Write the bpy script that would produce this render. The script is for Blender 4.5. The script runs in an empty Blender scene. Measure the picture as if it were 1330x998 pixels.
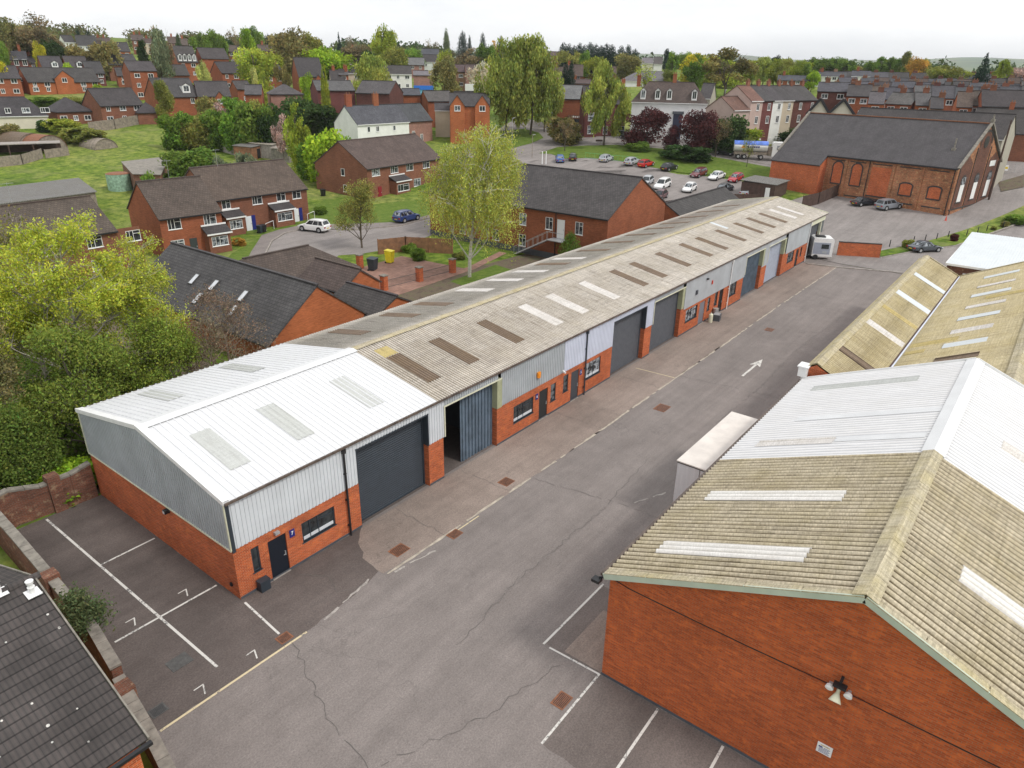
# Aerial view over a small industrial estate with a town behind
import bpy, bmesh, math, random
import numpy as np
from mathutils import Vector, Matrix
PI = math.pi; R = math.radians
random.seed(7)
scene = bpy.context.scene
C = scene.collection

# ---------------------------------------------------------------- camera geometry
F = 913.587
HD = R(37.446); PT = R(24.177); RL = R(-1.0)
CAM = np.array([-12.303, -24.458, 21.855])
_fw = np.array([math.cos(HD), math.sin(HD), 0]); _rt = np.array([math.sin(HD), -math.cos(HD), 0]); _z = np.array([0, 0, 1.0])
fwd = _fw*math.cos(PT)-_z*math.sin(PT); upv = _fw*math.sin(PT)+_z*math.cos(PT)
r2 = math.cos(RL)*_rt-math.sin(RL)*upv; u2 = math.sin(RL)*_rt+math.cos(RL)*upv
def ray(x, y): return fwd+r2*(x-665)/F-u2*(y-499)/F
def G(x, y, z=0.0):
    d = ray(x, y); return Vector(CAM+d*(z-CAM[2])/d[2])
def hT_arr(x, y):
    dx = x-CAM[0]; dy = y-CAM[1]; D = np.hypot(dx, dy)
    az = np.degrees(np.arctan2(dx*_rt[0]+dy*_rt[1], dx*_fw[0]+dy*_fw[1]))
    t = np.clip((az+35)/70, 0, 1)
    st = 118+12*np.clip((az-5)/15, 0, 1); sl = .088+.030*np.clip((az-2)/10, 0, 1)
    Cc = np.where(t < .5, 60-34*np.minimum(1, t/.5), 26-5*np.minimum(1, np.maximum(0, t-.5)/.3))
    e = D-st
    r = sl*np.where(e < -20, 0, np.where(e > 20, e, (e+20)**2/80))
    h = Cc*np.tanh(r/Cc)
    # far valley and distant ridge
    f1 = np.clip((D-650)/900, 0, 1); f1 = f1*f1*(3-2*f1)
    h = h*(1-f1)-15*f1
    f2 = np.clip((D-2600)/4400, 0, 1); f2 = f2*f2*(3-2*f2)
    a = np.radians(az)
    ridge = 160+14*np.sin(a*9+1)+9*np.sin(a*23+2)+6*np.sin(a*51)
    h = h+f2*ridge
    return h
def hT(x, y): return float(hT_arr(np.array(float(x)), np.array(float(y))))
def T(px, py, dz=0.0):
    """point on the terrain seen at a photo position"""
    d = ray(px, py); t = 5.0; prev = t
    while t < 3000:
        p = CAM+d*t
        if p[2] < hT(p[0], p[1])+dz:
            a, b = prev, t
            for _ in range(26):
                m = (a+b)/2; q = CAM+d*m
                if q[2] < hT(q[0], q[1])+dz: b = m
                else: a = m
            return Vector(CAM+d*b)
        prev = t; t *= 1.015
    return Vector(CAM+d*t)
def at(px, py, D):
    """point at a horizontal distance D from the viewpoint in a direction"""
    d = ray(px, py); return Vector(CAM+d*(D/math.hypot(d[0], d[1])))
def ppm(px, py, D):
    p = at(px, py, D); return F/float((np.array(p)-CAM) @ fwd)
def proj(p):
    q = np.array(p, float)-CAM; c = q @ fwd; return 665+F*(q @ r2)/c, 499-F*(q @ u2)/c
def vplane(px, py, p0, n):
    d = Vector(ray(px, py)); c = Vector(CAM); n = Vector(n)
    return c+d*((Vector(p0)-c).dot(n)/d.dot(n))

# ---------------------------------------------------------------- naming
def tag(o, label=None, cat=None, group=None, kind=None):
    if label: o['label'] = label
    if cat: o['category'] = cat
    if group: o['group'] = group
    if kind: o['kind'] = kind
    return o
def empty(name, label, cat, loc=(0, 0, 0), rz=0.0, group=None):
    o = bpy.data.objects.new(name, None); C.objects.link(o)
    o.location = loc; o.rotation_euler = (0, 0, rz); o.empty_display_size = .3
    return tag(o, label, cat, group)
def copy_part(o, parent):
    c = o.copy(); C.objects.link(c); c.parent = parent
    for ch in list(o.children): copy_part(ch, c)
    return c
def copy_tree(o, loc, rz, label, group=None, color=None):
    c = o.copy(); C.objects.link(c); c.location = loc; c.rotation_euler = (0, 0, rz); c['label'] = label
    if group: c['group'] = group
    for ch in list(o.children): copy_part(ch, c)
    return c
def inst(name, me, parent=None, loc=(0, 0, 0), rz=0.0, color=None, mat=None):
    o = bpy.data.objects.new(name, me); C.objects.link(o)
    if parent: o.parent = parent
    o.location = loc; o.rotation_euler = (0, 0, rz)
    if color: o.color = (*color, 1)
    return o

# ---------------------------------------------------------------- materials
def newmat(name):
    m = bpy.data.materials.new(name); m.use_nodes = True
    nt = m.node_tree; nt.nodes.clear()
    out = nt.nodes.new('ShaderNodeOutputMaterial'); b = nt.nodes.new('ShaderNodeBsdfPrincipled')
    nt.links.new(b.outputs[0], out.inputs[0])
    return m, nt, b
def N(nt, typ, **kw):
    n = nt.nodes.new(typ)
    for k, v in kw.items(): setattr(n, k, v)
    return n
def L(nt, a, b): nt.links.new(a, b)
def noise(nt, vec, scale, detail=4, rough=.6, dist=0.0, dim='3D'):
    n = N(nt, 'ShaderNodeTexNoise'); n.inputs['Scale'].default_value = scale; n.inputs['Detail'].default_value = detail
    n.inputs['Roughness'].default_value = rough; n.inputs['Distortion'].default_value = dist
    if vec is not None: L(nt, vec, n.inputs['Vector'])
    return n.outputs['Fac']
def ramp(nt, fac, stops):
    n = N(nt, 'ShaderNodeValToRGB'); cr = n.color_ramp
    while len(cr.elements) < len(stops): cr.elements.new(.5)
    for e, (p, c) in zip(cr.elements, stops):
        e.position = p; e.color = (*c, 1) if len(c) == 3 else c
    L(nt, fac, n.inputs[0]); return n.outputs[0]
def mix(nt, fac, a, b, mode='MIX'):
    n = N(nt, 'ShaderNodeMix', data_type='RGBA', blend_type=mode)
    for inp, v in ((n.inputs[0], fac), (n.inputs[6], a), (n.inputs[7], b)):
        if isinstance(v, (int, float)): inp.default_value = v
        elif isinstance(v, tuple): inp.default_value = (*v, 1)
        else: L(nt, v, inp)
    return n.outputs[2]
def mathn(nt, op, a, b=None):
    n = N(nt, 'ShaderNodeMath', operation=op)
    for i, v in enumerate((a, b)):
        if v is None: continue
        if isinstance(v, (int, float)): n.inputs[i].default_value = v
        else: L(nt, v, n.inputs[i])
    return n.outputs[0]
def coords(nt, kind='Object'):
    return N(nt, 'ShaderNodeTexCoord').outputs[kind]
def mapped(nt, vec, sc):
    n = N(nt, 'ShaderNodeMapping'); n.inputs['Scale'].default_value = sc; L(nt, vec, n.inputs['Vector']); return n.outputs[0]
def bump(nt, b, h, strength=.4, dist=.02):
    n = N(nt, 'ShaderNodeBump'); n.inputs['Strength'].default_value = strength; n.inputs['Distance'].default_value = dist
    L(nt, h, n.inputs['Height']); L(nt, n.outputs[0], b.inputs['Normal'])
def plain(name, col, rough=.6, metal=0.0, var=.12, spec=.5, nscale=3.0):
    m, nt, b = newmat(name)
    f = noise(nt, coords(nt), nscale, 4)
    lo = tuple(c*(1-var) for c in col); hi = tuple(min(1, c*(1+var)) for c in col)
    L(nt, ramp(nt, f, [(.3, lo), (.7, hi)]), b.inputs['Base Color'])
    b.inputs['Roughness'].default_value = rough; b.inputs['Metallic'].default_value = metal
    b.inputs['Specular IOR Level'].default_value = spec
    return m
def brick(name, c1, c2, mort, usecol=False, stain=.25, ratio=(.225, .075), mortar=.012, bumpy=.5, patches=None):
    m, nt, b = newmat(name)
    uv = coords(nt, 'UV')
    t = N(nt, 'ShaderNodeTexBrick'); L(nt, uv, t.inputs['Vector'])
    t.inputs['Scale'].default_value = 1; t.inputs['Brick Width'].default_value = ratio[0]; t.inputs['Row Height'].default_value = ratio[1]
    t.inputs['Mortar Size'].default_value = mortar; t.inputs['Mortar Smooth'].default_value = .3; t.inputs['Bias'].default_value = 0
    t.inputs['Color1'].default_value = (*c1, 1); t.inputs['Color2'].default_value = (*c2, 1); t.inputs['Mortar'].default_value = (*mort, 1)
    col = t.outputs['Color']
    if usecol:
        oi = N(nt, 'ShaderNodeObjectInfo')
        col = mix(nt, 1.0, col, oi.outputs['Color'], 'MULTIPLY')
    obj = coords(nt)
    s = noise(nt, obj, .35, 5, .65)
    k = ramp(nt, s, [(.3, (1-stain,)*3), (.7, (1+stain*.35,)*3)])
    col = mix(nt, 1.0, col, k, 'MULTIPLY')
    s4 = noise(nt, mapped(nt, uv, (.9, 13, 1)), 1.0, 3, .75)
    col = mix(nt, 1.0, col, ramp(nt, s4, [(.32, (.80,)*3), (.5, (1.0,)*3), (.7, (1.12,)*3)]), 'MULTIPLY')
    s2 = noise(nt, mapped(nt, uv, (.6, 4, 1)), 1.6, 4, .7)
    col = mix(nt, 1.0, col, ramp(nt, s2, [(.25, (1-stain*.9,)*3), (.75, (1+stain*.5,)*3)]), 'MULTIPLY')
    if patches:
        s3 = noise(nt, uv, 2.2, 3, .7)
        col = mix(nt, mathn(nt, 'MULTIPLY', ramp(nt, s3, [(.55, (0, 0, 0)), (.7, (1, 1, 1))]), .6), col, patches)
    L(nt, col, b.inputs['Base Color']); b.inputs['Roughness'].default_value = .85; b.inputs['Specular IOR Level'].default_value = .25
    bump(nt, b, t.outputs['Fac'], -bumpy, .01)
    return m
def tiles(name, c1, c2, gap, usecol=False, w=.33, h=.3, spots=False, stain=.3, near=False):
    m, nt, b = newmat(name)
    uv = coords(nt, 'UV')
    t = N(nt, 'ShaderNodeTexBrick'); L(nt, uv, t.inputs['Vector'])
    t.offset = 0 if near else .5
    t.inputs['Scale'].default_value = 1; t.inputs['Brick Width'].default_value = w; t.inputs['Row Height'].default_value = h
    t.inputs['Mortar Size'].default_value = .006 if near else .02; t.inputs['Mortar Smooth'].default_value = .4; t.inputs['Bias'].default_value = 0
    t.inputs['Color1'].default_value = (*c1, 1); t.inputs['Color2'].default_value = (*c2, 1); t.inputs['Mortar'].default_value = (*gap, 1)
    col = t.outputs['Color']
    if usecol:
        oi = N(nt, 'ShaderNodeObjectInfo'); col = mix(nt, 1.0, col, oi.outputs['Color'], 'MULTIPLY')
    s = noise(nt, coords(nt), .5, 6, .7)
    col = mix(nt, 1.0, col, ramp(nt, s, [(.3, (1-stain,)*3), (.72, (1+stain*.5,)*3)]), 'MULTIPLY')
    if spots:
        v = N(nt, 'ShaderNodeTexVoronoi'); v.inputs['Scale'].default_value = 2.3; L(nt, coords(nt), v.inputs['Vector'])
        w1 = noise(nt, coords(nt), 1.1, 2)
        f = mathn(nt, 'LESS_THAN', mathn(nt, 'ADD', v.outputs['Distance'], mathn(nt, 'MULTIPLY', w1, .16)), .155)
        col = mix(nt, f, col, (.5, .5, .47))
    sep = N(nt, 'ShaderNodeSeparateXYZ'); L(nt, uv, sep.inputs[0])
    saw = mathn(nt, 'FRACT', mathn(nt, 'DIVIDE', sep.outputs[1], h))
    if near:   # interlocking tiles: roll shading and course shadow lines painted into the colour
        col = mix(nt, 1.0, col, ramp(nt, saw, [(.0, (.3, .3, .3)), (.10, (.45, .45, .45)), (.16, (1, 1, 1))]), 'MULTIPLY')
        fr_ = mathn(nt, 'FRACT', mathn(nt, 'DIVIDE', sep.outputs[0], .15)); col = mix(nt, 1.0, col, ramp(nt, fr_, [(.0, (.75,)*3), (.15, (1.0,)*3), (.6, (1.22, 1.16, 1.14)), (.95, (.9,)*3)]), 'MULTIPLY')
    L(nt, col, b.inputs['Base Color']); b.inputs['Roughness'].default_value = .8; b.inputs['Specular IOR Level'].default_value = .3
    bump(nt, b, mathn(nt, 'SUBTRACT', 1.0, saw), .55, .035)
    return m
def weathered_sheet(name, base, dark, moss, streak=.5, lap=True, rough=.9, pitch=0, trough=(.42, .37, .30), tw=.30):
    """fibre cement sheets: streaks run down the slope (v)"""
    m, nt, b = newmat(name)
    uv = coords(nt, 'UV'); ob = coords(nt)
    a = noise(nt, mapped(nt, uv, (5.0, .35, 1)), 1.5, 6, .75)
    c = ramp(nt, a, [(.28, dark), (.5, base), (.75, tuple(min(1, x*1.15) for x in base))])
    a2 = noise(nt, mapped(nt, uv, (.35, 9.0, 1)), 1.2, 5, .7)
    c = mix(nt, 1.0, c, ramp(nt, a2, [(.3, (1-streak*.5,)*3), (.7, (1+streak*.2,)*3)]), 'MULTIPLY')
    a3 = noise(nt, ob, .6, 5, .7)
    c = mix(nt, mathn(nt, 'MULTIPLY', ramp(nt, a3, [(.45, (0, 0, 0)), (.75, (1, 1, 1))]), .55), c, moss)
    a4 = noise(nt, mapped(nt, ob, (14, 14, 14)), 1.0, 3, .8); gr = .5*min(1, streak*1.6)
    c = mix(nt, 1.0, c, ramp(nt, a4, [(.3, (1-.56*gr,)*3), (.7, (1+.3*gr,)*3)]), 'MULTIPLY')
    sheet = N(nt, 'ShaderNodeTexBrick'); L(nt, uv, sheet.inputs['Vector']); sheet.offset = 0
    sheet.inputs['Scale'].default_value = 1; sheet.inputs['Brick Width'].default_value = 1.05; sheet.inputs['Row Height'].default_value = 1.55
    sheet.inputs['Mortar Size'].default_value = .010; sheet.inputs['Color1'].default_value = (1, 1, 1, 1); sheet.inputs['Color2'].default_value = (.93, .92, .90, 1); sheet.inputs['Mortar'].default_value = (.76, .73, .68, 1)
    if lap: c = mix(nt, 1.0, c, sheet.outputs['Color'], 'MULTIPLY')
    if pitch:   # darker troughs and paler crests, broken up along the run
        sp = N(nt, 'ShaderNodeSeparateXYZ'); L(nt, uv, sp.inputs[0])
        wv = mathn(nt, 'SINE', mathn(nt, 'MULTIPLY', sp.outputs[0], 2*PI/pitch))
        wv = mathn(nt, 'ADD', wv, mathn(nt, 'MULTIPLY', mathn(nt, 'SUBTRACT', noise(nt, mapped(nt, uv, (3, .5, 1)), 1.5, 4, .7), .5), .7))
        c = mix(nt, 1.0, c, ramp(nt, mathn(nt, 'ADD', mathn(nt, 'MULTIPLY', wv, .5), .5), [(.15, trough), (tw+.10, (.96, .95, .93)), (.95, (1.08, 1.07, 1.05))]), 'MULTIPLY')
    L(nt, c, b.inputs['Base Color']); b.inputs['Roughness'].default_value = rough; b.inputs['Specular IOR Level'].default_value = .2
    bump(nt, b, a4, .25, .01)
    return m

M = {}
M['brick_orange'] = brick('brick_orange', (.60, .115, .028), (.38, .064, .018), (.50, .27, .16), stain=.25, mortar=.010, patches=(.66, .20, .06))
M['brick_rust'] = brick('brick_rust', (.60, .125, .028), (.38, .070, .018), (.34, .15, .08), stain=.20, mortar=.012, patches=(.64, .16, .04))
M['brick_old'] = brick('brick_old', (.30, .10, .055), (.19, .07, .045), (.22, .17, .13), stain=.5, patches=(.42, .32, .2))
M['brick_church'] = brick('brick_church', (.55, .17, .065), (.27, .10, .05), (.42, .31, .2), stain=.45, ratio=(.24, .085), patches=(.6, .42, .2))
M['brick_church_dark'] = brick('brick_church_dark', (.22, .075, .045), (.12, .05, .035), (.14, .10, .08), stain=.4)
M['brick_blue'] = brick('brick_blue', (.075, .065, .065), (.05, .045, .045), (.09, .08, .07), stain=.3)
M['brick_house'] = brick('brick_house', (1.0, 1.0, 1.0), (.72, .72, .72), (.9, 1.25, 1.5), usecol=True, stain=.25)
M['render'] = None
def objcol(name, rough=.8, var=.12, spec=.3, sc=.6):
    m, nt, b = newmat(name); oi = N(nt, 'ShaderNodeObjectInfo')
    f = noise(nt, coords(nt), sc, 5, .7)
    c = mix(nt, 1.0, oi.outputs['Color'], ramp(nt, f, [(.3, (1-var,)*3), (.7, (1+var*.4,)*3)]), 'MULTIPLY')
    L(nt, c, b.inputs['Base Color']); b.inputs['Roughness'].default_value = rough; b.inputs['Specular IOR Level'].default_value = spec
    return m
M['render'] = objcol('render_wall')
M['paint'] = objcol('painted_surface', .5, .08)
M['tile_house'] = tiles('roof_tiles_grey', (1, 1, 1), (.72, .72, .74), (.35, .35, .36), usecol=True)
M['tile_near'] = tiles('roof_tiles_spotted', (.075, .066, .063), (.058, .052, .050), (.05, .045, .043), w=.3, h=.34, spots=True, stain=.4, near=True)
M['slate'] = tiles('slate_roof', (.098, .090, .094), (.078, .071, .074), (.05, .05, .052), w=.28, h=.22, stain=.25)
M['asbestos'] = weathered_sheet('weathered_cement_sheet', (.60, .56, .51), (.30, .27, .235), (.46, .42, .35), .8, pitch=.2)
M['asbestos_mossy'] = weathered_sheet('mossy_cement_sheet', (.55, .485, .365), (.24, .20, .14), (.40, .34, .19), .75, pitch=.3, trough=(.30, .27, .22), tw=.33)
M['light_bright'] = weathered_sheet('bright_rooflight', (.74, .725, .70), (.62, .58, .53), (.70, .67, .62), .3, lap=False, pitch=.3, trough=(.74, .72, .70), tw=.35, rough=.45)
M['sheet_grey'] = weathered_sheet('grey_cement_sheet', (.25, .25, .25), (.15, .15, .15), (.2, .19, .16), .5, pitch=.2)
M['white_sheet'] = weathered_sheet('white_painted_sheet', (.69, .69, .70), (.63, .63, .64), (.66, .65, .64), .06, lap=False, pitch=.3, trough=(.66, .66, .69), tw=.4, rough=.6)
M['roof_white2'] = weathered_sheet('white_steel_profiled', (.655, .66, .67), (.62, .625, .64), (.64, .64, .64), .06, lap=False, pitch=0, rough=.5)
M['asbestos_cream'] = weathered_sheet('cream_cement_sheet', (.52, .455, .30), (.32, .265, .16), (.42, .35, .17), .6, pitch=.25)
M['ridge_lichen'] = weathered_sheet('lichen_ridge', (.52, .46, .33), (.22, .18, .12), (.44, .36, .13), .8, lap=False)
M['roof_white'] = plain('white_steel_sheet', (.60, .635, .65), .45, var=.05, nscale=.8)
M['ridge_white'] = plain('white_ridge_flashing', (.66, .665, .67), .5, var=.06, nscale=.8)
M['light_dirty'] = weathered_sheet('dirty_rooflight', (.52, .53, .51), (.40, .40, .38), (.46, .47, .43), .3, lap=False, rough=.4)
M['light_white'] = weathered_sheet('white_rooflight', (.72, .69, .66), (.52, .48, .43), (.66, .62, .57), .5, rough=.45)
M['light_brown'] = weathered_sheet('brown_rooflight', (.22, .165, .125), (.11, .08, .055), (.24, .17, .10), .5, rough=.6, pitch=.2)
M['light_yellow'] = weathered_sheet('yellow_rooflight', (.56, .46, .22), (.3, .24, .1), (.5, .4, .15), .5)
M['clad_grey'] = plain('grey_steel_cladding', (.40, .43, .45), .5, var=.12, nscale=.7)
M['clad_light'] = plain('pale_steel_cladding', (.60, .63, .66), .5, var=.08, nscale=.7)
M['clad_blue'] = plain('blue_white_cladding', (.60, .64, .74), .5, var=.06, nscale=.7)
M['cream_trim'] = plain('cream_trim', (.66, .66, .5), .55, var=.12)
M['green_trim'] = plain('sage_trim', (.36, .38, .24), .55, var=.12)
M['mint_trim'] = plain('pale_green_bargeboard', (.47, .53, .43), .55, var=.1, nscale=1)
M['slate_paint'] = plain('dark_slate_paint', (.030, .040, .052), .5, var=.12)
M['slate_paint2'] = plain('grey_slate_paint', (.075, .082, .095), .55, var=.15)
M['shutter_pale'] = plain('pale_shutter_paint', (.32, .35, .42), .55, var=.12)
M['shutter_blue'] = plain('blue_grey_shutter', (.105, .145, .19), .6, var=.3, nscale=1.3)
M['black'] = plain('black_plastic', (.014, .014, .016), .5)
M['gutter'] = plain('brown_gutter', (.10, .075, .06), .6, var=.4)
M['white'] = plain('white_paint', (.78, .78, .77), .5, var=.06)
M['concrete'] = plain('plain_concrete', (.30, .27, .24), .9, var=.3, nscale=2)
M['rust'] = plain('rusty_iron', (.22, .09, .045), .8, var=.4, nscale=6)
M['iron'] = plain('grey_iron', (.08, .078, .075), .7, var=.3, nscale=6)
M['steel'] = plain('galvanised_steel', (.42, .43, .44), .45, .4, var=.15)
M['timber'] = plain('timber_fence', (.24, .115, .06), .85, var=.35, nscale=2)
M['timber_dark'] = plain('dark_timber', (.075, .045, .035), .85, var=.3, nscale=2)
M['timber_grey'] = plain('grey_timber', (.25, .21, .17), .9, var=.35, nscale=2)
M['stone'] = plain('weathered_stone', (.22, .2, .17), .9, var=.35, nscale=2.5)
M['sign_blue'] = plain('blue_sign', (.012, .02, .17), .4)
M['orange'] = plain('orange_plastic', (.75, .27, .02), .5)
M['red'] = plain('red_plastic', (.6, .06, .03), .5)
M['yellow'] = plain('yellow_plastic', (.75, .62, .02), .5)
M['tyre'] = plain('tyre_rubber', (.016, .016, .017), .8)
M['plate_y'] = plain('yellow_plate', (.7, .5, .03), .5)
M['lamp_red'] = plain('red_lamp', (.35, .01, .01), .25)
M['lamp_clear'] = plain('clear_lamp', (.6, .62, .65), .15)
M['curtain'] = plain('curtain_glass', (.34, .36, .38), .3, var=.5, nscale=4)
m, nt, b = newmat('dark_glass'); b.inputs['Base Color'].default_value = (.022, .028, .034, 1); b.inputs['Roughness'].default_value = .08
f = noise(nt, coords(nt), 2.2, 3); oi = N(nt, 'ShaderNodeObjectInfo'); fr_ = mathn(nt, 'MULTIPLY', ramp(nt, oi.outputs['Random'], [(.45, (0, 0, 0)), (.9, (1, 1, 1))]), ramp(nt, f, [(.45, (0, 0, 0)), (.55, (1, 1, 1))])); L(nt, mix(nt, fr_, ramp(nt, f, [(.35, (.012, .015, .018)), (.7, (.06, .07, .075))]), (.34, .37, .40)), b.inputs['Base Color'])  # pale grey-blue reflections and curtains painted into the colour of some panes
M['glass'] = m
m, nt, b = newmat('car_paint'); oi = N(nt, 'ShaderNodeObjectInfo'); L(nt, oi.outputs['Color'], b.inputs['Base Color'])
b.inputs['Roughness'].default_value = .32; b.inputs['Coat Weight'].default_value = .6; b.inputs['Coat Roughness'].default_value = .08
M['car'] = m

def asphalt(name, base, var, crack=True, tint=(1, 1, 1), wet=0):
    m, nt, b = newmat(name); ob = coords(nt)
    a = noise(nt, ob, .09, 6, .62, .4)
    c = ramp(nt, a, [(.3, tuple(base*(1-var)*t for t in tint)), (.5, tuple(base*t for t in tint)), (.72, tuple(base*(1+var*.8)*t for t in tint))])
    a2 = noise(nt, ob, .9, 6, .7)
    c = mix(nt, 1.0, c, ramp(nt, a2, [(.3, (.89, .88, .87)), (.7, (1.08, 1.07, 1.06))]), 'MULTIPLY')
    a3 = noise(nt, ob, 14, 4, .85)
    c = mix(nt, 1.0, c, ramp(nt, a3, [(.3, (.66,)*3), (.5, (1.0,)*3), (.7, (1.34,)*3)]), 'MULTIPLY')
    a7 = noise(nt, mapped(nt, ob, (.05, 2.6, 1)), 1.0, 4, .7, .3)
    c = mix(nt, 1.0, c, ramp(nt, a7, [(.34, (.93,)*3), (.5, (1.0,)*3), (.66, (1.05,)*3)]), 'MULTIPLY')
    a6 = noise(nt, mapped(nt, ob, (.12, .9, 1)), .8, 4, .6)
    c = mix(nt, 1.0, c, ramp(nt, a6, [(.35, (.9,)*3), (.65, (1.07,)*3)]), 'MULTIPLY')
    if crack:
        v = N(nt, 'ShaderNodeTexVoronoi', feature='DISTANCE_TO_EDGE'); v.inputs['Scale'].default_value = .16
        wv = mix(nt, .12, ob, N(nt, 'ShaderNodeTexNoise').outputs['Color'])
        nn = nt.nodes[-1]
        d = N(nt, 'ShaderNodeTexNoise'); d.inputs['Scale'].default_value = .7; d.inputs['Detail'].default_value = 5; L(nt, ob, d.inputs['Vector'])
        vm = N(nt, 'ShaderNodeVectorMath', operation='MULTIPLY_ADD'); L(nt, d.outputs['Color'], vm.inputs[0]); vm.inputs[1].default_value = (5, 5, 0); L(nt, ob, vm.inputs[2])
        L(nt, vm.outputs[0], v.inputs['Vector'])
        k = mathn(nt, 'LESS_THAN', v.outputs['Distance'], .0045)
        gate = ramp(nt, noise(nt, ob, .11, 2), [(.5, (0, 0, 0)), (.56, (1, 1, 1))])
        c = mix(nt, mathn(nt, 'MULTIPLY', mathn(nt, 'MULTIPLY', k, gate), .22), c, (.07, .066, .062))
    # dark oil blots and pale scuffs
    a4 = noise(nt, ob, .55, 3, .5, 1.0)
    c = mix(nt, mathn(nt, 'MULTIPLY', ramp(nt, a4, [(.62, (0, 0, 0)), (.74, (1, 1, 1))]), .22), c, tuple(base*.5*t for t in tint))
    a5 = noise(nt, mapped(nt, ob, (1, .5, 1)), .8, 6, .8, .6)
    c = mix(nt, mathn(nt, 'MULTIPLY', ramp(nt, a5, [(.62, (0, 0, 0)), (.80, (1, 1, 1))]), .28), c, tuple(min(1, base*1.9)*t for t in tint))
    L(nt, c, b.inputs['Base Color']); b.inputs['Roughness'].default_value = .88; b.inputs['Specular IOR Level'].default_value = .25
    bump(nt, b, a3, .3, .006)
    return m
M['asphalt'] = asphalt('worn_asphalt', .196, .13, tint=(1.085, .96, .905))
M['asphalt_dark'] = asphalt('dark_asphalt', .105, .42, tint=(1.14, .95, .88))
M['asphalt_mid'] = asphalt('mid_asphalt', .145, .25, tint=(1.12, .955, .885))
M['road'] = asphalt('road_asphalt', .235, .14, crack=False, tint=(1.06, .965, .92))
M['apron'] = asphalt('pink_concrete', .225, .30, crack=True, tint=(1.12, .91, .79))
M['paving'] = brick('pink_paving', (.38, .22, .17), (.30, .17, .13), (.2, .15, .12), stain=.3, ratio=(.4, .4))
# road marking paint with wear
def worn_paint(name, col, thr):
    m, nt, b = newmat(name); ob = coords(nt)
    f = mathn(nt, 'ADD', mathn(nt, 'MULTIPLY', noise(nt, ob, 9, 5, .8), .6), mathn(nt, 'MULTIPLY', noise(nt, ob, 1.3, 3), .4))
    c = ramp(nt, f, [(thr, (.16, .155, .15)), (thr+.05, col)])
    L(nt, c, b.inputs['Base Color']); b.inputs['Roughness'].default_value = .8
    return m
M['line_white'] = worn_paint('worn_white_paint', (.62, .60, .56), .42)
M['line_yellow'] = worn_paint('worn_yellow_paint', (.62, .52, .33), .40)
# grass and terrain
m, nt, b = newmat('grass_ground'); ob = coords(nt)
g1 = noise(nt, ob, .05, 5, .6); g2 = noise(nt, ob, .8, 6, .75); g3 = noise(nt, ob, .004, 5, .6, .5)
c = ramp(nt, g1, [(.3, (.08, .14, .02)), (.5, (.13, .195, .03)), (.7, (.22, .245, .075))])
c = mix(nt, 1.0, c, ramp(nt, g2, [(.30, (.30, .36, .30)), (.5, (.95, .95, .9)), (.70, (1.9, 1.5, 1.5))]), 'MULTIPLY')
g4 = noise(nt, ob, .22, 4, .6)
c = mix(nt, mathn(nt, 'MULTIPLY', ramp(nt, g4, [(.52, (0, 0, 0)), (.68, (1, 1, 1))]), .5), c, (.22, .22, .09))
vo = N(nt, 'ShaderNodeTexVoronoi'); vo.inputs['Scale'].default_value = .0035; L(nt, ob, vo.inputs['Vector'])
farc = ramp(nt, vo.outputs['Color'], [(.1, (.07, .12, .05)), (.4, (.13, .17, .06)), (.6, (.05, .09, .04)), (.9, (.24, .22, .13))])
cam_d = N(nt, 'ShaderNodeVectorMath', operation='LENGTH'); L(nt, ob, cam_d.inputs[0])
ff = ramp(nt, mathn(nt, 'DIVIDE', cam_d.outputs['Value'], 2000.0), [(.3, (0, 0, 0)), (.5, (1, 1, 1))])
c = mix(nt, ff, c, farc)
L(nt, c, b.inputs['Base Color']); b.inputs['Roughness'].default_value = .95; b.inputs['Specular IOR Level'].default_value = .1
bump(nt, b, g2, .6, .15)
M['grass'] = m
m, nt, b = newmat('lawn'); ob = coords(nt)
g = noise(nt, ob, 1.2, 6, .75)
L(nt, ramp(nt, g, [(.3, (.07, .115, .02)), (.5, (.105, .16, .027)), (.72, (.17, .20, .05))]), b.inputs['Base Color']); b.inputs['Roughness'].default_value = .95; b.inputs['Specular IOR Level'].default_value = .1
bump(nt, b, g, .5, .08); M['lawn'] = m
m, nt, b = newmat('soil'); ob = coords(nt)
g = noise(nt, ob, 1.0, 6, .8)
L(nt, ramp(nt, g, [(.3, (.05, .038, .025)), (.5, (.13, .095, .065)), (.7, (.08, .12, .03))]), b.inputs['Base Color']); b.inputs['Roughness'].default_value = .95
bump(nt, b, g, .7, .1); M['soil'] = m
# foliage: colour comes from the object, varied clump by clump through the mesh attribute
def leafmat(name, trans=.35):
    m, nt, b = newmat(name)
    nt.nodes.remove(b)
    out = [n for n in nt.nodes if n.type == 'OUTPUT_MATERIAL'][0]
    oi = N(nt, 'ShaderNodeObjectInfo'); at_ = N(nt, 'ShaderNodeAttribute'); at_.attribute_name = 'tint'
    c = mix(nt, 1.0, oi.outputs['Color'], at_.outputs['Color'], 'MULTIPLY')
    d = N(nt, 'ShaderNodeBsdfDiffuse'); t = N(nt, 'ShaderNodeBsdfTranslucent'); mx = N(nt, 'ShaderNodeMixShader'); mx.inputs[0].default_value = trans
    L(nt, c, d.inputs[0]); L(nt, c, t.inputs[0]); L(nt, d.outputs[0], mx.inputs[1]); L(nt, t.outputs[0], mx.inputs[2]); L(nt, mx.outputs[0], out.inputs[0])
    return m
M['leaf'] = leafmat('leaves')
M['bark'] = objcol('bark', .9, .4, .2, 5)

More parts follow.
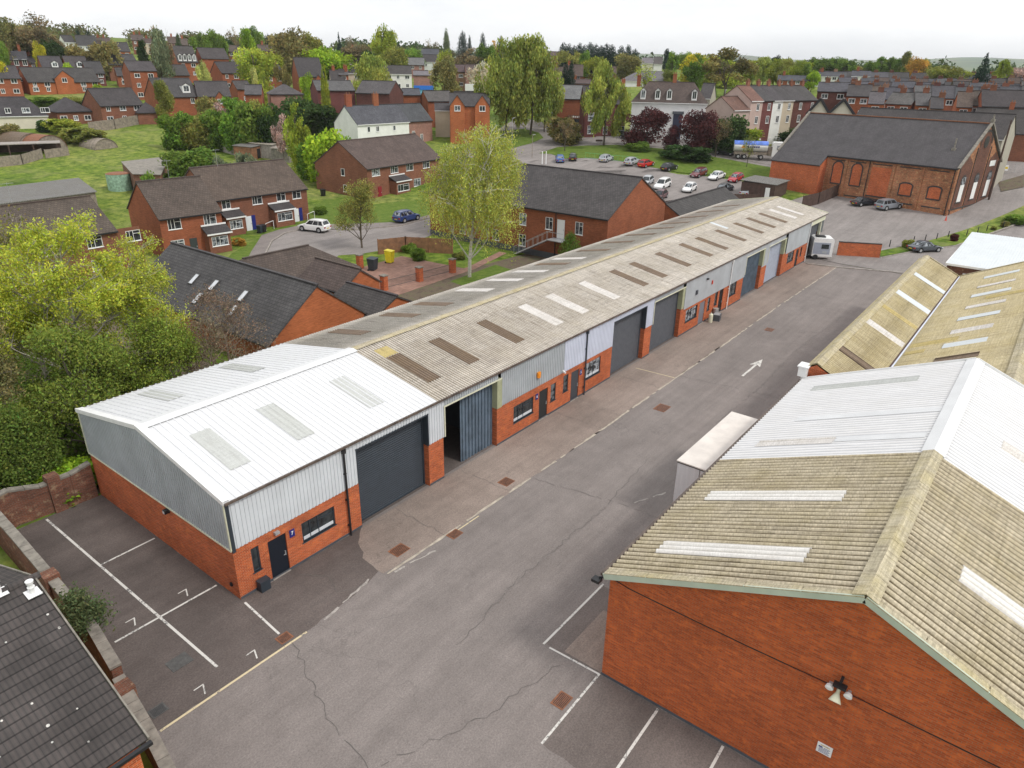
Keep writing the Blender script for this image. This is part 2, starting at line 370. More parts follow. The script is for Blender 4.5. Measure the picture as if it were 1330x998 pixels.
# ---------------------------------------------------------------- mesh builder
class MB:
    def __init__(s): s.v = []; s.f = []; s.m = []; s.uv = []
    def poly(s, pts, m=0, uv=None):
        i = len(s.v); s.v += [tuple(p) for p in pts]; s.f.append(tuple(range(i, i+len(pts)))); s.m.append(m); s.uv.append(uv)
    def box(s, x0, y0, z0, x1, y1, z1, m=0):
        if x0 > x1: x0, x1 = x1, x0
        if y0 > y1: y0, y1 = y1, y0
        if z0 > z1: z0, z1 = z1, z0
        P = [(x0, y0, z0), (x1, y0, z0), (x1, y1, z0), (x0, y1, z0), (x0, y0, z1), (x1, y0, z1), (x1, y1, z1), (x0, y1, z1)]
        for q in ((3, 2, 1, 0), (4, 5, 6, 7), (0, 1, 5, 4), (1, 2, 6, 5), (2, 3, 7, 6), (3, 0, 4, 7)): s.poly([P[k] for k in q], m)
    def bar(s, p, q, w, h, m=0, up=(0, 0, 1)):
        p = Vector(p); q = Vector(q); d = (q-p).normalized(); u = Vector(up)
        a = d.cross(u)
        if a.length < 1e-4: a = d.cross(Vector((1, 0, 0)))
        a.normalize(); b = a.cross(d); a *= w/2; b *= h/2
        A = [p-a-b, p+a-b, p+a+b, p-a+b]; B = [q-a-b, q+a-b, q+a+b, q-a+b]
        s.poly(A[::-1][::-1] if False else [A[0], A[1], A[2], A[3]], m); s.poly([B[3], B[2], B[1], B[0]], m)
        for k in range(4): s.poly([A[k], B[k], B[(k+1) % 4], A[(k+1) % 4]], m)
    def tube(s, p, q, r0, r1, n=8, m=0, cap=True):
        p = Vector(p); q = Vector(q); d = (q-p)
        if d.length < 1e-6: return
        d.normalize(); a = d.cross(Vector((0, 0, 1)))
        if a.length < 1e-3: a = Vector((1, 0, 0))
        a.normalize(); b = d.cross(a)
        A = [p+(a*math.cos(2*PI*k/n)+b*math.sin(2*PI*k/n))*r0 for k in range(n)]
        B = [q+(a*math.cos(2*PI*k/n)+b*math.sin(2*PI*k/n))*r1 for k in range(n)]
        for k in range(n): s.poly([A[k], A[(k+1) % n], B[(k+1) % n], B[k]], m)
        if cap: s.poly(A[::-1], m); s.poly(B, m)
    def slab(s, quad, t, m=0):
        """a quad thickened downward along its normal"""
        q = [Vector(p) for p in quad]; n = (q[1]-q[0]).cross(q[2]-q[0]).normalized()
        if n.z < 0: q = q[::-1]; n = -n
        lo = [p-n*t for p in q]
        s.poly(q, m); s.poly(lo[::-1], m)
        k = len(q)
        for i in range(k): s.poly([q[i], lo[i], lo[(i+1) % k], q[(i+1) % k]], m)
    def prism(s, outline, z0, z1, m=0):
        k = len(outline)
        s.poly([(x, y, z1) for x, y in outline], m); s.poly([(x, y, z0) for x, y in outline][::-1], m)
        for i in range(k):
            a, b2 = outline[i], outline[(i+1) % k]
            s.poly([(a[0], a[1], z0), (b2[0], b2[1], z0), (b2[0], b2[1], z1), (a[0], a[1], z1)], m)
    def mesh(s, name, mats, smooth=False, fixn=False):
        me = bpy.data.meshes.new(name); me.from_pydata(s.v, [], s.f)
        for mt in mats: me.materials.append(mt)
        me.polygons.foreach_set('material_index', s.m)
        uvl = me.uv_layers.new(name='UVMap')
        buf = np.zeros(len(me.loops)*2)
        V = np.array(s.v, dtype=float) if s.v else np.zeros((0, 3)); li = 0
        for f, uv in zip(s.f, s.uv):
            k = len(f)
            if uv is not None:
                buf[li*2:(li+k)*2] = np.array(uv, dtype=float).ravel()
            else:
                P = V[list(f)]; n = np.zeros(3)
                for i in range(k):
                    a, b_ = P[i], P[(i+1) % k]
                    n += np.array([(a[1]-b_[1])*(a[2]+b_[2]), (a[2]-b_[2])*(a[0]+b_[0]), (a[0]-b_[0])*(a[1]+b_[1])])
                ln = np.linalg.norm(n); n = n/ln if ln > 0 else np.array([0, 0, 1.])
                t = np.array([-n[1], n[0], 0.0]); lt = np.linalg.norm(t)
                t = t/lt if lt > .02 else np.array([1., 0, 0]); sv = np.cross(n, t)
                buf[li*2:(li+k)*2] = np.stack([P@t, P@sv], 1).ravel()
            li += k
        uvl.data.foreach_set('uv', buf)
        if smooth: me.polygons.foreach_set('use_smooth', [True]*len(me.polygons))
        me.update(); return me
    def build(s, name, mats, parent=None, smooth=False, loc=(0, 0, 0), color=None, rz=0.0):
        if not isinstance(mats, (list, tuple)): mats = [mats]
        return inst(name, s.mesh(name, mats, smooth), parent, loc, rz, color)
def grid_mesh(name, P, UV, mat, smooth=True):
    """P: array (rows, cols, 3)"""
    r, c = P.shape[:2]; idx = np.arange(r*c).reshape(r, c)
    q = np.stack([idx[:-1, :-1], idx[:-1, 1:], idx[1:, 1:], idx[1:, :-1]], -1).reshape(-1, 4)
    me = bpy.data.meshes.new(name); me.vertices.add(r*c); me.vertices.foreach_set('co', P.reshape(-1, 3).astype(np.float32).ravel())
    n = len(q); me.loops.add(n*4); me.polygons.add(n)
    me.loops.foreach_set('vertex_index', q.astype(np.int32).ravel())
    me.polygons.foreach_set('loop_start', np.arange(n, dtype=np.int32)*4)
    me.polygons.foreach_set('use_smooth', np.full(n, smooth))
    uvl = me.uv_layers.new(name='UVMap'); uvl.data.foreach_set('uv', UV.reshape(-1, 2)[q.ravel()].astype(np.float32).ravel())
    me.materials.append(mat); me.update(); me.validate(); return me
def wave(s, prof, pitch, amp):
    if prof == 'sin': return amp*np.sin(2*PI*s/pitch)
    t = (s/pitch) % 1.0
    if prof == 'trap': return amp*np.clip(np.interp(t, [0, .60, .68, .82, .90, 1], [0, 0, 1, 1, 0, 0]), 0, 1)
    if prof == 'box': return amp*np.interp(t, [0, .45, .5, .95, 1], [0, 0, 1, 1, 0])
    return s*0
def corr(name, parent, mat, o, u, Lu, w, Lw, pitch=.2, amp=.034, prof='sin', lap=0, off=0.0, bottom=None, top=None, laps=0.010, nseg=6, s0=0.0):
    """corrugated sheet: waves across u, sheets run along w. bottom(s)/top(s) trim the run lengths."""
    o = Vector(o); u = Vector(u).normalized(); w = Vector(w).normalized(); n = u.cross(w)
    if n.z < -1e-6 : n = -n
    ns = max(2, int(Lu/pitch*nseg))
    if prof == 'sin': s = np.linspace(0, Lu, ns+1)
    else:
        knots = [0, .60, .68, .82, .90] if prof == 'trap' else [0, .45, .5, .95]
        s = np.array(sorted({round(k, 5) for i in range(int(Lu/pitch)+1) for k in [(i+kk)*pitch for kk in knots] if k <= Lu} | {0, Lu}))
    hgt = wave(s+s0, prof, pitch, amp)+off
    b0 = np.array([bottom(x) if bottom else 0.0 for x in s]); t0 = np.array([top(x) if top else Lw for x in s])
    rows = [(0.0, 0.0), (1.0, 0.0)]
    if lap:
        k = max(1, int(round(Lw/lap))); rows = []
        for i in range(k): rows += [(i/k, 0.0), ((i+1)/k, laps)]
    P = []; UV = []
    for fr, dz in rows:
        t = b0+(t0-b0)*fr
        P.append(np.outer(np.ones(len(s)), np.array(o))+np.outer(s, np.array(u))+np.outer(t, np.array(w))+np.outer(hgt+dz, np.array(n)))
        UV.append(np.stack([s+s0, t], 1))
    me = grid_mesh(name, np.array(P), np.array(UV), mat, smooth=(prof == 'sin'))
    ob = inst(name, me, parent); return ob

def wall_panel(mb, o, u, Lw, H, holes=(), m=0, depth=.14, mr=None, top=None):
    """vertical wall face with rectangular openings and reveals. outward normal = u x z. holes: (s0,s1,z0,z1)"""
    o = Vector(o); u = Vector(u).normalized(); nrm = u.cross(Vector((0, 0, 1)))
    mr = m if mr is None else mr
    xs = sorted({0, Lw} | {h[0] for h in holes} | {h[1] for h in holes}); zs = sorted({0, H} | {h[2] for h in holes} | {h[3] for h in holes})
    P = lambda s_, z_, d=0: o+u*s_+Vector((0, 0, z_))-nrm*d
    for i in range(len(xs)-1):
        for j in range(len(zs)-1):
            cx = (xs[i]+xs[i+1])/2; cz = (zs[j]+zs[j+1])/2
            if any(h[0] < cx < h[1] and h[2] < cz < h[3] for h in holes): continue
            mb.poly([P(xs[i], zs[j]), P(xs[i+1], zs[j]), P(xs[i+1], zs[j+1]), P(xs[i], zs[j+1])], m)
    for (a, b_, c, d) in holes:
        mb.poly([P(a, c), P(a, d), P(a, d, depth), P(a, c, depth)], mr); mb.poly([P(b_, d), P(b_, c), P(b_, c, depth), P(b_, d, depth)], mr)
        mb.poly([P(a, d), P(b_, d), P(b_, d, depth), P(a, d, depth)], mr)
        if c > .01: mb.poly([P(b_, c), P(a, c), P(a, c, depth), P(b_, c, depth)], mr)
_wcache = {}
def window_meshes(w, h, style):
    """frame + pane in local XZ, facing -Y, origin at lower left"""
    key = (round(w, 2), round(h, 2), style)
    if key in _wcache: return _wcache[key]
    f = MB(); t = .055 if style != 'far' else .09; d = .06
    f.box(0, -d, 0, t, 0, h); f.box(w-t, -d, 0, w, 0, h); f.box(t, -d, 0, w-t, 0, t); f.box(t, -d, h-t, w-t, 0, h)
    if style in ('pvc', 'dark', 'far'):
        if w > .8: f.box(w*.5-t*.45, -d*.9, t, w*.5+t*.45, 0, h-t)
        if w > 1.5: f.box(w*.25-t*.4, -d*.85, t, w*.25+t*.4, 0, h-t)
        if style != 'far' and w > .8: f.box(w*.5, -d*.8, h*.68, w-t, 0, h*.68+t*.8)
    if style == 'sash': f.box(t, -d*.9, h*.48, w-t, 0, h*.48+t)
    sill = -.04; f.box(-.06, -d-.06, -.06, w+.06, 0, 0)
    fm = M['slate_paint'] if style == 'dark' else M['white']
    p = MB(); p.poly([(t*.5, -.02, t*.5), (w-t*.5, -.02, t*.5), (w-t*.5, -.02, h-t*.5), (t*.5, -.02, h-t*.5)])
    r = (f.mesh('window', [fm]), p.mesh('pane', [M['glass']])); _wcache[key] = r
    return r
def put_window(parent, x, y, z, w, h, rz=0.0, style='pvc'):
    fm, pm = window_meshes(w, h, style)
    o = inst('window', fm, parent, (x, y, z), rz); inst('pane', pm, o); return o
def put_door(parent, x, y, z, w, h, rz=0.0, col=(.7, .7, .7), handle=True):
    mb = MB(); mb.box(0, -.05, 0, w, 0, h)
    if handle:
        mb.box(.12, -.065, h*.55, w-.12, -.05, h*.92, 0)
    o = mb.build('door', [M['paint']], parent, loc=(x, y, z), rz=rz, color=col)
    if handle:
        k = MB(); k.box(w-.16, -.10, h*.45, w-.08, -.052, h*.45+.14); k.build('handle', [M['steel']], o)
    return o
# ---------------------------------------------------------------- setting: terrain and sheets
def make_terrain():
    rad = [0.0]+list(np.arange(6, 90, 7))+list(np.arange(90, 260, 2.0))+list(np.arange(260, 700, 12))+list(np.geomspace(700, 9500, 60))
    az = np.radians(np.arange(0, 360, .6))
    V = [(CAM[0], CAM[1], 0.0)]
    rr, aa = np.meshgrid(rad[1:], az, indexing='ij')
    X = CAM[0]+rr*np.cos(aa); Y = CAM[1]+rr*np.sin(aa); Z = hT_arr(X, Y)
    n = len(az); V += list(zip(X.ravel(), Y.ravel(), Z.ravel())); Fc = []
    for k in range(n): Fc.append((0, 1+k, 1+(k+1) % n))
    for i in range(len(rad)-2):
        for k in range(n):
            a = 1+i*n+k; b_ = 1+i*n+(k+1) % n; Fc.append((a, a+n, b_+n, b_))
    me = bpy.data.meshes.new('ground'); me.from_pydata(V, [], Fc); me.materials.append(M['grass'])
    me.polygons.foreach_set('use_smooth', [True]*len(me.polygons)); me.update()
    o = inst('ground', me); tag(o, 'rolling green ground reaching to the hazy hills on the horizon', kind='structure'); return o
make_terrain()
def sheet(name, pts, mat, off, label, step=3.0, kind='structure', smooth=False):
    """flat or draped sheet; edges cut to a grid so that it follows the terrain"""
    bm = bmesh.new(); vs = [bm.verts.new((p[0], p[1], 0)) for p in pts]; bm.faces.new(vs)
    bmesh.ops.triangulate(bm, faces=bm.faces[:])
    xs = [p[0] for p in pts]; ys = [p[1] for p in pts]
    far = any(hT(x, y) > .01 for x, y in zip(xs, ys))
    if far:
        for ax, lo, hi in ((0, min(xs), max(xs)), (1, min(ys), max(ys))):
            k = math.ceil(lo/step)*step
            while k < hi:
                co = (k, 0, 0) if ax == 0 else (0, k, 0); no = (1, 0, 0) if ax == 0 else (0, 1, 0)
                bmesh.ops.bisect_plane(bm, geom=bm.verts[:]+bm.edges[:]+bm.faces[:], plane_co=co, plane_no=no); k += step
    for v in bm.verts: v.co.z = hT(v.co.x, v.co.y)+off
    bmesh.ops.recalc_face_normals(bm, faces=bm.faces[:])
    if bm.faces and sum(f.normal.z for f in bm.faces) < 0: bmesh.ops.reverse_faces(bm, faces=bm.faces[:])
    uvl = bm.loops.layers.uv.new('UVMap')
    for f in bm.faces:
        for l in f.loops: l[uvl].uv = (l.vert.co.x, l.vert.co.y)
    me = bpy.data.meshes.new(name); bm.to_mesh(me); bm.free(); me.materials.append(mat)
    o = inst(name, me); tag(o, label, kind=kind); return o
def ragged(pts, amp=.07, step=.35, keep=()):
    out = []; n = len(pts)
    for i in range(n):
        a, b_ = pts[i], pts[(i+1) % n]; ln = math.hypot(b_[0]-a[0], b_[1]-a[1]); k = max(1, int(ln/step)) if i not in keep else 1
        for j in range(k):
            f = j/k; m_ = 0 if (i in keep or j == 0) else amp*(random.random()+random.random()-1)*(1+1.2*(random.random() > .9)); nx, ny = -(b_[1]-a[1])/ln, (b_[0]-a[0])/ln
            out.append((a[0]+(b_[0]-a[0])*f+nx*m_, a[1]+(b_[1]-a[1])*f+ny*m_))
    return out
def px(*pts, dz=0): return [T(x, y, dz) for x, y in pts]

# estate yard
sheet('yard', [(-60, -60), (60, -60), (92, -34), (92, -20), (82, -4), (86.8, 0), (86.8, 13.4), (-.2, 13.4), (-6.0, 13.4), (-5.2, -3), (-8.0, -12), (-9, -60)][2:] and [(-9.5, -34), (82, -34), (82, -4.2), (86.8, -4.2), (86.8, 13.4), (-5.0, 13.4), (-5.2, 0), (-5.7, -3), (-7.3, -9)], M['asphalt'], .004, 'worn grey asphalt yard between the unit rows')
sheet('parking_bays', ragged([(.55, -3.9), (.2, -.05), (0, 0), (0, 13.4), (-4.9, 13.4), (-5.1, 1.7), (-5.8, -3.75)], .04), M['asphalt_dark'], .008, 'darker asphalt of the parking bays beside the end gable')
sheet('parking_bays', ragged([(6.4, -12.15), (11.0, -12.15), (11, -14.7), (6.42, -14.7), (6.42, -24.5), (2.2, -24.5), (2.4, -14.85), (6.3, -14.7)], .05, .3), M['asphalt_mid'], .008, 'darker asphalt of the bays in front of the big brick gable')
sheet('apron', ragged([(7.0, -.02), (6.0, -.9), (5.3, -2.4), (5.2, -3.6), (8, -3.85), (15, -3.95), (35, -3.95), (60, -3.8), (80.5, -4.1), (80, -1.2), (79, -.02)], .07, .4, keep=(10,)), M['apron'], .012, 'pinkish stained concrete apron along the front of the units')
sheet('apron', [(6.5, -13.0), (9.6, -13.0), (9.8, -14.8), (6.5, -14.8)], M['apron'], .016, 'square of pink concrete at the corner of the brick warehouse')
sheet('doorway_floor', ragged([(.5, -3.85), (.02, -.02), (7.0, -.02), (6.1, -.9), (5.4, -2.4), (5.2, -3.3), (3.4, -3.7)], .09, .3), M['asphalt_dark'], .010, 'patched dark tarmac below the first office door')
for x0, x1, y0, y1 in ():
    sheet('tarmac_patch', [(x0, y0), (x1, y0+.2), (x1+.3, y1), (x0+.2, y1-.1)], M['road'] if x0 > 20 else M['asphalt_dark'], .012, 'repaired patch in the yard tarmac')
# church yard, road on the right, verge
sheet('car_yard', [(82, -4.2), (82, -34), (175, -34), (175, -20), (141, -17), (143.5, -12.6), (124, -9.3), (129.5, 12.2), (112, 16), (100, 17), (86.8, 14)], M['road'], .05, 'pale tarmac around the old brick hall')
vg = [G(1143, 335), G(1190, 326), G(1240, 320), G(1330, 296), G(1330, 283), G(1300, 291), G(1250, 304), G(1200, 316), G(1143, 327)]
sheet('verge', [(p.x, p.y) for p in vg], M['grass'], .13, 'grass verge with low posts beside the yard entrance')
sheet('road', [(175, -34), (175, -21), (150, -17), (143.5, -13.5), (146, -8), (165, 5), (230, 30), (230, -34)], M['road'], .09, 'road passing the far side of the brick hall')
# cul-de-sac
cul = px((345, 352), (346, 330), (354, 314), (370, 304), (402, 296), (450, 300), (520, 294), (560, 283), (650, 268), (650, 296), (560, 306), (516, 322), (470, 330), (440, 332), (425, 345), (400, 362))
sheet('road', [(p.x, p.y) for p in cul], M['road'], .02, 'cul de sac road between the brick houses')
sheet('footpath', [(p.x, p.y) for p in px((318, 345), (326, 328), (340, 306), (362, 299), (400, 291), (425, 292), (520, 289), (560, 279), (560, 283), (520, 294), (450, 300), (402, 296), (370, 304), (354, 314), (346, 330), (345, 352))], M['asphalt'], .05, 'footpath curving round the end of the cul de sac')
sheet('lawn', [(p.x, p.y) for p in px((300, 330), (322, 318), (340, 306), (326, 328), (316, 345), (290, 345))], M['lawn'], .02, 'small lawn in front of the terrace with blue doors')
sheet('lawn', [(p.x, p.y) for p in px((398, 275), (424, 258), (480, 266), (560, 258), (560, 279), (520, 289), (425, 292), (402, 290))], M['lawn'], .02, 'front lawns of the brick house on the cul de sac')
sheet('paving', [(33.5, 28.5), (36, 29), (41, 29.6), (49.2, 30.2), (48.5, 40), (41, 39.5), (36, 34)], M['paving'], .02, 'pink paved courtyard with brick piers')
sheet('soil_bed', [(30, 14), (62, 14), (60, 29), (49, 29.6), (36, 29), (33, 27)], M['soil'], .012, 'bare soil strip behind the units')
sheet('footpath', [(34, 28), (50, 29), (58.5, 31), (58.5, 32.2), (50, 30.2), (34, 29.2)], M['paving'], .03, 'pink path along the garden wall')
sheet('lawn', [(43, 22), (52, 23), (53, 28.4), (44, 27.6)], M['lawn'], .02, 'small lawn under the tall birch')
sheet('soil_bed', [(-40, 13.6), (12, 13.6), (14, 20), (14, 48), (-40, 40)], M['soil'], .012, 'leafy ground under the birches')
sheet('lawn', [(-30, -6), (-8.4, -6), (-6.2, 5), (-6, 13), (-30, 13)], M['lawn'], .01, 'back lawn beyond the boundary wall')
# main road, green, car park
rd = px((560, 236), (612, 222), (655, 208), (700, 197), (722, 191), (760, 188), (800, 187), (860, 192), (940, 204), (1015, 218), (1090, 222), (1090, 205), (1030, 198), (960, 186), (900, 177), (860, 174), (800, 171), (745, 167), (720, 162), (690, 156), (672, 152), (668, 156), (684, 164), (708, 173), (706, 180), (690, 187), (655, 196), (610, 209), (560, 222))
sheet('road', [(p.x, p.y) for p in rd], M['road'], .09, 'main road with a side road joining by the green')
cp = px((690, 212), (716, 203), (732, 209), (768, 208), (800, 211), (840, 219), (880, 227), (920, 230), (960, 236), (1002, 240), (1004, 262), (960, 268), (900, 275), (850, 282), (790, 262), (720, 240))
sheet('car_park', [(p.x, p.y) for p in cp], M['road'], .09, 'pale tarmac public car park beside the green')
sheet('lawn', [(p.x, p.y) for p in px((640, 200), (690, 187), (706, 180), (700, 173), (680, 168), (640, 172), (620, 190))], M['lawn'], .13, 'grass bank on the inside of the road bend')
sheet('lawn', [(p.x, p.y) for p in px((700, 200), (724, 192), (762, 190), (800, 189), (860, 194), (940, 207), (1010, 220), (1006, 238), (962, 234), (922, 228), (882, 225), (840, 217), (800, 209), (768, 206), (734, 207), (716, 201))], M['lawn'], .13, 'mown green between the car park and the main road')

# kerbs: real steps
def kerb(pts, label, h=.11, w=.14, off=0.0):
    mb = MB(); prev = None
    for p in pts:
        q = Vector((p[0], p[1], hT(p[0], p[1])+off+h*.5))
        if prev is not None and (q-prev).length > .05: mb.bar(prev, q, w, h+.1)
        prev = q
    o = mb.build('kerb', [M['concrete']]); tag(o, label, kind='structure')
kerb(px((344, 352), (345, 330), (353, 314), (369, 304), (402, 296), (450, 300), (520, 294), (560, 283)), 'concrete kerb round the cul de sac')
kerb(px((560, 236), (612, 222), (655, 208), (700, 197), (722, 191), (760, 188), (800, 187), (860, 192), (940, 204), (1015, 218)), 'concrete kerb between the green and the main road')
kerb([G(1143, 336), G(1190, 327), G(1240, 321), G(1330, 297)], 'concrete kerb along the grass verge')
kerb([(79.2, -.6), (80.0, -4.2), (82.5, -10.8), (84, -16)], 'low kerb across the end of the yard', .05, .3)

# painted marks
def strip(a, b_, w, mat, z=.016, label=None, name='painted_line'):
    a = Vector((a[0], a[1], 0)); b_ = Vector((b_[0], b_[1], 0)); d = (b_-a).normalized(); n = Vector((-d.y, d.x, 0))*w/2
    mb = MB(); mb.poly([(p.x, p.y, hT(p.x, p.y)+z) for p in (a-n, b_-n, b_+n, a+n)]); o = mb.build(name, [mat]); tag(o, label, kind='structure'); return o
LW, LY = M['line_white'], M['line_yellow']
strip((-2.85, 13.2), (-2.8, -2.7), .11, LW, label='long white line down the middle of the end bays')
strip((-2.8, 7.25), (-.15, 7.3), .10, LW, .018, label='short white bay line nearest the far wall')
strip((-4.7, 1.75), (-.15, 1.7), .10, LW, .018, label='white bay line across the end bays')
strip((-5.7, -3.82), (.6, -3.9), .10, LY, label='yellow edge line in front of the end bays')
strip((0, -.3), (-.2, -3.1), .10, LW, label='white line running out from the building corner')
strip((6.3, -12.1), (11.1, -12.1), .10, LW, label='white line beside the brick warehouse')
strip((6.3, -12.4), (6.38, -14.75), .09, LW, label='white bay line meeting the warehouse corner')
strip((2.4, -14.8), (6.4, -14.75), .09, LW, .018, label='white bay line nearest the warehouse corner')
strip((2.9, -17.4), (6.35, -17.35), .10, LW, label='middle white bay line before the brick gable')
strip((3.0, -19.95), (6.35, -19.9), .10, LW, label='white bay line farthest along the brick gable')
strip((35.4, -3.9), (35.2, -.6), .08, LY, .018, label='faint yellow line across the apron')
strip((9.9, -4.05), (11.6, -4.07), .07, LY, .018, label='short faded yellow dash at the apron edge')
def wander(name, pts, w, mat, z, label, jit_=.05, step=.4, gap_=0.0):
    mb = MB(); prev = None
    for (a, b_) in zip(pts, pts[1:]):
        ln = math.hypot(b_[0]-a[0], b_[1]-a[1]); k = max(1, int(ln/step)); d = Vector((b_[0]-a[0], b_[1]-a[1], 0)).normalized(); n = Vector((-d.y, d.x, 0))
        for j in range(k+1):
            q = Vector((a[0]+(b_[0]-a[0])*j/k, a[1]+(b_[1]-a[1])*j/k, z))+n*random.uniform(-jit_, jit_); ww = w*random.uniform(.5, 1.4)
            if prev is not None and random.random() > gap_: mb.poly([prev[0]-n*prev[1]/2, q-n*ww/2, q+n*ww/2, prev[0]+n*prev[1]/2])
            prev = (q, ww)
        
    tag(mb.build(name, [mat]), label, kind='structure')
wander('apron_edge', [(5.3, -3.8), (20, -4.0), (40, -4.0), (60, -3.9), (80, -4.1)], .13, plain('pale_edge_concrete', (.42, .37, .30), .9, var=.3, nscale=3), .02, 'pale broken edging along the apron', .03, .5, .12)
CRK = plain('crack_tar', (.115, .105, .097), .9)
for pts in ([(-.1, -3.9), (-1.6, -8), (-2.4, -13), (-3.2, -20)], [(4, -9.4), (9, -8.8), (16, -8.9), (23, -8.2)], [(16.5, -4.2), (17.2, -8), (17.6, -11.8)], [(30, -9.5), (38, -9.8), (47, -9.3), (60, -9.9)], [(36, -4), (36.6, -8), (37, -13)], [(62, -4), (62.5, -9), (63, -14)], [(-4, -10), (2, -12.5), (5.8, -13.2)], [(2.5, -.3), (3.4, -1.8), (3.0, -3.0), (4.2, -3.6)], [(14.5, -.2), (14.6, -3.9)], [(24.5, -.2), (24.4, -3.9)], [(33, -.2), (33, -3.9)], [(44, -.2), (44.1, -3.9)], [(9.2, -.2), (9.3, -3.8)], [(5, -17), (1, -18.5), (-3, -18)]):
    wander('surface_crack', pts, .022, CRK, .021, 'dark meandering crack in the yard surface', .11, .3, .1)
for pts in ([(18, -9.9), (21.5, -11.5), (23.5, -12.2)], [(4.5, -3.4), (1.5, -3.9)], [(8, -4.3), (5.6, -3.9)]):
    wander('chalky_scuff', pts, .10, plain('chalky_scuff', (.36, .33, .3), .9, var=.3, nscale=5), .019, 'pale scuffed mark on the yard surface', .05, .3, .4)
mb = MB(); z = .018
mb.poly([(39.2, -7.97, z), (42.2, -7.95, z), (42.2, -7.77, z), (39.2, -7.79, z)]); mb.poly([(41.9, -8.3, z), (43.7, -7.86, z), (41.9, -7.42, z), (42.3, -7.86, z)])
tag(mb.build('direction_arrow', [M['line_white']]), 'white painted arrow pointing up the yard', kind='structure')
mb = MB()
for x, y in ((-1.75, -3.55), (-4.0, -3.55), (-1.55, 2.05), (-3.9, 2.05)):
    mb.poly([(x, y+.50, z), (x, y+.45, z), (x+.40, y+.45, z), (x+.40, y+.50, z)]); mb.poly([(x+.34, y+.45, z), (x+.16, y, z), (x+.22, y, z), (x+.40, y+.45, z)])
tag(mb.build('bay_number', [M['line_white']]), 'white sevens painted on the end bays', kind='structure')
# drain covers
def drain(x, y, w, h, lab, mat='rust', slots=True):
    mb = MB(); mb.box(-w/2, -h/2, 0, w/2, h/2, .012)
    o = mb.build('frame', [M[mat]]); r = empty('drain_cover', lab, 'drain cover', (x, y, .012), 0, 'drain covers'); o.parent = r
    if slots:
        g = MB()
        for k in range(7): g.box(-w/2+.06, -h/2+.05+k*(h-.1)/7, .012, w/2-.06, -h/2+.05+(k+.45)*(h-.1)/7, .016)
        g.build('grating', [M['black']], r)
    return r
for x, y, w, h, l, mt in ((6.9, -2.9, .9, .7, 'rusty drain cover set in the apron nearest the office door', 'rust'), (9.6, -4.15, .75, .55, 'rusty gully cover on the edge line of the apron', 'rust'), (15.2, -3.1, .8, .7, 'rusty drain cover on the apron by the half open door', 'rust'), (-.2, -3.45, .6, .5, 'rusty gully grating at the end of the white corner line', 'rust'), (29.9, -5.6, 1.15, .85, 'large red rusty cover in the middle of the yard', 'rust'), (4.4, -14.3, .75, .55, 'rusty cover in front of the warehouse corner bays', 'rust'), (-3.6, -1.3, .85, .7, 'dark square manhole cover in the end bays', 'iron'), (51.5, -5.7, .9, .7, 'rusty cover beyond the painted arrow', 'rust'), (-5.3, -2.9, .6, .5, 'grey gully grating beside the boundary wall', 'iron')):
    drain(x, y, w, h, l, mt, mt == 'rust' or x < -5)

# ---------------------------------------------------------------- near unit row
W_, HE, HR, LR = 13.47, 5.2, 6.474, 86.8
row = empty('industrial_unit', 'long low row of brick and grey clad units with a white and weathered sheet roof', 'industrial building', (0, 0, 0))
BT = 2.68
wins = {}
# openings along the front: (start, end) of brick runs
runs = [(0, 7.05), (12.1, 13.3), (18.15, 32.1), (37.3, 38.5), (44.0, 58.8), (64.0, 65.6), (71.0, 80.3)]
wh = [(.82, 1.22, .98, 2.26, 'w'), (3.5, 5.45, 1.06, 2.14, 'w'), (19.85, 22.0, .92, 2.1, 'w'), (24.0, 24.62, .93, 2.22, 'w'), (25.52, 26.15, 1.1, 2.36, 'w'), (28.5, 30.5, 1.08, 2.36, 'w'),
      (45.2, 47.7, 1.05, 2.22, 'w'), (50.0, 50.6, .98, 2.22, 'w'), (51.65, 52.35, 1.1, 2.4, 'w'), (55.2, 57.1, 1.12, 2.42, 'w'), (73.0, 75.3, 1.15, 2.36, 'w'), (77.9, 78.5, 1.1, 2.2, 'w'),
      (1.67, 2.63, 0, 2.14, 'd'), (22.66, 23.66, 0, 2.18, 'd'), (26.52, 27.55, 0, 2.3, 'd'), (48.2, 49.45, 0, 2.2, 'd'), (52.75, 53.75, 0, 2.4, 'd'), (76.2, 77.2, 0, 2.2, 'd')]
mb = MB()
for a, b_ in runs:
    hs = [(h[0]-a, h[1]-a, h[2], h[3]) for h in wh if a <= h[0] < b_]
    wall_panel(mb, (a, 0, 0), (1, 0, 0), b_-a, BT, hs, 0, .12)
    if a > 1: wall_panel(mb, (a, .55, 0), (0, -1, 0), .55, BT)
    if b_ < 80: wall_panel(mb, (b_, 0, 0), (0, 1, 0), .55, BT)
wall_panel(mb, (0, W_, 0), (0, -1, 0), W_, BT+.02)
wall_panel(mb, (80.3, 0, 0), (0, 1, 0), 2.2, BT)
wall_panel(mb, (LR, W_, 0), (-1, 0, 0), LR, BT)
wall_panel(mb, (LR, .4, 0), (0, 1, 0), W_-.4, BT)
mb.build('brick_wall', [M['brick_orange']], row)
mb = MB(); mb.box(.0, -.012, -.02, 80.3, .0, .14) if False else None
for a, b_ in runs: mb.box(a+.01, -.015, 0, b_-.01, -.001, .13)
mb.build('damp_course', [M['slate_paint2']], row)
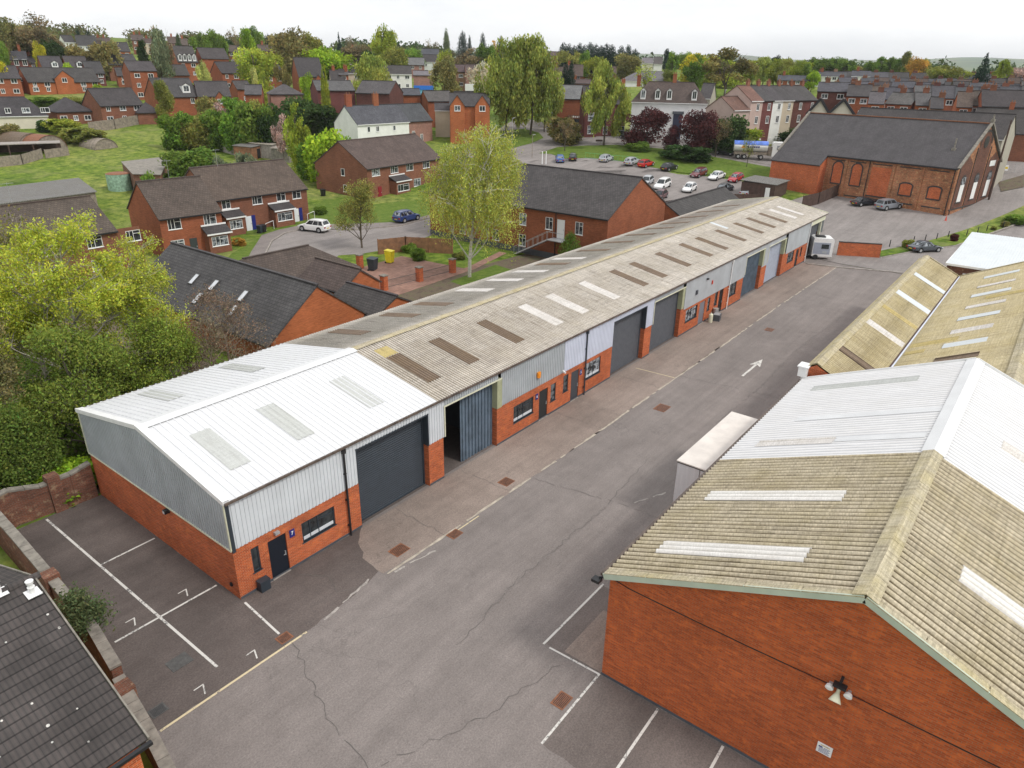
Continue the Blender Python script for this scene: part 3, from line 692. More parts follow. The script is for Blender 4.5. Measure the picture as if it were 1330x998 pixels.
# cladding
kr = (HR-HE)/(W_/2)
o = corr('gable_cladding', row, M['clad_grey'], (-.03, W_, BT), (0, -1, 0), W_, (0, 0, 1), 1, pitch=.2, amp=.03, prof='box', top=lambda s: (HE-BT-.08)+kr*min(s, W_-s))
def clad(a, b_, z0, z1, mt, y=-.02, pitch=.2):
    return corr('front_cladding', row, M[mt], (a, y, z0), (1, 0, 0), b_-a, (0, 0, 1), z1-z0, pitch=pitch, amp=.035, prof='box')
ZT = HE-.12
for a, b_, z0, mt in ((.14, 7.02, BT, 'clad_light'), (7.02, 12.1, 4.62, 'clad_light'), (12.1, 13.38, BT, 'clad_light'), (13.38, 18.2, 4.56, 'clad_grey'), (18.5, 25.45, BT, 'clad_grey'), (25.45, 32.1, BT, 'clad_blue'), (32.1, 37.3, 4.6, 'clad_blue'), (37.3, 38.5, BT, 'clad_blue'), (38.5, 43.9, 4.58, 'clad_grey')):
    clad(a, b_, z0, ZT, mt)
def fascia(a, b_, z0, z1, mt='clad_grey', y=-.045):
    mb = MB(); mb.box(a, y, z0, b_, 0, z1); mb.build('fascia_panel', [M[mt]], row)
for a, b_, z0 in ((44.55, 58.95, 2.45), (58.95, 64.0, 4.5), (64.0, 65.6, 2.45), (65.6, 71.0, 4.45), (71.9, 80.3, 2.45)): fascia(a, b_, z0, ZT, 'clad_grey')
# interior walls keep daylight out of the hall
mb = MB(); mb.box(.35, W_-.3, 0, LR-.3, W_-.25, HE-.05); mb.box(.3, .7, 0, .35, W_-.3, HE-.05)
for xx in (12.9, 18.4, 31, 43.8, 58, 71.5): mb.box(xx, .7, 0, xx+.1, W_-.3, HE-.05)
mb.box(.3, .62, 0, 12.05, .66, HE-.1); mb.box(18.3, .62, 0, 86, .66, HE-.1)
mb.build('inner_wall', [M['slate_paint2']], row)
mb = MB(); mb.box(.2, .2, .006, LR-.2, W_-.2, .016); mb.build('floor', [M['asphalt_dark']], row)
# upper walls at back and far end, soffit
mb = MB(); wall_panel(mb, (LR, W_, BT), (-1, 0, 0), LR, HE-BT); mb.poly([(LR, .1, BT), (LR, W_, BT), (LR, W_, HE-.05), (LR, W_/2, HR-.06), (LR, .1, HE-.05)])
mb.build('upper_wall', [M['clad_grey']], row)
# reveals beside the big doors
mb = MB(); mg = MB(); mc = MB()
for xx, z0, dark in ((12.1, BT, 1), (37.3, BT, 1)):
    mb.box(xx-.05, -.05, z0-.05, xx+.02, .5, 4.62)
for xx in (7.05, 32.1): mb.box(xx-.03, -.05, BT, xx+.02, .5, 4.62)
mb.box(7.0, -.06, 4.55, 12.12, .5, 4.63); mb.box(32.05, -.06, 4.53, 37.32, .5, 4.61)
for xx in (18.15, 44.0, 64.0, 71.0): mg.box(xx-.05, -.06, BT-.05, xx+.42, .5, 4.58 if xx < 60 else 4.48)
for a, b_, zt in ((13.36, 18.55, 4.56), (38.56, 44.5, 4.58), (58.92, 64.4, 4.5), (65.6, 71.4, 4.45)):
    mc.box(a, -.075, zt-.03, b_, -.05, zt+.06); mc.box(a, -.075, BT, a+.08, -.05, zt-.03)
mc.box(-.075, -.01, BT-.06, -.03, W_, BT+.02); mc.box(-.075, -.055, BT+.02, -.03, .03, HE-.1); mc.box(-.075, W_-.03, BT+.02, -.03, W_+.05, HE-.1)
mb.build('door_reveal', [M['slate_paint']], row); mg.build('door_reveal', [M['green_trim']], row); mc.build('trim', [M['cream_trim']], row)
mb = MB(); mb.box(-.03, -.09, BT-.1, .13, -.055, HE-.1); mb.build('corner_trim', [M['slate_paint']], row)
# big doors
def shutter(a, b_, zt, mt, vertical=False):
    if vertical: return corr('sliding_door', row, M[mt], (a, .42, 0), (1, 0, 0), b_-a, (0, 0, 1), zt, pitch=.30, amp=.07, prof='box')
    o = empty_part = None
    n = int(zt/.1); z = np.linspace(0, zt, n*4+1); y = .42+.022*np.sin(2*PI*z/.13)
    P = np.array([[(x, yy, zz) for x in (a, b_)] for zz, yy in zip(z, y)]); UV = P[:, :, [0, 2]]
    o = inst('roller_shutter', grid_mesh('roller_shutter', P[::-1].copy(), UV[::-1].copy(), M[mt]), row)
    k = MB(); k.box(a, .36, 0, a+.09, .44, zt); k.box(b_-.09, .36, 0, b_, .44, zt); k.box(a+.09, .37, 0, b_-.09, .435, .09); k.build('guide_rail', [M[mt]], o); return o
shutter(7.08, 12.08, 4.6, 'slate_paint'); shutter(32.12, 37.28, 4.58, 'slate_paint2'); shutter(38.52, 43.95, 4.58, 'slate_paint2'); shutter(65.65, 70.95, 4.45, 'shutter_pale')
shutter(15.2, 18.1, 4.5, 'shutter_blue', True); shutter(58.85, 63.95, 4.45, 'shutter_blue', True)
corr('sliding_door', row, M['shutter_blue'], (13.34, .35, 0), (.05, 1, 0), .9, (0, 0, 1), 4.5, pitch=.3, amp=.05, prof='box')
# windows and doors
for h in wh:
    if h[4] == 'w':
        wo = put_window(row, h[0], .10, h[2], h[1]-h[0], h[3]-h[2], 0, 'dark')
        if h[1]-h[0] > 1.5 and h[0] < 40: q = MB(); q.box(.1, -.045, .08, h[1]-h[0]-.1, -.03, .26); q.build('inner_sill', [M['clad_light']], wo)
for x0, x1, zt, c in ((1.67, 2.63, 2.14, (.012, .016, .025)), (22.66, 23.66, 2.18, (.03, .033, .034)), (26.52, 27.55, 2.3, (.06, .065, .075)), (48.2, 49.45, 2.2, (.20, .20, .23)), (52.75, 53.75, 2.4, (.01, .01, .012)), (76.2, 77.2, 2.2, (.02, .02, .025))):
    mbd = MB(); mbd.box(x0, .06, .06, x1, .11, zt); d = mbd.build('door', [M['paint']], row, color=c)
    k = MB(); k.box(x1-.14, .0, .95, x1-.10, .058, 1.18); k.box(x1-.14, -.02, 1.0, x1-.24, .0, 1.03); k.build('handle', [M['steel']], d)
    k = MB(); k.box(x0, -.06, .0, x1, .11, .055); k.build('threshold', [M['concrete']], d)
# roofs : front half drops towards -Y
sl = math.hypot(W_/2, HR-HE); dn = Vector((0, -W_/2, HE-HR)).normalized(); up_b = Vector((0, W_/2, HE-HR)).normalized()
rl = sl+.18
XW = 12.75
def roofhalf(name, mt, x0, x1, front, prof='sin', pitch=.2, amp=.034, lap=1.65, parent=row, Y=W_/2, Z=HR, run=rl, off=0.0, s0=0.0):
    d = dn if front else up_b
    return corr(name, parent, M[mt], (x0, Y, Z), (1, 0, 0), x1-x0, d, run, pitch=pitch, amp=amp, prof=prof, lap=lap, off=off, s0=s0)
for fr in (True, False):
    roofhalf('steel_roof', 'roof_white2', -.06, XW, fr, 'trap', .333, .042, 0)
    roofhalf('cement_roof', 'asbestos', XW+.01, LR+.1, fr)
mb = MB()  # underside keeps the hall dark
mb.poly([(0, -.05, HE-.06), (LR, -.05, HE-.06), (LR, W_/2, HR-.08), (0, W_/2, HR-.08)]); mb.poly([(0, W_, HE-.06), (LR, W_, HE-.06), (LR, W_/2, HR-.08), (0, W_/2, HR-.08)])
mb.build('roof_lining', [M['clad_grey']], row)
def rooflight(x, w, t0, t1, front, mt, parent=row, prof='sin', pitch=.2, amp=.034, Y=W_/2, Z=HR, d=None, s0x=None):
    d = d if d is not None else (dn if front else up_b)
    st = Vector((x, Y, Z))+d*t0
    s0 = x-(s0x if s0x is not None else XW+.01)
    return corr('rooflight', parent, M[mt], st, (1, 0, 0), w, d, t1-t0, pitch=pitch, amp=amp, prof=prof, off=.022, s0=s0)
ct = 1/math.cos(math.atan(kr))
def yy(y): return (W_/2-y)*ct
for x in (1.35, 4.85, 9.4):
    rooflight(x, 1.0, yy(4.75), yy(1.5), True, 'light_dirty', prof='trap', pitch=.333, amp=.042, s0x=-.06)
for x in (2.7, 7.5): rooflight(x, .95, yy(4.3), yy(.8), False, 'light_dirty', prof='trap', pitch=.333, amp=.042, s0x=-.06)
FR = [(13.75, 'b'), (17.2, 'b'), (21.9, 'b'), (26.45, 'w'), (29.9, 'w'), (34.45, 'w'), (39.25, 'b'), (42.75, 'b'), (47.6, 'b'), (52.7, 'b'), (56.5, 'b'), (61.5, 'b'), (66.7, 'b'), (70.6, 'b'), (74.6, 'b'), (78.3, 'w'), (81.0, 'w')]
for i, (x, k) in enumerate(FR): rooflight(x, 1.02, yy(4.85), yy(1.45), True, 'light_brown' if k == 'b' else 'light_white')
rooflight(13.7, 1.05, yy(5.9), yy(4.9), True, 'light_yellow')
rooflight(63.9, .5, yy(6.6), yy(4.4), True, 'roof_white')
BK = [(15.4, 'b'), (20.1, 'b'), (23.5, 'b'), (28.3, 'w'), (32, 'w'), (35.6, 'w'), (39, 'b'), (41.6, 'w'), (46, 'b'), (50.8, 'b'), (55.6, 'b'), (60, 'b'), (64, 'b'), (69, 'b'), (74, 'b'), (79, 'b')]
for x, k in BK: rooflight(x, 1.02, yy(4.3), yy(.85), False, 'light_brown' if k == 'b' else 'light_white')
# ridge caps, gutters, barge boards, pipes
mb = MB()
for sgn in (-1, 1): mb.slab([(-.1, W_/2, HR+.075), (XW+.1, W_/2, HR+.075), (XW+.1, W_/2+sgn*.42, HR-.005), (-.1, W_/2+sgn*.42, HR-.005)], .012)
mb.build('ridge_cap', [M['ridge_white']], row)
mb = MB(); xx = XW+.1; k = 0
while xx < LR:
    x2 = min(LR+.12, xx+1.05)
    for sgn in (-1, 1): mb.slab([(xx, W_/2, HR+.085+.012*(k % 2)), (x2, W_/2, HR+.085+.012*(k % 2)), (x2, W_/2+sgn*.26, HR+.03+.012*(k % 2)), (xx, W_/2+sgn*.26, HR+.03+.012*(k % 2))], .02)
    xx = x2; k += 1
mb.build('ridge_cap', [M['ridge_lichen']], row)
mb = MB(); mb.bar((-.05, -.16, HE-.08), (LR+.05, -.16, HE-.08), .13, .11); mb.bar((-.05, W_+.16, HE-.08), (LR+.05, W_+.16, HE-.08), .13, .11)
mb.build('gutter', [M['gutter']], row)
mb = MB()
for y0, z0, y1, z1 in ((-.12, HE-.03, W_/2, HR+.0), (W_+.12, HE-.03, W_/2, HR+.0)):
    mb.bar((-.08, y0, z0), (-.08, y1, z1), .08, .22)
    for q in (0,): mb.slab([(-.1, y0, z0+.10), (-.1, y1, z1+.10), (.26, y1, z1+.07), (.26, y0, z0+.07)], .01)
mb.build('bargeboard', [M['white']], row)
mb = MB(); mb.bar((LR+.12, -.12, HE), (LR+.12, W_/2, HR), .06, .2); mb.bar((LR+.12, W_+.12, HE), (LR+.12, W_/2, HR), .06, .2); mb.build('bargeboard', [M['cream_trim']], row)
for xx, mt in ((6.22, 'black'), (28.2, 'slate_paint'), (54.9, 'white'), (80.15, 'white')):
    mb = MB(); mb.tube((xx, -.12, 0), (xx, -.12, HE-.15), .055, .055, 8); mb.box(xx-.09, -.2, HE-.42, xx+.09, -.05, HE-.16)
    for zz in (.6, 2.1, 3.6): mb.box(xx-.08, -.13, zz, xx+.08, -.0, zz+.05)
    mb.build('downpipe', [M[mt]], row)
# end bay: open front under the roof
mb = MB(); mb.box(80.45, -.03, 0, 80.7, .22, 4.5); mb.box(86.3, .3, 0, 86.6, .6, 4.4); mb.box(80.45, -.03, 4.4, 86.6, .1, ZT); mb.build('end_frame', [M['cream_trim']], row)
mb = MB(); mb.box(80.8, 1.2, 0, 86.3, 1.3, 4.4); mb.build('sliding_door', [M['shutter_blue']], row)
def textobj(name, s, size, mat, loc, rot, parent=None, ext=.004, align='CENTER'):
    cu = bpy.data.curves.new(name, 'FONT'); cu.body = s; cu.size = size; cu.extrude = ext; cu.align_x = align; cu.align_y = 'CENTER'; cu.offset = size*.02
    tmp = bpy.data.objects.new(name, cu); C.objects.link(tmp); bpy.context.view_layer.update()
    me = bpy.data.meshes.new_from_object(tmp.evaluated_get(bpy.context.evaluated_depsgraph_get())); bpy.data.objects.remove(tmp)
    me.name = name; me.materials.clear(); me.materials.append(mat)
    o = bpy.data.objects.new(name, me); C.objects.link(o); o.location = loc; o.rotation_euler = rot
    if parent: o.parent = parent
    return o
for x, s, l in ((2.96, '7', 'seven'), (22.36, '6', 'six'), (27.75, '5', 'five')):
    r = empty('unit_sign', 'small blue number %s sign beside an office door' % l, 'sign', (x, 0, 1.93), 0, 'blue unit number signs')
    k = MB(); k.box(-.14, -.03, -.2, .14, -.002, .2); k.build('panel', [M['sign_blue']], r)
    textobj('numeral', s, .26, M['white'], (0, -.036, .01), (R(90), 0, 0), r)
def lamp_box(x, y, z, lab, mt='steel'):
    r = empty('wall_light', lab, 'wall light', (x, y, z), 0, 'lights fixed to the units')
    k = MB(); k.box(-.12, -.17, -.05, .12, 0, .08); k.build('housing', [M[mt]], r); k = MB(); k.box(-.09, -.15, -.065, .09, -.03, -.05); k.build('lens', [M['lamp_clear']], r)
lamp_box(2.15, -.0, 2.42, 'small grey lamp above the first office door'); 
lamp_box(49.0, -.05, 4.35, 'dark floodlight high on the pale fascia panel', 'black')
r = empty('wall_light', 'black lamp on the brick end gable below the cladding', 'wall light', (0, 5.35, 2.45), R(-90), 'lights fixed to the units')
k = MB(); k.box(-.11, -.26, -.08, .11, 0, .1); k.build('housing', [M['black']], r); k = MB(); k.box(-.08, -.27, -.06, .08, -.26, .08); k.build('lens', [M['lamp_clear']], r)
def small(name, lab, cat, boxes, mt, loc, rz=0, group=None):
    mb = MB()
    for b_ in boxes: mb.box(*b_)
    o = mb.build(name, [M[mt]], None, loc=loc, rz=rz); tag(o, lab, cat, group); return o
small('alarm_box', 'orange alarm box on grey ribbed cladding', 'alarm box', [(-.16, -.12, -.2, .16, 0, .14), (-.1, -.15, -.26, .1, -.02, -.2), (-.1, -.16, -.12, .1, -.12, .06)], 'orange', (22.35, -.06, 3.6))
small('alarm_box', 'round dark alarm bell on the pale fascia panel', 'alarm box', [(-.17, -.1, -.2, .17, 0, .2), (-.1, -.13, -.12, .1, -.1, .12)], 'slate_paint2', (46.9, -.05, 3.55))
small('alarm_box', 'small red fire alarm on the pale fascia panel', 'alarm box', [(-.09, -.08, -.18, .09, 0, .18), (-.05, -.1, -.1, .05, -.08, .1)], 'red', (50.3, -.05, 3.75))
small('security_camera', 'small white camera at the foot of the grey cladding', 'camera', [(-.06, -.1, -.06, .06, 0, .06), (-.05, -.24, -.12, .05, -.1, -.03)], 'white', (25.3, -.06, 2.85))
small('grit_bin', 'black wall box beside the first office door', 'bin', [(-.24, -.34, 0, .24, 0, .5), (-.26, -.36, .5, .26, 0, .56), (-.2, -.345, .1, .2, -.34, .4)], 'slate_paint', (1.06, -.06, .02))
small('utility_box', 'little black box low on the brick gable corner', 'utility box', [(-.06, -.08, -.08, .06, 0, .08), (-.03, -.09, -.04, .03, -.08, .04)], 'black', (0, .55, .6), R(-90))
# clutter outside the far office
r = empty('gas_bottle', 'cream gas cylinder standing by the grey office door', 'gas bottle', (49.9, -.55, .012)); k = MB()
k.tube((0, 0, 0), (0, 0, .75), .2, .2, 12); k.tube((0, 0, .75), (0, 0, .9), .2, .06, 12); k.build('body', [M['cream_trim']], r); k = MB(); k.tube((0, 0, .9), (0, 0, 1.0), .04, .04, 6); k.build('valve', [M['steel']], r)
r = empty('crate', 'dark grey plastic crate heaped with a metal drum lid', 'crate', (50.9, -.75, .012), R(12)); k = MB(); k.box(-.45, -.35, 0, .45, -.3, .6); k.box(-.45, .3, 0, .45, .35, .6); k.box(-.45, -.3, 0, -.4, .3, .6); k.box(.4, -.3, 0, .45, .3, .6); k.box(-.4, -.3, .02, .4, .3, .1); k.build('body', [M['slate_paint2']], r)
k = MB(); k.box(-.38, -.28, .5, .38, .28, .62); k.build('lid', [M['steel']], r)
r = empty('drum', 'small grey metal drum behind the plastic crate', 'drum', (51.6, -.3, .012)); k = MB(); k.tube((0, 0, 0), (0, 0, .85), .27, .27, 14); k.build('body', [M['steel']], r); k = MB(); k.tube((0, 0, .85), (0, 0, .9), .29, .29, 14); k.build('lid', [M['concrete']], r)

# ---------------------------------------------------------------- right brick warehouse
wx0, wx1, wy0, wyr, wze, wzr = 6.449, 29.3, -14.82, -22.91, 5.03, 8.38
wy1 = 2*wyr-wy0; kw = (wzr-wze)/(wy0-wyr)
wh_ = empty('warehouse', 'brick warehouse with a mossy corrugated roof turning white at its far half', 'warehouse', (0, 0, 0))
mb = MB()
mb.poly([(wx0, wy0, 0), (wx0, wy1, 0), (wx0, wy1, wze-.12), (wx0, wyr, wzr-.12), (wx0, wy0, wze-.12)])
mb.poly([(wx1, wy1, 0), (wx1, wy0, 0), (wx1, wy0, wze-.12), (wx1, wyr, wzr-.12), (wx1, wy1, wze-.12)])
wall_panel(mb, (wx1, wy0, 0), (-1, 0, 0), wx1-wx0, wze-.1); wall_panel(mb, (wx0, wy1, 0), (1, 0, 0), wx1-wx0, wze-.1)
mb.build('brick_wall', [M['brick_rust']], wh_)
mb = MB(); mb.box(wx0-.02, wy1, .0, wx0-.002, wy0+.02, .12); mb.build('damp_course', [M['slate_paint2']], wh_)
dl = Vector((0, wy0-wyr, wze-wzr)).normalized(); dr = Vector((0, wy1-wyr, wze-wzr)).normalized(); wl = math.hypot(wy0-wyr, wze-wzr)+.22
XS = 16.95
for d in (dl, dr):
    corr('cement_roof', wh_, M['asbestos_mossy'], (wx0-.12, wyr, wzr), (1, 0, 0), XS-wx0+.12, d, wl, pitch=.3, amp=.05, lap=0)
    corr('steel_roof', wh_, M['white_sheet'], (XS, wyr, wzr+.01), (1, 0, 0), wx1-XS+.12, d, wl, pitch=.3, amp=.04)
def wy(y): return (wyr-y)/-abs(dl.y) if False else abs(y-wyr)/abs(dl.y)
def wsky(x, w, ya, yb, mt, d=dl, s0x=wx0-.12, amp=.05):
    st = Vector((x, wyr, wzr))+d*wy(ya)
    corr('rooflight', wh_, M[mt], st, (1, 0, 0), w, d, wy(yb)-wy(ya), pitch=.3, amp=amp, off=.028, s0=x-s0x)
wsky(7.95, 1.05, -20.8, -15.75, 'light_bright'); wsky(12.42, 1.05, -20.8, -15.7, 'light_bright')
wsky(18.45, .75, -19.0, -15.7, 'light_white', s0x=XS, amp=.04); wsky(18.5, .6, -22.4, -19.05, 'ridge_white', s0x=XS, amp=.04); wsky(21.75, .6, -22.5, -16.5, 'ridge_white', s0x=XS, amp=.04); wsky(26.7, .8, -20.8, -15.8, 'light_dirty', s0x=XS, amp=.04)
wsky(10.1, 1.0, -24.9, -29.5, 'light_bright', dr); wsky(21, .9, -25.0, -29.5, 'light_white', dr, XS, .04)
mb = MB(); xx = wx0-.15; k = 0
while xx < XS:
    x2 = min(XS, xx+1.1); q = .012*(k % 2)
    for sg in (-1, 1): mb.slab([(xx, wyr, wzr+.13+q), (x2, wyr, wzr+.13+q), (x2, wyr+sg*.36, wzr-.36*kw+.10+q), (xx, wyr+sg*.36, wzr-.36*kw+.10+q)], .03)
    xx = x2; k += 1
mb.build('ridge_cap', [M['ridge_lichen']], wh_)
mb = MB()
for sg in (-1, 1): mb.slab([(XS+.01, wyr, wzr+.13), (wx1+.15, wyr, wzr+.13), (wx1+.15, wyr+sg*.42, wzr-.42*kw+.09), (XS+.01, wyr+sg*.42, wzr-.42*kw+.09)], .015)
mb.build('ridge_cap', [M['ridge_white']], wh_)
mb = MB(); mt_ = MB()
for y0 in (wy0+.2, wy1-.2):
    sg = 1 if y0 > wyr else -1
    z0 = wze-.2*kw
    mb.bar((wx0-.15, y0, z0-.10), (wx0-.15, wyr, wzr-.06), .05, .24)
    n = 5
    for i in range(n):
        a = i/n; b2 = (i+1)/n-.004; P = lambda t: (y0+(wyr-y0)*t, z0+(wzr-z0)*t)
        (ya, za), (yb, zb) = P(a), P(b2)
        mt_.slab([(wx0-.18, ya, za+.055), (wx0-.18, yb, zb+.055), (wx0+.12, yb, zb+.05), (wx0+.12, ya, za+.05)], .03)
mb.build('bargeboard', [M['mint_trim']], wh_); mt_.build('verge_trim', [M['ridge_lichen']], wh_)
mb = MB()
for y0 in (wy0+.2, wy1-.2): mb.bar((wx1+.15, y0, wze-.12), (wx1+.15, wyr, wzr), .05, .3)
mb.build('bargeboard', [M['white']], wh_)
mb = MB(); mb.bar((wx0-.1, wy0+.3, wze-.18), (wx1+.1, wy0+.3, wze-.18), .12, .12); mb.bar((wx0-.1, wy1-.3, wze-.18), (wx1+.1, wy1-.3, wze-.18), .12, .12); mb.build('gutter', [M['gutter']], wh_)
# cable, lamps, horn, notice, floodlight on the gable
def at_g(y, z, d=0): return (wx0-.02-d, y, z)
mb = MB(); pts = [(-14.87, 4.83), (-15.6, 4.72), (-18.0, 4.70), (-19.88, 4.70), (-22.6, 4.76), (-25, 4.72), (-31, 4.66)]
for (ya, za), (yb, zb) in zip(pts, pts[1:]): mb.bar(at_g(ya, za, .01), at_g(yb, zb, .01), .022, .02)
tag(mb.build('cable', [M['black']]), 'black cable strung across the big brick gable', 'cable')
r = empty('loudspeaker', 'cream horn loudspeaker between two round lamps on the brick gable', 'loudspeaker', at_g(-22.88, 4.62), 0)
k = MB(); k.tube((-.03, 0, .14), (-.12, 0, .06), .05, .06, 12); k.tube((-.12, 0, .06), (-.32, 0, -.14), .06, .19, 14); k.build('horn', [M['cream_trim']], r); k = MB(); k.box(-.03, -.06, .06, 0, .06, .2); k.build('bracket', [M['steel']], r)
for y, l in ((-22.63, 'round white lamp left of the cream horn on the brick gable'), (-23.17, 'round white lamp right of the cream horn on the brick gable')):
    r = empty('wall_light', l, 'wall light', at_g(y, 4.82), 0, 'round lamps on the brick gable')
    k = MB(); k.box(-.12, -.05, -.05, .02, .05, .05); k.build('bracket', [M['steel']], r)
    k = MB(); k.tube((-.1, 0, .0), (-.2, 0, -.03), .10, .125, 16); k.tube((-.2, 0, -.03), (-.235, 0, -.04), .125, .07, 16); k.build('lamp', [M['white']], r)
r = empty('floodlight', 'black floodlight above the horn on the brick gable', 'floodlight', at_g(-22.9, 5.12), 0)
k = MB(); k.bar((0, 0, .12), (-.25, 0, .1), .08, .1); k.build('bracket', [M['black']], r); k = MB(); k.box(-.32, -.19, -.1, -.1, .19, -.02); k.build('housing', [M['black']], r)
r = empty('notice', 'white notice board with a yellow band on the brick gable', 'sign', at_g(-22.94, 2.17), 0)
k = MB(); k.box(-.03, -.23, -.2, 0, .23, .2); k.build('board', [M['white']], r); k = MB(); k.box(-.036, -.15, .12, -.031, .13, .17); k.build('band', [M['line_yellow']], r)
k = MB()
for i in range(5): k.box(-.036, -.17+.03*(i % 2), .05-.05*i, -.031, .16 if i else .02, .065-.05*i)
k.box(-.036, .06, .04, -.031, .18, .09); k.build('lettering', [M['sign_blue']], r)
r = empty('floodlight', 'black floodlight hanging off the warehouse eaves corner', 'floodlight', (wx0-.05, wy0+.28, wze-.35), 0); k = MB(); k.bar((0, -.2, .1), (-.12, .1, .05), .05, .06); k.build('bracket', [M['black']], r); k = MB(); k.box(-.34, -.02, -.1, -.06, .3, .02); k.build('housing', [M['black']], r)

# ---------------------------------------------------------------- cream roofed double building beyond
mr = empty('warehouse', 'cream corrugated double pitch warehouse with a valley gutter beyond the white roof', 'warehouse', (0, 0, 0))
Xa, Xb = 29.75, 65.0
r1y, r1z, vy, vz, q2y, q2z = -15.2, 6.0, -18.25, 4.52, -24.7, 7.55
d1 = Vector((0, vy-r1y, vz-r1z)); d2 = Vector((0, q2y-vy, q2z-vz)); d3 = Vector((0, -31.2+24.7, 4.5-q2z)); d0 = Vector((0, .55, -.3))
def mroof(name, mt, x0, w, P, d, t0, t1, off=0.0, lap=1.6, amp=.04, s0=0.0):
    dd = d.normalized(); return corr(name, mr, M[mt], Vector((x0, P[0], P[1]))+dd*t0, (1, 0, 0), w, dd, t1-t0, pitch=.25, amp=amp, lap=lap, off=off, s0=s0)
mroof('cement_roof', 'asbestos_cream', Xa, Xb-Xa, (r1y, r1z), d1, 0, d1.length-.12); mroof('cement_roof', 'asbestos_cream', Xa, Xb-Xa, (vy, vz), d2, .15, d2.length)
mroof('cement_roof', 'asbestos_cream', Xa, Xb-Xa, (q2y, q2z), d3, 0, d3.length); mroof('cement_roof', 'asbestos_cream', Xa, Xb-Xa, (r1y, r1z), d0, 0, d0.length)
def hitX(p, P, d): n = Vector((1, 0, 0)).cross(d); q = vplane(p[0], p[1], (0, P[0], P[1]), n); return q.x, (q.y-P[0])/d.y*d.length
for p, w, mt, t0, t1 in (((1109, 465), 1.05, 'light_brown', .3, 3.2), ((1147, 431), .95, 'light_white', .25, 3.2), ((1203, 366), 1.05, 'roof_white', .3, 3.25), ((1182, 390), 1.05, 'roof_white', .2, 3.25), ((1165, 410), .8, 'light_yellow', .25, 3.2)):
    x, t = hitX(p, (r1y, r1z), d1); mroof('rooflight', mt, x-w/2, w, (r1y, r1z), d1, t0, t1, .03, 0, s0=x-w/2-Xa)
for p, w, mt, dt in (((1301, 357), .95, 'roof_white', 1.3), ((1294, 369), .95, 'light_white', 1.35), ((1287, 381), 1.0, 'roof_white', 1.35), ((1280, 396), .95, 'light_white', 1.3), ((1271, 411), 1.0, 'roof_white', 1.3), ((1262, 428), 1.0, 'light_white', 1.25), ((1253, 446), 1.0, 'roof_white', 1.25), ((1242, 465), 1.0, 'light_brown', 1.2)):
    x, t = hitX(p, (vy, vz), d2); mroof('rooflight', mt, x-w/2, w, (vy, vz), d2, t-dt, t+dt, .03, 0, s0=x-w/2-Xa)
for x, t0, t1 in ((38.6, .3, 1.5), (40.4, .3, 3.2), (52, 3.5, 7)): mroof('sheet_patch', 'light_yellow', x, .9, (vy, vz), d2, t0, t1, .03, 0, s0=x-Xa)
mb = MB(); xx = Xa; k = 0
while xx < Xb:
    x2 = min(Xb+.1, xx+1.1); q = .012*(k % 2)
    mb.slab([(xx, r1y, r1z+.1+q), (x2, r1y, r1z+.1+q), (x2, r1y-.32, r1z-.32*.485+.08+q), (xx, r1y-.32, r1z-.32*.485+.08+q)], .03); mb.slab([(xx, r1y, r1z+.1+q), (x2, r1y, r1z+.1+q), (x2, r1y+.3, r1z-.06+q), (xx, r1y+.3, r1z-.06+q)], .03)
    for sg in (-1, 1): mb.slab([(xx, q2y, q2z+.12+q), (x2, q2y, q2z+.12+q), (x2, q2y+sg*.4, q2z-.4*.47+.10+q), (xx, q2y+sg*.4, q2z-.4*.47+.10+q)], .03)
    xx = x2; k += 1
mb.build('ridge_cap', [M['ridge_lichen']], mr)
mb = MB(); mb.box(Xa, vy-.13, vz-.02, Xb, vy-.02, vz+.06); mb.build('valley_gutter', [M['clad_blue']], mr)
mb = MB(); mb.box(Xa, vy-.02, vz+.0, Xb, vy+.12, vz+.05); mb.build('valley_lining', [M['timber_dark']], mr)
mb = MB(); prof = [(-31.1, 0), (-31.1, 4.4), (q2y, q2z-.1), (vy, vz-.1), (r1y, r1z-.1), (-14.75, 5.65), (-14.75, 0)]
mb.poly([(Xa+.05, y, z) for y, z in prof][::-1]); mb.poly([(Xb-.05, y, z) for y, z in prof])
wall_panel(mb, (Xb-.05, -14.75, 0), (-1, 0, 0), Xb-Xa-.1, 5.6); wall_panel(mb, (Xa+.05, -31.1, 0), (1, 0, 0), Xb-Xa-.1, 4.4)
mb.build('brick_wall', [M['brick_orange']], mr)
mb = MB()
for (ya, za), (yb, zb) in (((r1y+.3, r1z-.1), (r1y, r1z+.02)), ((r1y, r1z+.03), (vy, vz+.03)), ((vy, vz+.03), (q2y, q2z+.03)), ((q2y, q2z+.03), (-31.2, 4.5))): mb.bar((Xb+.06, ya, za), (Xb+.06, yb, zb), .16, .16)
mb.build('bargeboard', [M['ridge_lichen']], mr)
small('rainwater_hopper', 'white rainwater hopper at the near end of the cream roof edge', 'hopper', [(-.35, -.25, -.3, .35, .25, .3), (-.42, -.32, .3, .42, .32, .38), (-.1, -.1, -1.2, .1, .1, -.3)], 'white', (29.75, -14.55, 5.4))
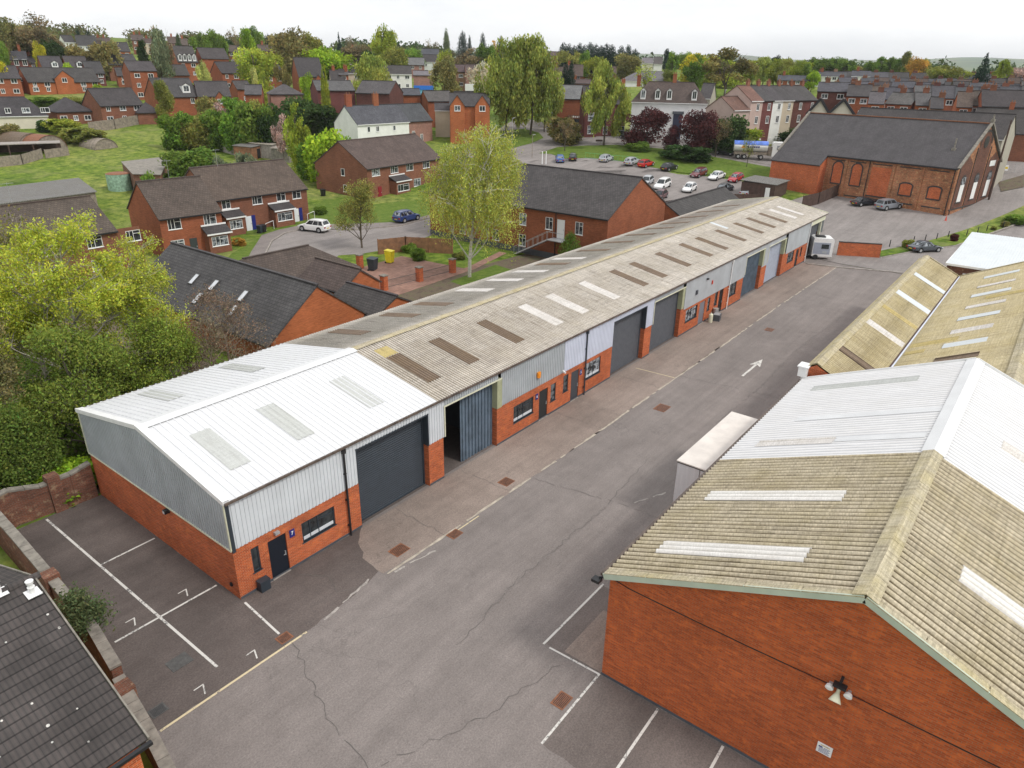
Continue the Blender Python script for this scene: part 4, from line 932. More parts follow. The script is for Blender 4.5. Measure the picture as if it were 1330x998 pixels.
# white roofed unit at the right edge
wr = empty('warehouse', 'low unit with a clean white roof and a brown brick wall at the right edge', 'warehouse', (0, 0, 0))
A_ = G(1228, 352, 5.3); B_ = G(1272, 313, 5.3); mb = MB()
xa, xb = 65.6, B_.x+2
yA = -16.9
corr('steel_roof', wr, M['roof_white'], (xa-.15, yA, 5.5), (0, -1, 0), 16, (1, 0, .02), xb-xa, pitch=.25, amp=.02, prof='trap')
mb = MB(); mb.box(xa, yA-.1, 0, xa+.2, -33, 5.35); mb.box(xa+.2, yA-.25, 0, xb, yA-.1, 5.35); mb.box(xb-.3, yA-.25, 0, xb-.1, -33, 5.5); mb.build('brick_wall', [M['brick_old']], wr)
mb = MB(); mb.box(xa-.2, yA-.02, 5.36, xa-.16, -33, 5.56); mb.box(xa-.16, yA+.0, 5.36, xb, yA+.06, 5.58); mb.box(xa-.1, vy-.2, 4.6, xa-.02, -33, 4.78) ; mb.build('roof_trim', [M['white']], wr)
# ---------------------------------------------------------------- houses
BR = {'red': (.37, .108, .05), 'orange': (.48, .135, .05), 'brown': (.27, .10, .058), 'dark': (.16, .06, .045), 'pinkish': (.42, .2, .15), 'purple': (.19, .06, .05), 'tan': (.33, .17, .1)}
RF = {'dark': (.082, .074, .074), 'grey': (.13, .12, .118), 'brown': (.12, .09, .075), 'purple': (.125, .085, .085), 'slate': (.10, .10, .112), 'pale': (.21, .2, .2), 'red': (.2, .11, .085)}
RD = {'cream': (.66, .62, .5), 'white': (.76, .76, .74), 'pink': (.5, .38, .33), 'beige': (.52, .44, .34), 'stone': (.4, .36, .3)}
def jit(c, s=.08):
    k = 1+random.uniform(-s, s); return tuple(min(1, x*k*(1+random.uniform(-s*.3, s*.3))) for x in c)
HEs = {}
def wallmat(w): return (M['brick_house'], BR[w]) if w in BR else (M['render'], RD[w])
def chimney(parent, x, y, z0, h, w=.9, d=.5, col='red', pots=2):
    mb = MB(); mb.box(x-w/2, y-d/2, z0-1.2, x+w/2, y+d/2, z0+h); mb.box(x-w/2-.06, y-d/2-.06, z0+h, x+w/2+.06, y+d/2+.06, z0+h+.12)
    o = mb.build('chimney', [M['brick_house']], parent, color=jit(BR[col], .15))
    if pots:
        k = MB()
        for i in range(pots):
            xx = x-w/2+w*(i+.5)/pots; k.tube((xx, y, z0+h+.12), (xx, y, z0+h+.55), .11, .09, 6)
        k.build('pots', [M['timber']], o)
    return o
def house(name, label, cat, P, rz, Lf, dep, he, rise, wall='red', roof='dark', hip=False, wins='auto', floors=2, chim=(), group=None, over=.25, style='far', base=-1.2, doors=(), gwins=(), wincol=None, door_col=(.6, .6, .6), zb=0.0, gable_front=None, hipr=.4, rwins=()):
    """P: front left corner at eave height reference (ground level), x axis along the front, y axis away from the street"""
    r = empty(name, label, cat, P, rz, group)
    wm, wc = wallmat(wall); wc = jit(wc, .07)
    hs = []
    wl = []
    if wins == 'auto':
        n = max(1, int(round(Lf/3.1)))
        for f_ in range(floors):
            z = zb+.95+2.6*f_
            if z+1.15 > he-.05: z = he-1.35
            for i in range(n):
                ww = 1.5 if (i+f_) % 3 != 1 else 1.0
                x = Lf*(i+.5)/n-ww/2
                if f_ == 0 and i in doors: continue
                wl.append((x, z, ww, 1.15))
    else: wl = [(x, z if z >= 0 else he+z, a_, b_) for x, z, a_, b_ in wins]
    HEs[r.name] = he
    for (x, z, ww, hh) in wl: hs.append((x, x+ww, z-base, z+hh-base))
    mb = MB()
    wall_panel(mb, (0, 0, base), (1, 0, 0), Lf, he-base, hs if style != 'far' else (), 0, .1)
    wall_panel(mb, (Lf, dep, base), (-1, 0, 0), Lf, he-base)
    if hip:
        wall_panel(mb, (0, dep, base), (0, -1, 0), dep, he-base); wall_panel(mb, (Lf, 0, base), (0, 1, 0), dep, he-base)
    else:
        mb.poly([(0, dep, base), (0, 0, base), (0, 0, he), (0, dep/2, he+rise-.06), (0, dep, he)]); mb.poly([(Lf, 0, base), (Lf, dep, base), (Lf, dep, he), (Lf, dep/2, he+rise-.06), (Lf, 0, he)])
    mb.build('wall', [wm], r, color=wc)
    # roof
    sl_ = rise/(dep/2); o_ = over; ez = he-o_*sl_; mb = MB(); th = .14; rt_ = M['tile_house']
    if hip:
        h_ = dep*hipr; z0, z1 = ez+.05, he+rise
        a, b_, c_, d_ = (-o_, -o_, z0), (Lf+o_, -o_, z0), (Lf+o_, dep+o_, z0), (-o_, dep+o_, z0); e_, f_ = (h_, dep/2, z1), (Lf-h_, dep/2, z1)
        if Lf <= 2*h_: e_ = f_ = (Lf/2, dep/2, z1)
        mb.poly([a, b_, f_, e_]); mb.poly([c_, d_, e_, f_]); mb.poly([d_, a, e_]); mb.poly([b_, c_, f_])
        for p, q in ((a, b_), (b_, c_), (c_, d_), (d_, a)): mb.poly([p, q, (q[0], q[1], q[2]-.12), (p[0], p[1], p[2]-.12)][::-1])
        mb.poly([(x, y, z-.12) for x, y, z in (a, d_, c_, b_)])
    else:
        z1 = he+rise; g = .12
        mb.slab([(-g, -o_, ez), (Lf+g, -o_, ez), (Lf+g, dep/2, z1), (-g, dep/2, z1)], th)
        mb.slab([(Lf+g, dep+o_, ez), (-g, dep+o_, ez), (-g, dep/2, z1), (Lf+g, dep/2, z1)], th)
    ro = mb.build('roof', [rt_], r, color=jit(RF[roof], .12))
    mb = MB()
    if not hip: mb.bar((-.14, dep/2, he+rise+.02), (Lf+.14, dep/2, he+rise+.02), .28, .14)
    else: mb.bar((min(dep*hipr, Lf/2)-.05, dep/2, he+rise+.02), (max(Lf-dep*hipr, Lf/2)+.05, dep/2, he+rise+.02), .28, .12)
    mb.build('ridge_tiles', [M['tile_house']], ro, color=jit(RF['brown' if roof in ('brown', 'red', 'purple') else 'dark'], .1))
    mb = MB(); mb.box(-.1, -o_-.1, ez-.16, Lf+.1, -o_, ez-.02); mb.build('gutter', [M['black'] if wall in BR else M['white']], r)
    for (x, z, ww, hh) in wl: put_window(r, x, .06 if style != 'far' else -.012, z, ww, hh, 0, style)
    for (side, y, z, ww, hh) in gwins:
        if side == 'L': put_window(r, -.015, y+ww, z, ww, hh, R(-90), style)
        else: put_window(r, Lf+.015, y, z, ww, hh, R(90), style)
    n = max(1, int(round(Lf/3.1)))
    for i in doors:
        xc = Lf*(i+.5)/n if wins == 'auto' else i
        put_door(r, xc-.45, -.01, zb, .9, 2.05, 0, door_col, style != 'far')
    for c_ in chim:
        chimney(ro, c_[0], c_[1] if len(c_) > 1 else dep/2, he+rise, c_[2] if len(c_) > 2 else 1.1, c_[3] if len(c_) > 3 else .9, .55, c_[4] if len(c_) > 4 else 'red')
    return r
def frame(pL, pR):
    """local frame from front left to front right as seen; rotation about z"""
    d = Vector((pR[0]-pL[0], pR[1]-pL[1], 0)); return math.atan2(d.y, d.x), d.length
def house_E(label, eL, eR, ze, dep, apex_px, **k):
    """near house from its eave line (photo points at known height)"""
    a = G(*eL, ze); b_ = G(*eR, ze); rz, Lf = frame(a, b_); d = Vector((math.cos(rz), math.sin(rz), 0)); n = Vector((-d.y, d.x, 0))
    g = min(hT(a.x, a.y), hT(b_.x, b_.y)); mid = a+n*dep/2
    za = vplane(*apex_px, mid, n).z
    return house(k.pop('name', 'brick_house'), label, k.pop('cat', 'house'), (a.x, a.y, g), rz, Lf, dep, ze-g, za-ze, **k), rz, Lf, g
def far_house(label, xL, xR, yE, yR, D, gp=0, dep=8.5, **k):
    """distant house: front from column xL to xR at distance D, gp = columns of the end wall that show (+ left, - right)"""
    pm = ppm((xL+xR)/2, yE, D)
    s = max(-.8, min(.8, gp/pm/dep)); phi = math.asin(s)
    a = at(xL, yE, D); w = (xR-xL)/pm
    los = Vector((a.x-CAM[0], a.y-CAM[1], 0)).normalized(); right = Vector((los.y, -los.x, 0))
    Lf = w/math.cos(phi)
    dirv = right*math.cos(phi)+los*math.sin(phi)
    rz = math.atan2(dirv.y, dirv.x); n = Vector((-dirv.y, dirv.x, 0))
    b_ = a+dirv*Lf; g = min(hT(a.x, a.y), hT(b_.x, b_.y))
    mid = a+n*dep/2+dirv*Lf*.5; px_ = (xL+xR)/2
    za = vplane(px_+gp*.0, yR, mid, los).z
    he = max(2.4, a.z-g); rise = max(1.2, za-a.z)
    fl = k.pop('floors', 3 if he > 7.6 else (1 if he < 3.6 else 2))
    return house(k.pop('name', 'house'), label, k.pop('cat', 'house'), (a.x, a.y, g), rz, Lf, dep, he, rise, floors=fl, zb=max(0, (he-2.65*fl)) if he > 2.65*fl+.5 else 0, **k)

def aerial(r, x, y, z):
    mb = MB(); mb.tube((x, y, z-.3), (x, y, z+2.2), .02, .02, 5); mb.bar((x-.6, y, z+2.1), (x+.6, y, z+2.1), .02, .02)
    for i in range(6): mb.bar((x-.5+.2*i, y-.3, z+2.1), (x-.5+.2*i, y+.3, z+2.1), .015, .015)
    mb.build('aerial', [M['steel']], r)
# near houses on the cul-de-sac
def porch(r, x0, x1, he=2.5, d=1.3, roof='dark', wall='brown', win=True):
    mb = MB(); wall_panel(mb, (x0, -d, -.6), (1, 0, 0), x1-x0, he+.6, [(.35, x1-x0-.35, 1.5, 2.7)] if win else ()); wall_panel(mb, (x0, 0, -.6), (0, -1, 0), d, he+.6); wall_panel(mb, (x1, -d, -.6), (0, 1, 0), d, he+.6)
    p = mb.build('porch', [M['brick_house']], r, color=BR[wall])
    mb = MB(); mb.slab([(x0-.2, -d-.25, he), (x1+.2, -d-.25, he), (x1+.2, 0, he+.75), (x0-.2, 0, he+.75)], .12); mb.build('roof', [M['tile_house']], p, color=RF[roof])
    mb = MB(); mb.box(x0-.2, -.12, he+.76, x1+.2, -.01, he+.95); mb.box(x0-.22, -d-.3, he-.16, x1+.22, -d-.24, he+.02); mb.build('flashing', [M['white']], p)
    if win: put_window(p, x0+.35, -d+.06, .9, x1-x0-.7, 1.2, 0, 'pvc')
hA1, rzA, LA, gA = house_E('brick terrace house with a blue porch door beside the white car', (278.8, 259.3), (397.8, 243.5), 5.0, 10.5, (365.8, 207), wall='brown', roof='brown', style='pvc',
    wins=[(.9, 3.5, 1.3, 1.1), (5.6, 3.5, 1.6, 1.2), (9.6, 3.5, 1.5, 1.2), (12.3, 3.5, 1.5, 1.2)], doors=(12.6, 4.6), door_col=(.72, .74, .76), group='brick terrace on the cul de sac')
porch(hA1, 8.2, 11.4); porch(hA1, .6, 3.2)
mb = MB(); mb.box(13.15, -.05, 0, 13.7, -.012, 2.1); mb.box(5.1, -.05, 0, 5.7, -.012, 2.1); mb.build('side_panel', [M['sign_blue']], hA1)
hA2, _, LA2, _ = house_E('middle terrace house stepped forward with a low porch and amber shrub', (205.9, 283.1), (286.4, 272.9), 5.0, 9.5, (252, 229.4), wall='red', roof='brown', style='pvc',
    wins=[(.9, 3.4, 1.6, 1.25), (5.3, 3.4, 1.6, 1.25), (.9, .9, 1.6, 1.2)], doors=(3.6,), door_col=(.05, .06, .06), group='brick terrace on the cul de sac')
porch(hA2, 5.0, 7.8)
hA3, _, _, _ = house_E('left terrace house half hidden behind the yellow green birches', (-5, 322), (150, 298), 5.0, 9.5, (60, 261), wall='brown', roof='brown', style='pvc',
    wins=[(3.3, 3.4, 2.0, 1.2), (8.3, 3.4, 1.6, 1.2), (12.5, 3.4, 1.6, 1.2), (3.3, .9, 2.0, 1.2), (8.3, .9, 1.5, 1.2)], group='brick terrace on the cul de sac')
for hh_ in (hA1, hA2, hA3): z_ = max(v.co.z for v in [c for c in hh_.children if c.name.startswith('roof')][0].data.vertices); aerial(hh_, 4.0, 5.0, z_)
# house B
aB = G(476.3, 218.7, 6.05); bB = G(573, 204.6, 6.05); cB = G(420.8, 208.4, 6.05)
rzB, LB = frame(aB, bB); depB = (cB-aB).length*.9; nB = Vector((-math.sin(rzB), math.cos(rzB), 0)); gB = hT(aB.x, aB.y)
zB = vplane(443.8, 184, aB+nB*depB/2, (math.cos(rzB), math.sin(rzB), 0)).z
print('B', LB, depB, zB, math.degrees(rzB))
hB = house('brick_house', 'brick house with white windows and a brown roof at the head of the blue car', 'house', (aB.x, aB.y, gB-.2), rzB, LB, depB, 6.05-gB+.2, max(2.5, min(4.6, zB-6.05)), wall='brown', roof='brown', style='pvc',
    wins=[(1.2, 3.9, 2.0, 1.3), (6.0, 3.9, 2.0, 1.3), (10.2, 3.9, 2.0, 1.3), (15.0, 3.9, 2.0, 1.3), (8.0, .9, 2.0, 1.4), (12.2, .9, 2.0, 1.4)], doors=(2.9,), door_col=(.25, .02, .03), gwins=(('L', depB*.42, 3.7, .8, 1.2), ('L', depB*.4, 1.0, .8, 1.2)))
porch(hB, 5.6, 9.4, 2.7, 1.5)
# community building C (ridge runs away behind the birch)
def rect_house(name, label, cat, x0, x1, y0, y1, he, rise, ridge='x', wall='orange', roof='dark', **k):
    if ridge == 'x': return house(name, label, cat, (x0, y0, 0), 0, x1-x0, y1-y0, he, rise, wall=wall, roof=roof, **k)
    # front faces -X : local x runs along -Y
    return house(name, label, cat, (x0, y1, 0), R(-90), y1-y0, x1-x0, he, rise, wall=wall, roof=roof, **k)
hC = rect_house('community_building', 'long two storey brick building with an outside stair behind the unit row', 'building', 60.0, 74.6, 17.2, 46.0, 6.1, 3.9, 'y', 'red', 'dark', style='pvc',
    wins=[(1.5, 3.6, 1.1, 1.4), (5.5, 3.6, 1.1, 1.4), (5.5, 1.0, 1.1, 1.4), (11.4, 3.6, 1.1, 1.5), (11.4, 1.0, 1.1, 1.4), (15.8, 3.6, 1.1, 1.5), (15.8, .9, 1.1, 1.5), (19.9, 3.6, 1.1, 1.5), (24.3, 3.6, 1.1, 1.5), (24.1, .9, 1.4, 1.0)], base=-.3)
put_door(hC, 21.7, -.02, 2.75, 1.1, 2.3, 0, (.72, .72, .72))
mb = MB(); mb.box(0, -.06, -.1, 28.8, -.005, .75); mb.build('plinth', [M['slate_paint2']], hC)
for xx in (21.5,):
    mb = MB(); mb.tube((xx, -.12, 0), (xx, -.12, 5.9), .05, .05, 6); mb.build('downpipe', [M['black']], hC)
mb = MB()  # stair to the first floor door
for i in range(14): mb.box(16.2+i*.36, -1.5, .15+.185*i, 16.2+(i+1)*.36, -.3, .20+.185*i)
mb.box(21.2, -1.6, 2.64, 23.6, -.08, 2.74)
st = mb.build('stair', [M['steel']], hC)
mb = MB()
for yy_ in (-1.55, -.3):
    mb.bar((16.2, yy_, 1.1), (21.2, yy_, 3.7), .05, .05); mb.bar((21.2, yy_, 3.7), (23.6, yy_, 3.7), .05, .05) if yy_ < -1 else None
    for i in range(0, 15, 2): mb.bar((16.2+i*.36, yy_, .2+.185*i), (16.2+i*.36, yy_, 1.1+.19*i), .035, .035)
mb.build('handrail', [M['steel']], st)
rect_house('outbuilding', 'low brick outbuilding with a dark roof beside the car park', 'building', 79.5, 100, 16.6, 22.4, 3.4, 1.7, 'x', 'red', 'dark', wins=[], style='far', base=-.3)
# hall with rooflights E and the smaller roofs beside it
hE = rect_house('brick_hall', 'low brick hall with a dark tiled roof and five roof windows', 'building', 16.3, 25.6, 20.7, 42.5, 2.6, 3.4, 'y', 'orange', 'dark', wins=[], style='far', base=-.3, over=.4)
s_e = 3.4/4.65
for p in ((252.5, 363), (278, 371), (257, 388), (316, 385), (303, 404)):
    q = vplane(p[0], p[1], (16.3, 0, 2.6), Vector((-s_e, 0, 1)))
    lx = 42.5-q.y; ly = q.x-16.3
    mb = MB(); aa = math.atan(s_e); c_, s_ = math.cos(aa), math.sin(aa)
    def PP(u, v, w_): return (lx+u, ly+v*c_-w_*s_, 2.6+ly*s_e+v*s_+w_*c_)
    for u0, u1, v0, v1 in ((-.35, -.29, -.6, .6), (.29, .35, -.6, .6), (-.29, .29, -.6, -.54), (-.29, .29, .54, .6)):
        mb.slab([PP(u0, v0, .12), PP(u1, v0, .12), PP(u1, v1, .12), PP(u0, v1, .12)], .11)
    fr = mb.build('roof_window', [M['iron']], hE); k = MB(); k.poly([PP(-.29, -.54, .07), PP(.29, -.54, .07), PP(.29, .54, .07), PP(-.29, .54, .07)]); k.build('pane', [M['lamp_clear']], fr)
rect_house('lean_to', 'lower dark roof against the right flank of the brick hall', 'building', 25.75, 31.0, 19.6, 26.0, 2.3, 1.3, 'y', 'orange', 'dark', wins=[], base=-.3)
rect_house('garage', 'brick garage with a gable facing the paved courtyard', 'garage', 28.4, 33.1, 27.0, 33.5, 2.6, 1.6, 'y', 'orange', 'brown', wins=[], base=-.3)
rect_house('garage', 'wide low hipped garage block with a brown roof by the cul de sac', 'garage', 22, 36, 33.6, 41.5, 2.3, 2.2, 'x', 'orange', 'brown', wins=[], hip=True, base=-.3)
# old sheds in the meadow
def shedF(label, name, pts, he, mt_r, mt_w, drop=.3, cat='shed'):
    ps = [G(x, y, he) for x, y in pts]; r = empty(name, label, cat, (ps[0].x, ps[0].y, hT(ps[0].x, ps[0].y)-.3))
    o = Vector(r.location); mb = MB(); q = [Vector((p.x, p.y, p.z))-o for p in ps]
    mb.slab(q, .1); mb.build('roof', [M[mt_r]], r); mb = MB()
    for i in range(len(q)):
        a, b_ = q[i], q[(i+1) % len(q)]; c = sum(q, Vector())/len(q); a2 = a+(c-a)*.03; b2 = b_+(c-b_)*.03
        mb.poly([(a2.x, a2.y, -.5), (b2.x, b2.y, -.5), (b2.x, b2.y, b2.z-.1), (a2.x, a2.y, a2.z-.1)])
    mb.build('wall', [M[mt_w]], r); return r
shedF('long grey corrugated farm shed behind the left terrace', 'farm_shed', [(0-40, 262), (-40, 250), (0, 243), (102, 231), (126, 249), (80, 255), (0, 265)], 4.6, 'sheet_grey', 'timber_grey')
rs = shedF('ruined stone barn with a lichened roof in the meadow', 'ruined_barn', [(157, 210), (172, 226), (209, 227), (221, 203)], 5.2, 'stone', 'brick_old')
tk = empty('tank', 'pale green corrugated tank leaning on the ruined barn', 'tank', tuple(T(157, 246)))
k = MB(); k.tube((0, 0, -.3), (0, 0, 2.6), 1.9, 1.9, 20); k.build('body', [plain('green_tin', (.26, .4, .3), .7, var=.4)], tk); k = MB(); k.tube((0, 0, 2.6), (0, 0, 2.75), 1.95, 1.5, 20); k.build('lid', [M['rust']], tk)
def nissen(px_, py_, w_, l_, mt, lab):
    p = T(px_, py_); r = empty('arched_shed', lab, 'shed', tuple(p), math.atan2(p.y-CAM[1], p.x-CAM[0])-R(60)); mb = MB(); n = 12
    pts = [(w_/2*math.cos(PI*i/n), w_*.42*math.sin(PI*i/n)) for i in range(n+1)]
    for a, b_ in zip(pts, pts[1:]): mb.slab([(a[0], 0, a[1]), (b_[0], 0, b_[1]), (b_[0], l_, b_[1]), (a[0], l_, a[1])], .06)
    mb.build('roof', [M[mt]], r); mb = MB(); mb.poly([(x, .15, z) for x, z in pts]); mb.poly([(x, l_-.15, z) for x, z in pts][::-1]); mb.build('end_wall', [M['timber_grey']], r)
nissen(68, 194, 6.5, 9, 'rust', 'rusty arched shed at the field edge, nearer one')
nissen(45, 190, 6, 9, 'light_brown', 'faded arched shed left of the rusty one')
nissen(139, 194, 5, 6, 'timber_grey', 'small grey shed under the dark bush in the meadow')
p = T(20, 204); r = empty('lean_to_shed', 'low open fronted shed with a pale roof at the left field edge', 'shed', tuple(p), R(-20)); k = MB(); k.box(-9, 0, 2.2, 8, 5, 2.35); k.build('roof', [M['concrete']], r); k = MB(); k.box(-9, 4.8, 0, 8, 5, 2.2)
for i in range(5): k.box(-8.8+i*4, .1, 0, -8.6+i*4, .3, 2.2)
k.build('frame', [M['timber_dark']], r)

# -------- left hill, from near to far (columns of the photo, distance in metres)
H = far_house
hl = 'houses on the left hillside'
r = H('cream rendered house with a hipped roof at the left edge', -42, 45, 151, 126, 203, 0, wall='cream', hip=True, wins=[(2, 3.4, 1.6, 1.1), (7, 3.4, 1.1, 1.1), (10.2, 3.4, 1.6, 1.1), (13.8, 3.4, 1.8, 1.1), (12.6, .6, 1.6, 1.2)], group=hl)
H('small brick house with a hipped roof right of the cream house', 73, 114, 145, 127, 207, 14, dep=9, hip=True, wall='brown', group=hl)
hh = H('brick house with a conservatory roof beside the field fence', 130, 181, 137, 114.5, 205, 21, dep=9, wall='brown', group=hl)
H('low brick garage attached right of the conservatory house', 178, 205, 146, 132.5, 206, 3, dep=7, wall='brown', hip=True, wins=[], floors=1, group=hl)
H('long brick terrace with a small central gable on the hillside', 36, 119, 106, 88, 262, 11, dep=10, wall='orange', group=hl)
def front_gable(r, xc, w_, he_, rise_, dep=.5, wall='orange', roof='dark', win=True):
    mb = MB(); mb.poly([(xc-w_/2, -dep, -1), (xc+w_/2, -dep, -1), (xc+w_/2, -dep, he_), (xc, -dep, he_+rise_), (xc-w_/2, -dep, he_)])
    mb.poly([(xc-w_/2, 0, -1), (xc-w_/2, -dep, -1), (xc-w_/2, -dep, he_), (xc-w_/2, 0, he_)]); mb.poly([(xc+w_/2, -dep, -1), (xc+w_/2, 0, -1), (xc+w_/2, 0, he_), (xc+w_/2, -dep, he_)])
    g = mb.build('gable', [M['brick_house']], r, color=BR[wall]); mb = MB()
    mb.slab([(xc-w_/2-.2, -dep-.15, he_-.15), (xc, -dep-.15, he_+rise_+.1), (xc, 3.0, he_+rise_+.1), (xc-w_/2-.2, 3.0, he_-.15)], .1); mb.slab([(xc, -dep-.15, he_+rise_+.1), (xc+w_/2+.2, -dep-.15, he_-.15), (xc+w_/2+.2, 3.0, he_-.15), (xc, 3.0, he_+rise_+.1)], .1)
    mb.build('roof', [M['tile_house']], g, color=RF[roof])
    if win: put_window(g, xc-.7, -dep-.01, he_-1.2, 1.4, 1.25, 0, 'far')
    return g
def dormer(r, x, dep, he, rise, frac=.35, w_=1.3, h_=1.5, arched=False):
    y = dep/2*frac; z = he+rise*frac; mb = MB()
    mb.poly([(x-w_/2, y-.4, z-.3), (x+w_/2, y-.4, z-.3), (x+w_/2, y-.4, z+h_), (x, y-.4, z+h_+.55), (x-w_/2, y-.4, z+h_)])
    mb.poly([(x-w_/2, y+1.6, z-.3), (x-w_/2, y-.4, z-.3), (x-w_/2, y-.4, z+h_), (x-w_/2, y+1.6, z+h_)]); mb.poly([(x+w_/2, y-.4, z-.3), (x+w_/2, y+1.6, z-.3), (x+w_/2, y+1.6, z+h_), (x+w_/2, y-.4, z+h_)])
    d = mb.build('dormer', [M['white']], r); mb = MB()
    mb.slab([(x-w_/2-.12, y-.5, z+h_-.1), (x, y-.5, z+h_+.6), (x, y+2.2, z+h_+.6), (x-w_/2-.12, y+2.2, z+h_-.1)], .07); mb.slab([(x, y-.5, z+h_+.6), (x+w_/2+.12, y-.5, z+h_-.1), (x+w_/2+.12, y+2.2, z+h_-.1), (x, y+2.2, z+h_+.6)], .07)
    mb.build('roof', [M['tile_house']], d, color=RF['dark']); mb = MB(); mb.box(x-w_*.33, y-.43, z+.1, x-.04, y-.405, z+h_-.05); mb.box(x+.04, y-.43, z+.1, x+w_*.33, y-.405, z+h_-.05); mb.build('pane', [M['glass']], d)
def info(r):
    ws = [c for c in r.children if c.name.startswith('wall')][0]; v = [u.co for u in ws.data.vertices]
    return max(q.x for q in v), max(q.y for q in v)
last = [o for o in C.objects if o.get('label') == 'long brick terrace with a small central gable on the hillside'][0]
front_gable(last, 9.5, 5.0, 4.6, 2.0)
H('brick terrace end with a black awning at the left edge', -28, 17, 101, 85, 258, 3, dep=9, wall='red', group=hl)
H('narrow brick link house between the two left terraces', 18, 34, 104, 92, 266, 7, dep=8, wall='red', wins=[(1, 3.2, 1, 1.1)], group=hl)
H('tall three storey brick block with a plain front, left of the pair', 140, 176, 83.5, 70.5, 300, 9, dep=9, wall='brown', wins=[], group=hl)
H('small brick wing with white windows below the plain tall block', 152, 166, 98, 88, 282, 2, dep=6, wall='red', group=hl)
H('tall three storey brick house with a white stair window', 168, 200, 91.5, 79.5, 250, 9, dep=10, wall='red', group=hl)
H('brick house with a long plain roof right of the tall pair', 207, 243, 97, 84, 272, 7, dep=9, wall='red', wins=[(2, 3.4, 1.4, 1.1)], group=hl)
h9 = H('big brick house with one white dormer above the hedge', 208, 256, 125.5, 101.5, 217, 19, dep=11, wall='red', wins=[(7.7, 3.3, 1.1, 1.3), (9.6, 3.3, 1.1, 1.3)], group=hl)
he9 = 5.2; Lx, Dx = info(h9)
zz9 = [c for c in h9.children if c.name.startswith('roof')][0].data.vertices; z9 = [v.co.z for v in zz9]; dormer(h9, Lx*.72, Dx, min(z9)+.3, max(z9)-min(z9)-.3, .25, 2.0, 1.5)
h10 = H('brick house with a front gable right of the dormer house', 257, 297, 124.6, 105.5, 219, 4, dep=9, wall='red', wins=[(.8, 3.2, 1.4, 1.1), (7.8, 3.2, 1.0, 1.1)], group=hl); front_gable(h10, 5.4, 3.2, 4.2, 1.9, wall='red')
H('brick house with a round topped bay window on the hill', 288, 322, 94.5, 80.5, 270, 14, dep=9, wall='red', group=hl)
H('small brick house with a round window by the yellow shrubs', 308, 326, 115.5, 105, 232, 9, dep=7, wall='red', wins=[(1.6, 2.2, 1.1, 1.1)], group=hl)
h13 = H('tall brick terrace with a row of white dormers', 231, 255, 80, 60, 296, 8, dep=11, wall='red', group=hl); Lx, Dx = info(h13); z9 = [v.co.z for v in [c for c in h13.children if c.name.startswith('roof')][0].data.vertices]
for f_ in (.15, .38, .62, .86): dormer(h13, Lx*f_, Dx, min(z9)+.3, max(z9)-min(z9)-.3, .1, 1.1, 1.6)
H('brick house with a blank front right of the dormer terrace', 262, 295, 75.5, 62.5, 300, 8, dep=10, wall='red', wins=[], group=hl)
H('far brick house with a white edged gable on the hilltop', 296, 322, 67, 59, 342, 0, dep=9, wall='brown', roof='brown', group=hl)
H('white rendered house with a wide gable below the skyline', 100, 123, 59, 46, 398, 0, dep=9, wall='white', group=hl)
H('white house with its end wall showing below the skyline', 84, 96, 54.5, 46, 402, 7, dep=9, wall='white', group=hl)
for i, (a, b_, e, rr, D, lab) in enumerate([(26, 59, 71, 63.5, 342, 'low purple roofed house left of the evergreen'), (70, 96, 74, 66.5, 335, 'purple roofed house under the white gable'), (97, 132, 79, 69.7, 318, 'long purple roofed house behind the dark terraces'),
        (55, 79, 87, 73, 295, 'dark roofed house with a round dormer, left one of two'), (87, 112, 87, 73, 295, 'dark roofed house with a round dormer, right one of two'), (113, 133, 94.7, 79.6, 284, 'dark brick house with a white casement beside the plain tall block'),
        (34, 50, 82, 72.5, 325, 'small slate roofed house left of the two round dormers')]):
    hx = H(lab, a, b_, e, rr, D, 5 if a > 30 else 0, dep=8, wall='red' if i != 5 else 'purple', roof='purple' if i < 3 else 'dark', chim=((2,),) if i in (1, 6) else (), group=hl)
    if i in (3, 4): Lx, Dx = info(hx); z9 = [v.co.z for v in [c for c in hx.children if c.name.startswith('roof')][0].data.vertices]; dormer(hx, Lx*.6, Dx, min(z9)+.3, max(z9)-min(z9)-.3, .05, 1.8, 1.2)
hx = H('brick house with a pair of tall white windows at the far left', 6, 31, 77, 66, 322, 0, dep=8, wall='purple', roof='slate', chim=((1.2, 4, 1.8), (5, 4, 1.8)), wins=[(2.5, 2.6, 1.4, 2.0), (5.0, 2.6, 1.4, 2.0)], group=hl)
H('grey roofed house at the very left edge of the hill', -20, 5, 74, 63, 330, 0, dep=8, wall='brown', roof='pale', chim=((4,), (8,)), group=hl)
H('brick gabled house with a white bay near the skyline', 150, 167, 66, 55, 362, 4, dep=8, wall='orange', roof='dark', group=hl)
for a, b_, e, rr, D, w_, lab in ((218, 231, 56, 48, 420, 'pinkish', 'pink brick house on the skyline behind the ivy clad tree'), (232, 243, 58, 50, 410, 'brown', 'brown house on the skyline left of the cream gable'), (246, 256, 58, 50.5, 420, 'cream', 'cream gabled house on the skyline'), (171, 185, 52, 45, 430, 'brown', 'brick house with twin chimneys on the skyline'), (124, 142, 56, 49, 430, 'brown', 'far roof between two round trees on the skyline'), (187, 199, 56, 50, 430, 'beige', 'small beige house on the skyline')):
    H(lab, a, b_, e, rr, D, 0, dep=8, wall=w_, roof='brown' if w_ != 'cream' else 'dark', chim=((1.5,), (4,)) if D > 425 else ((2,),), group='houses on the left skyline')

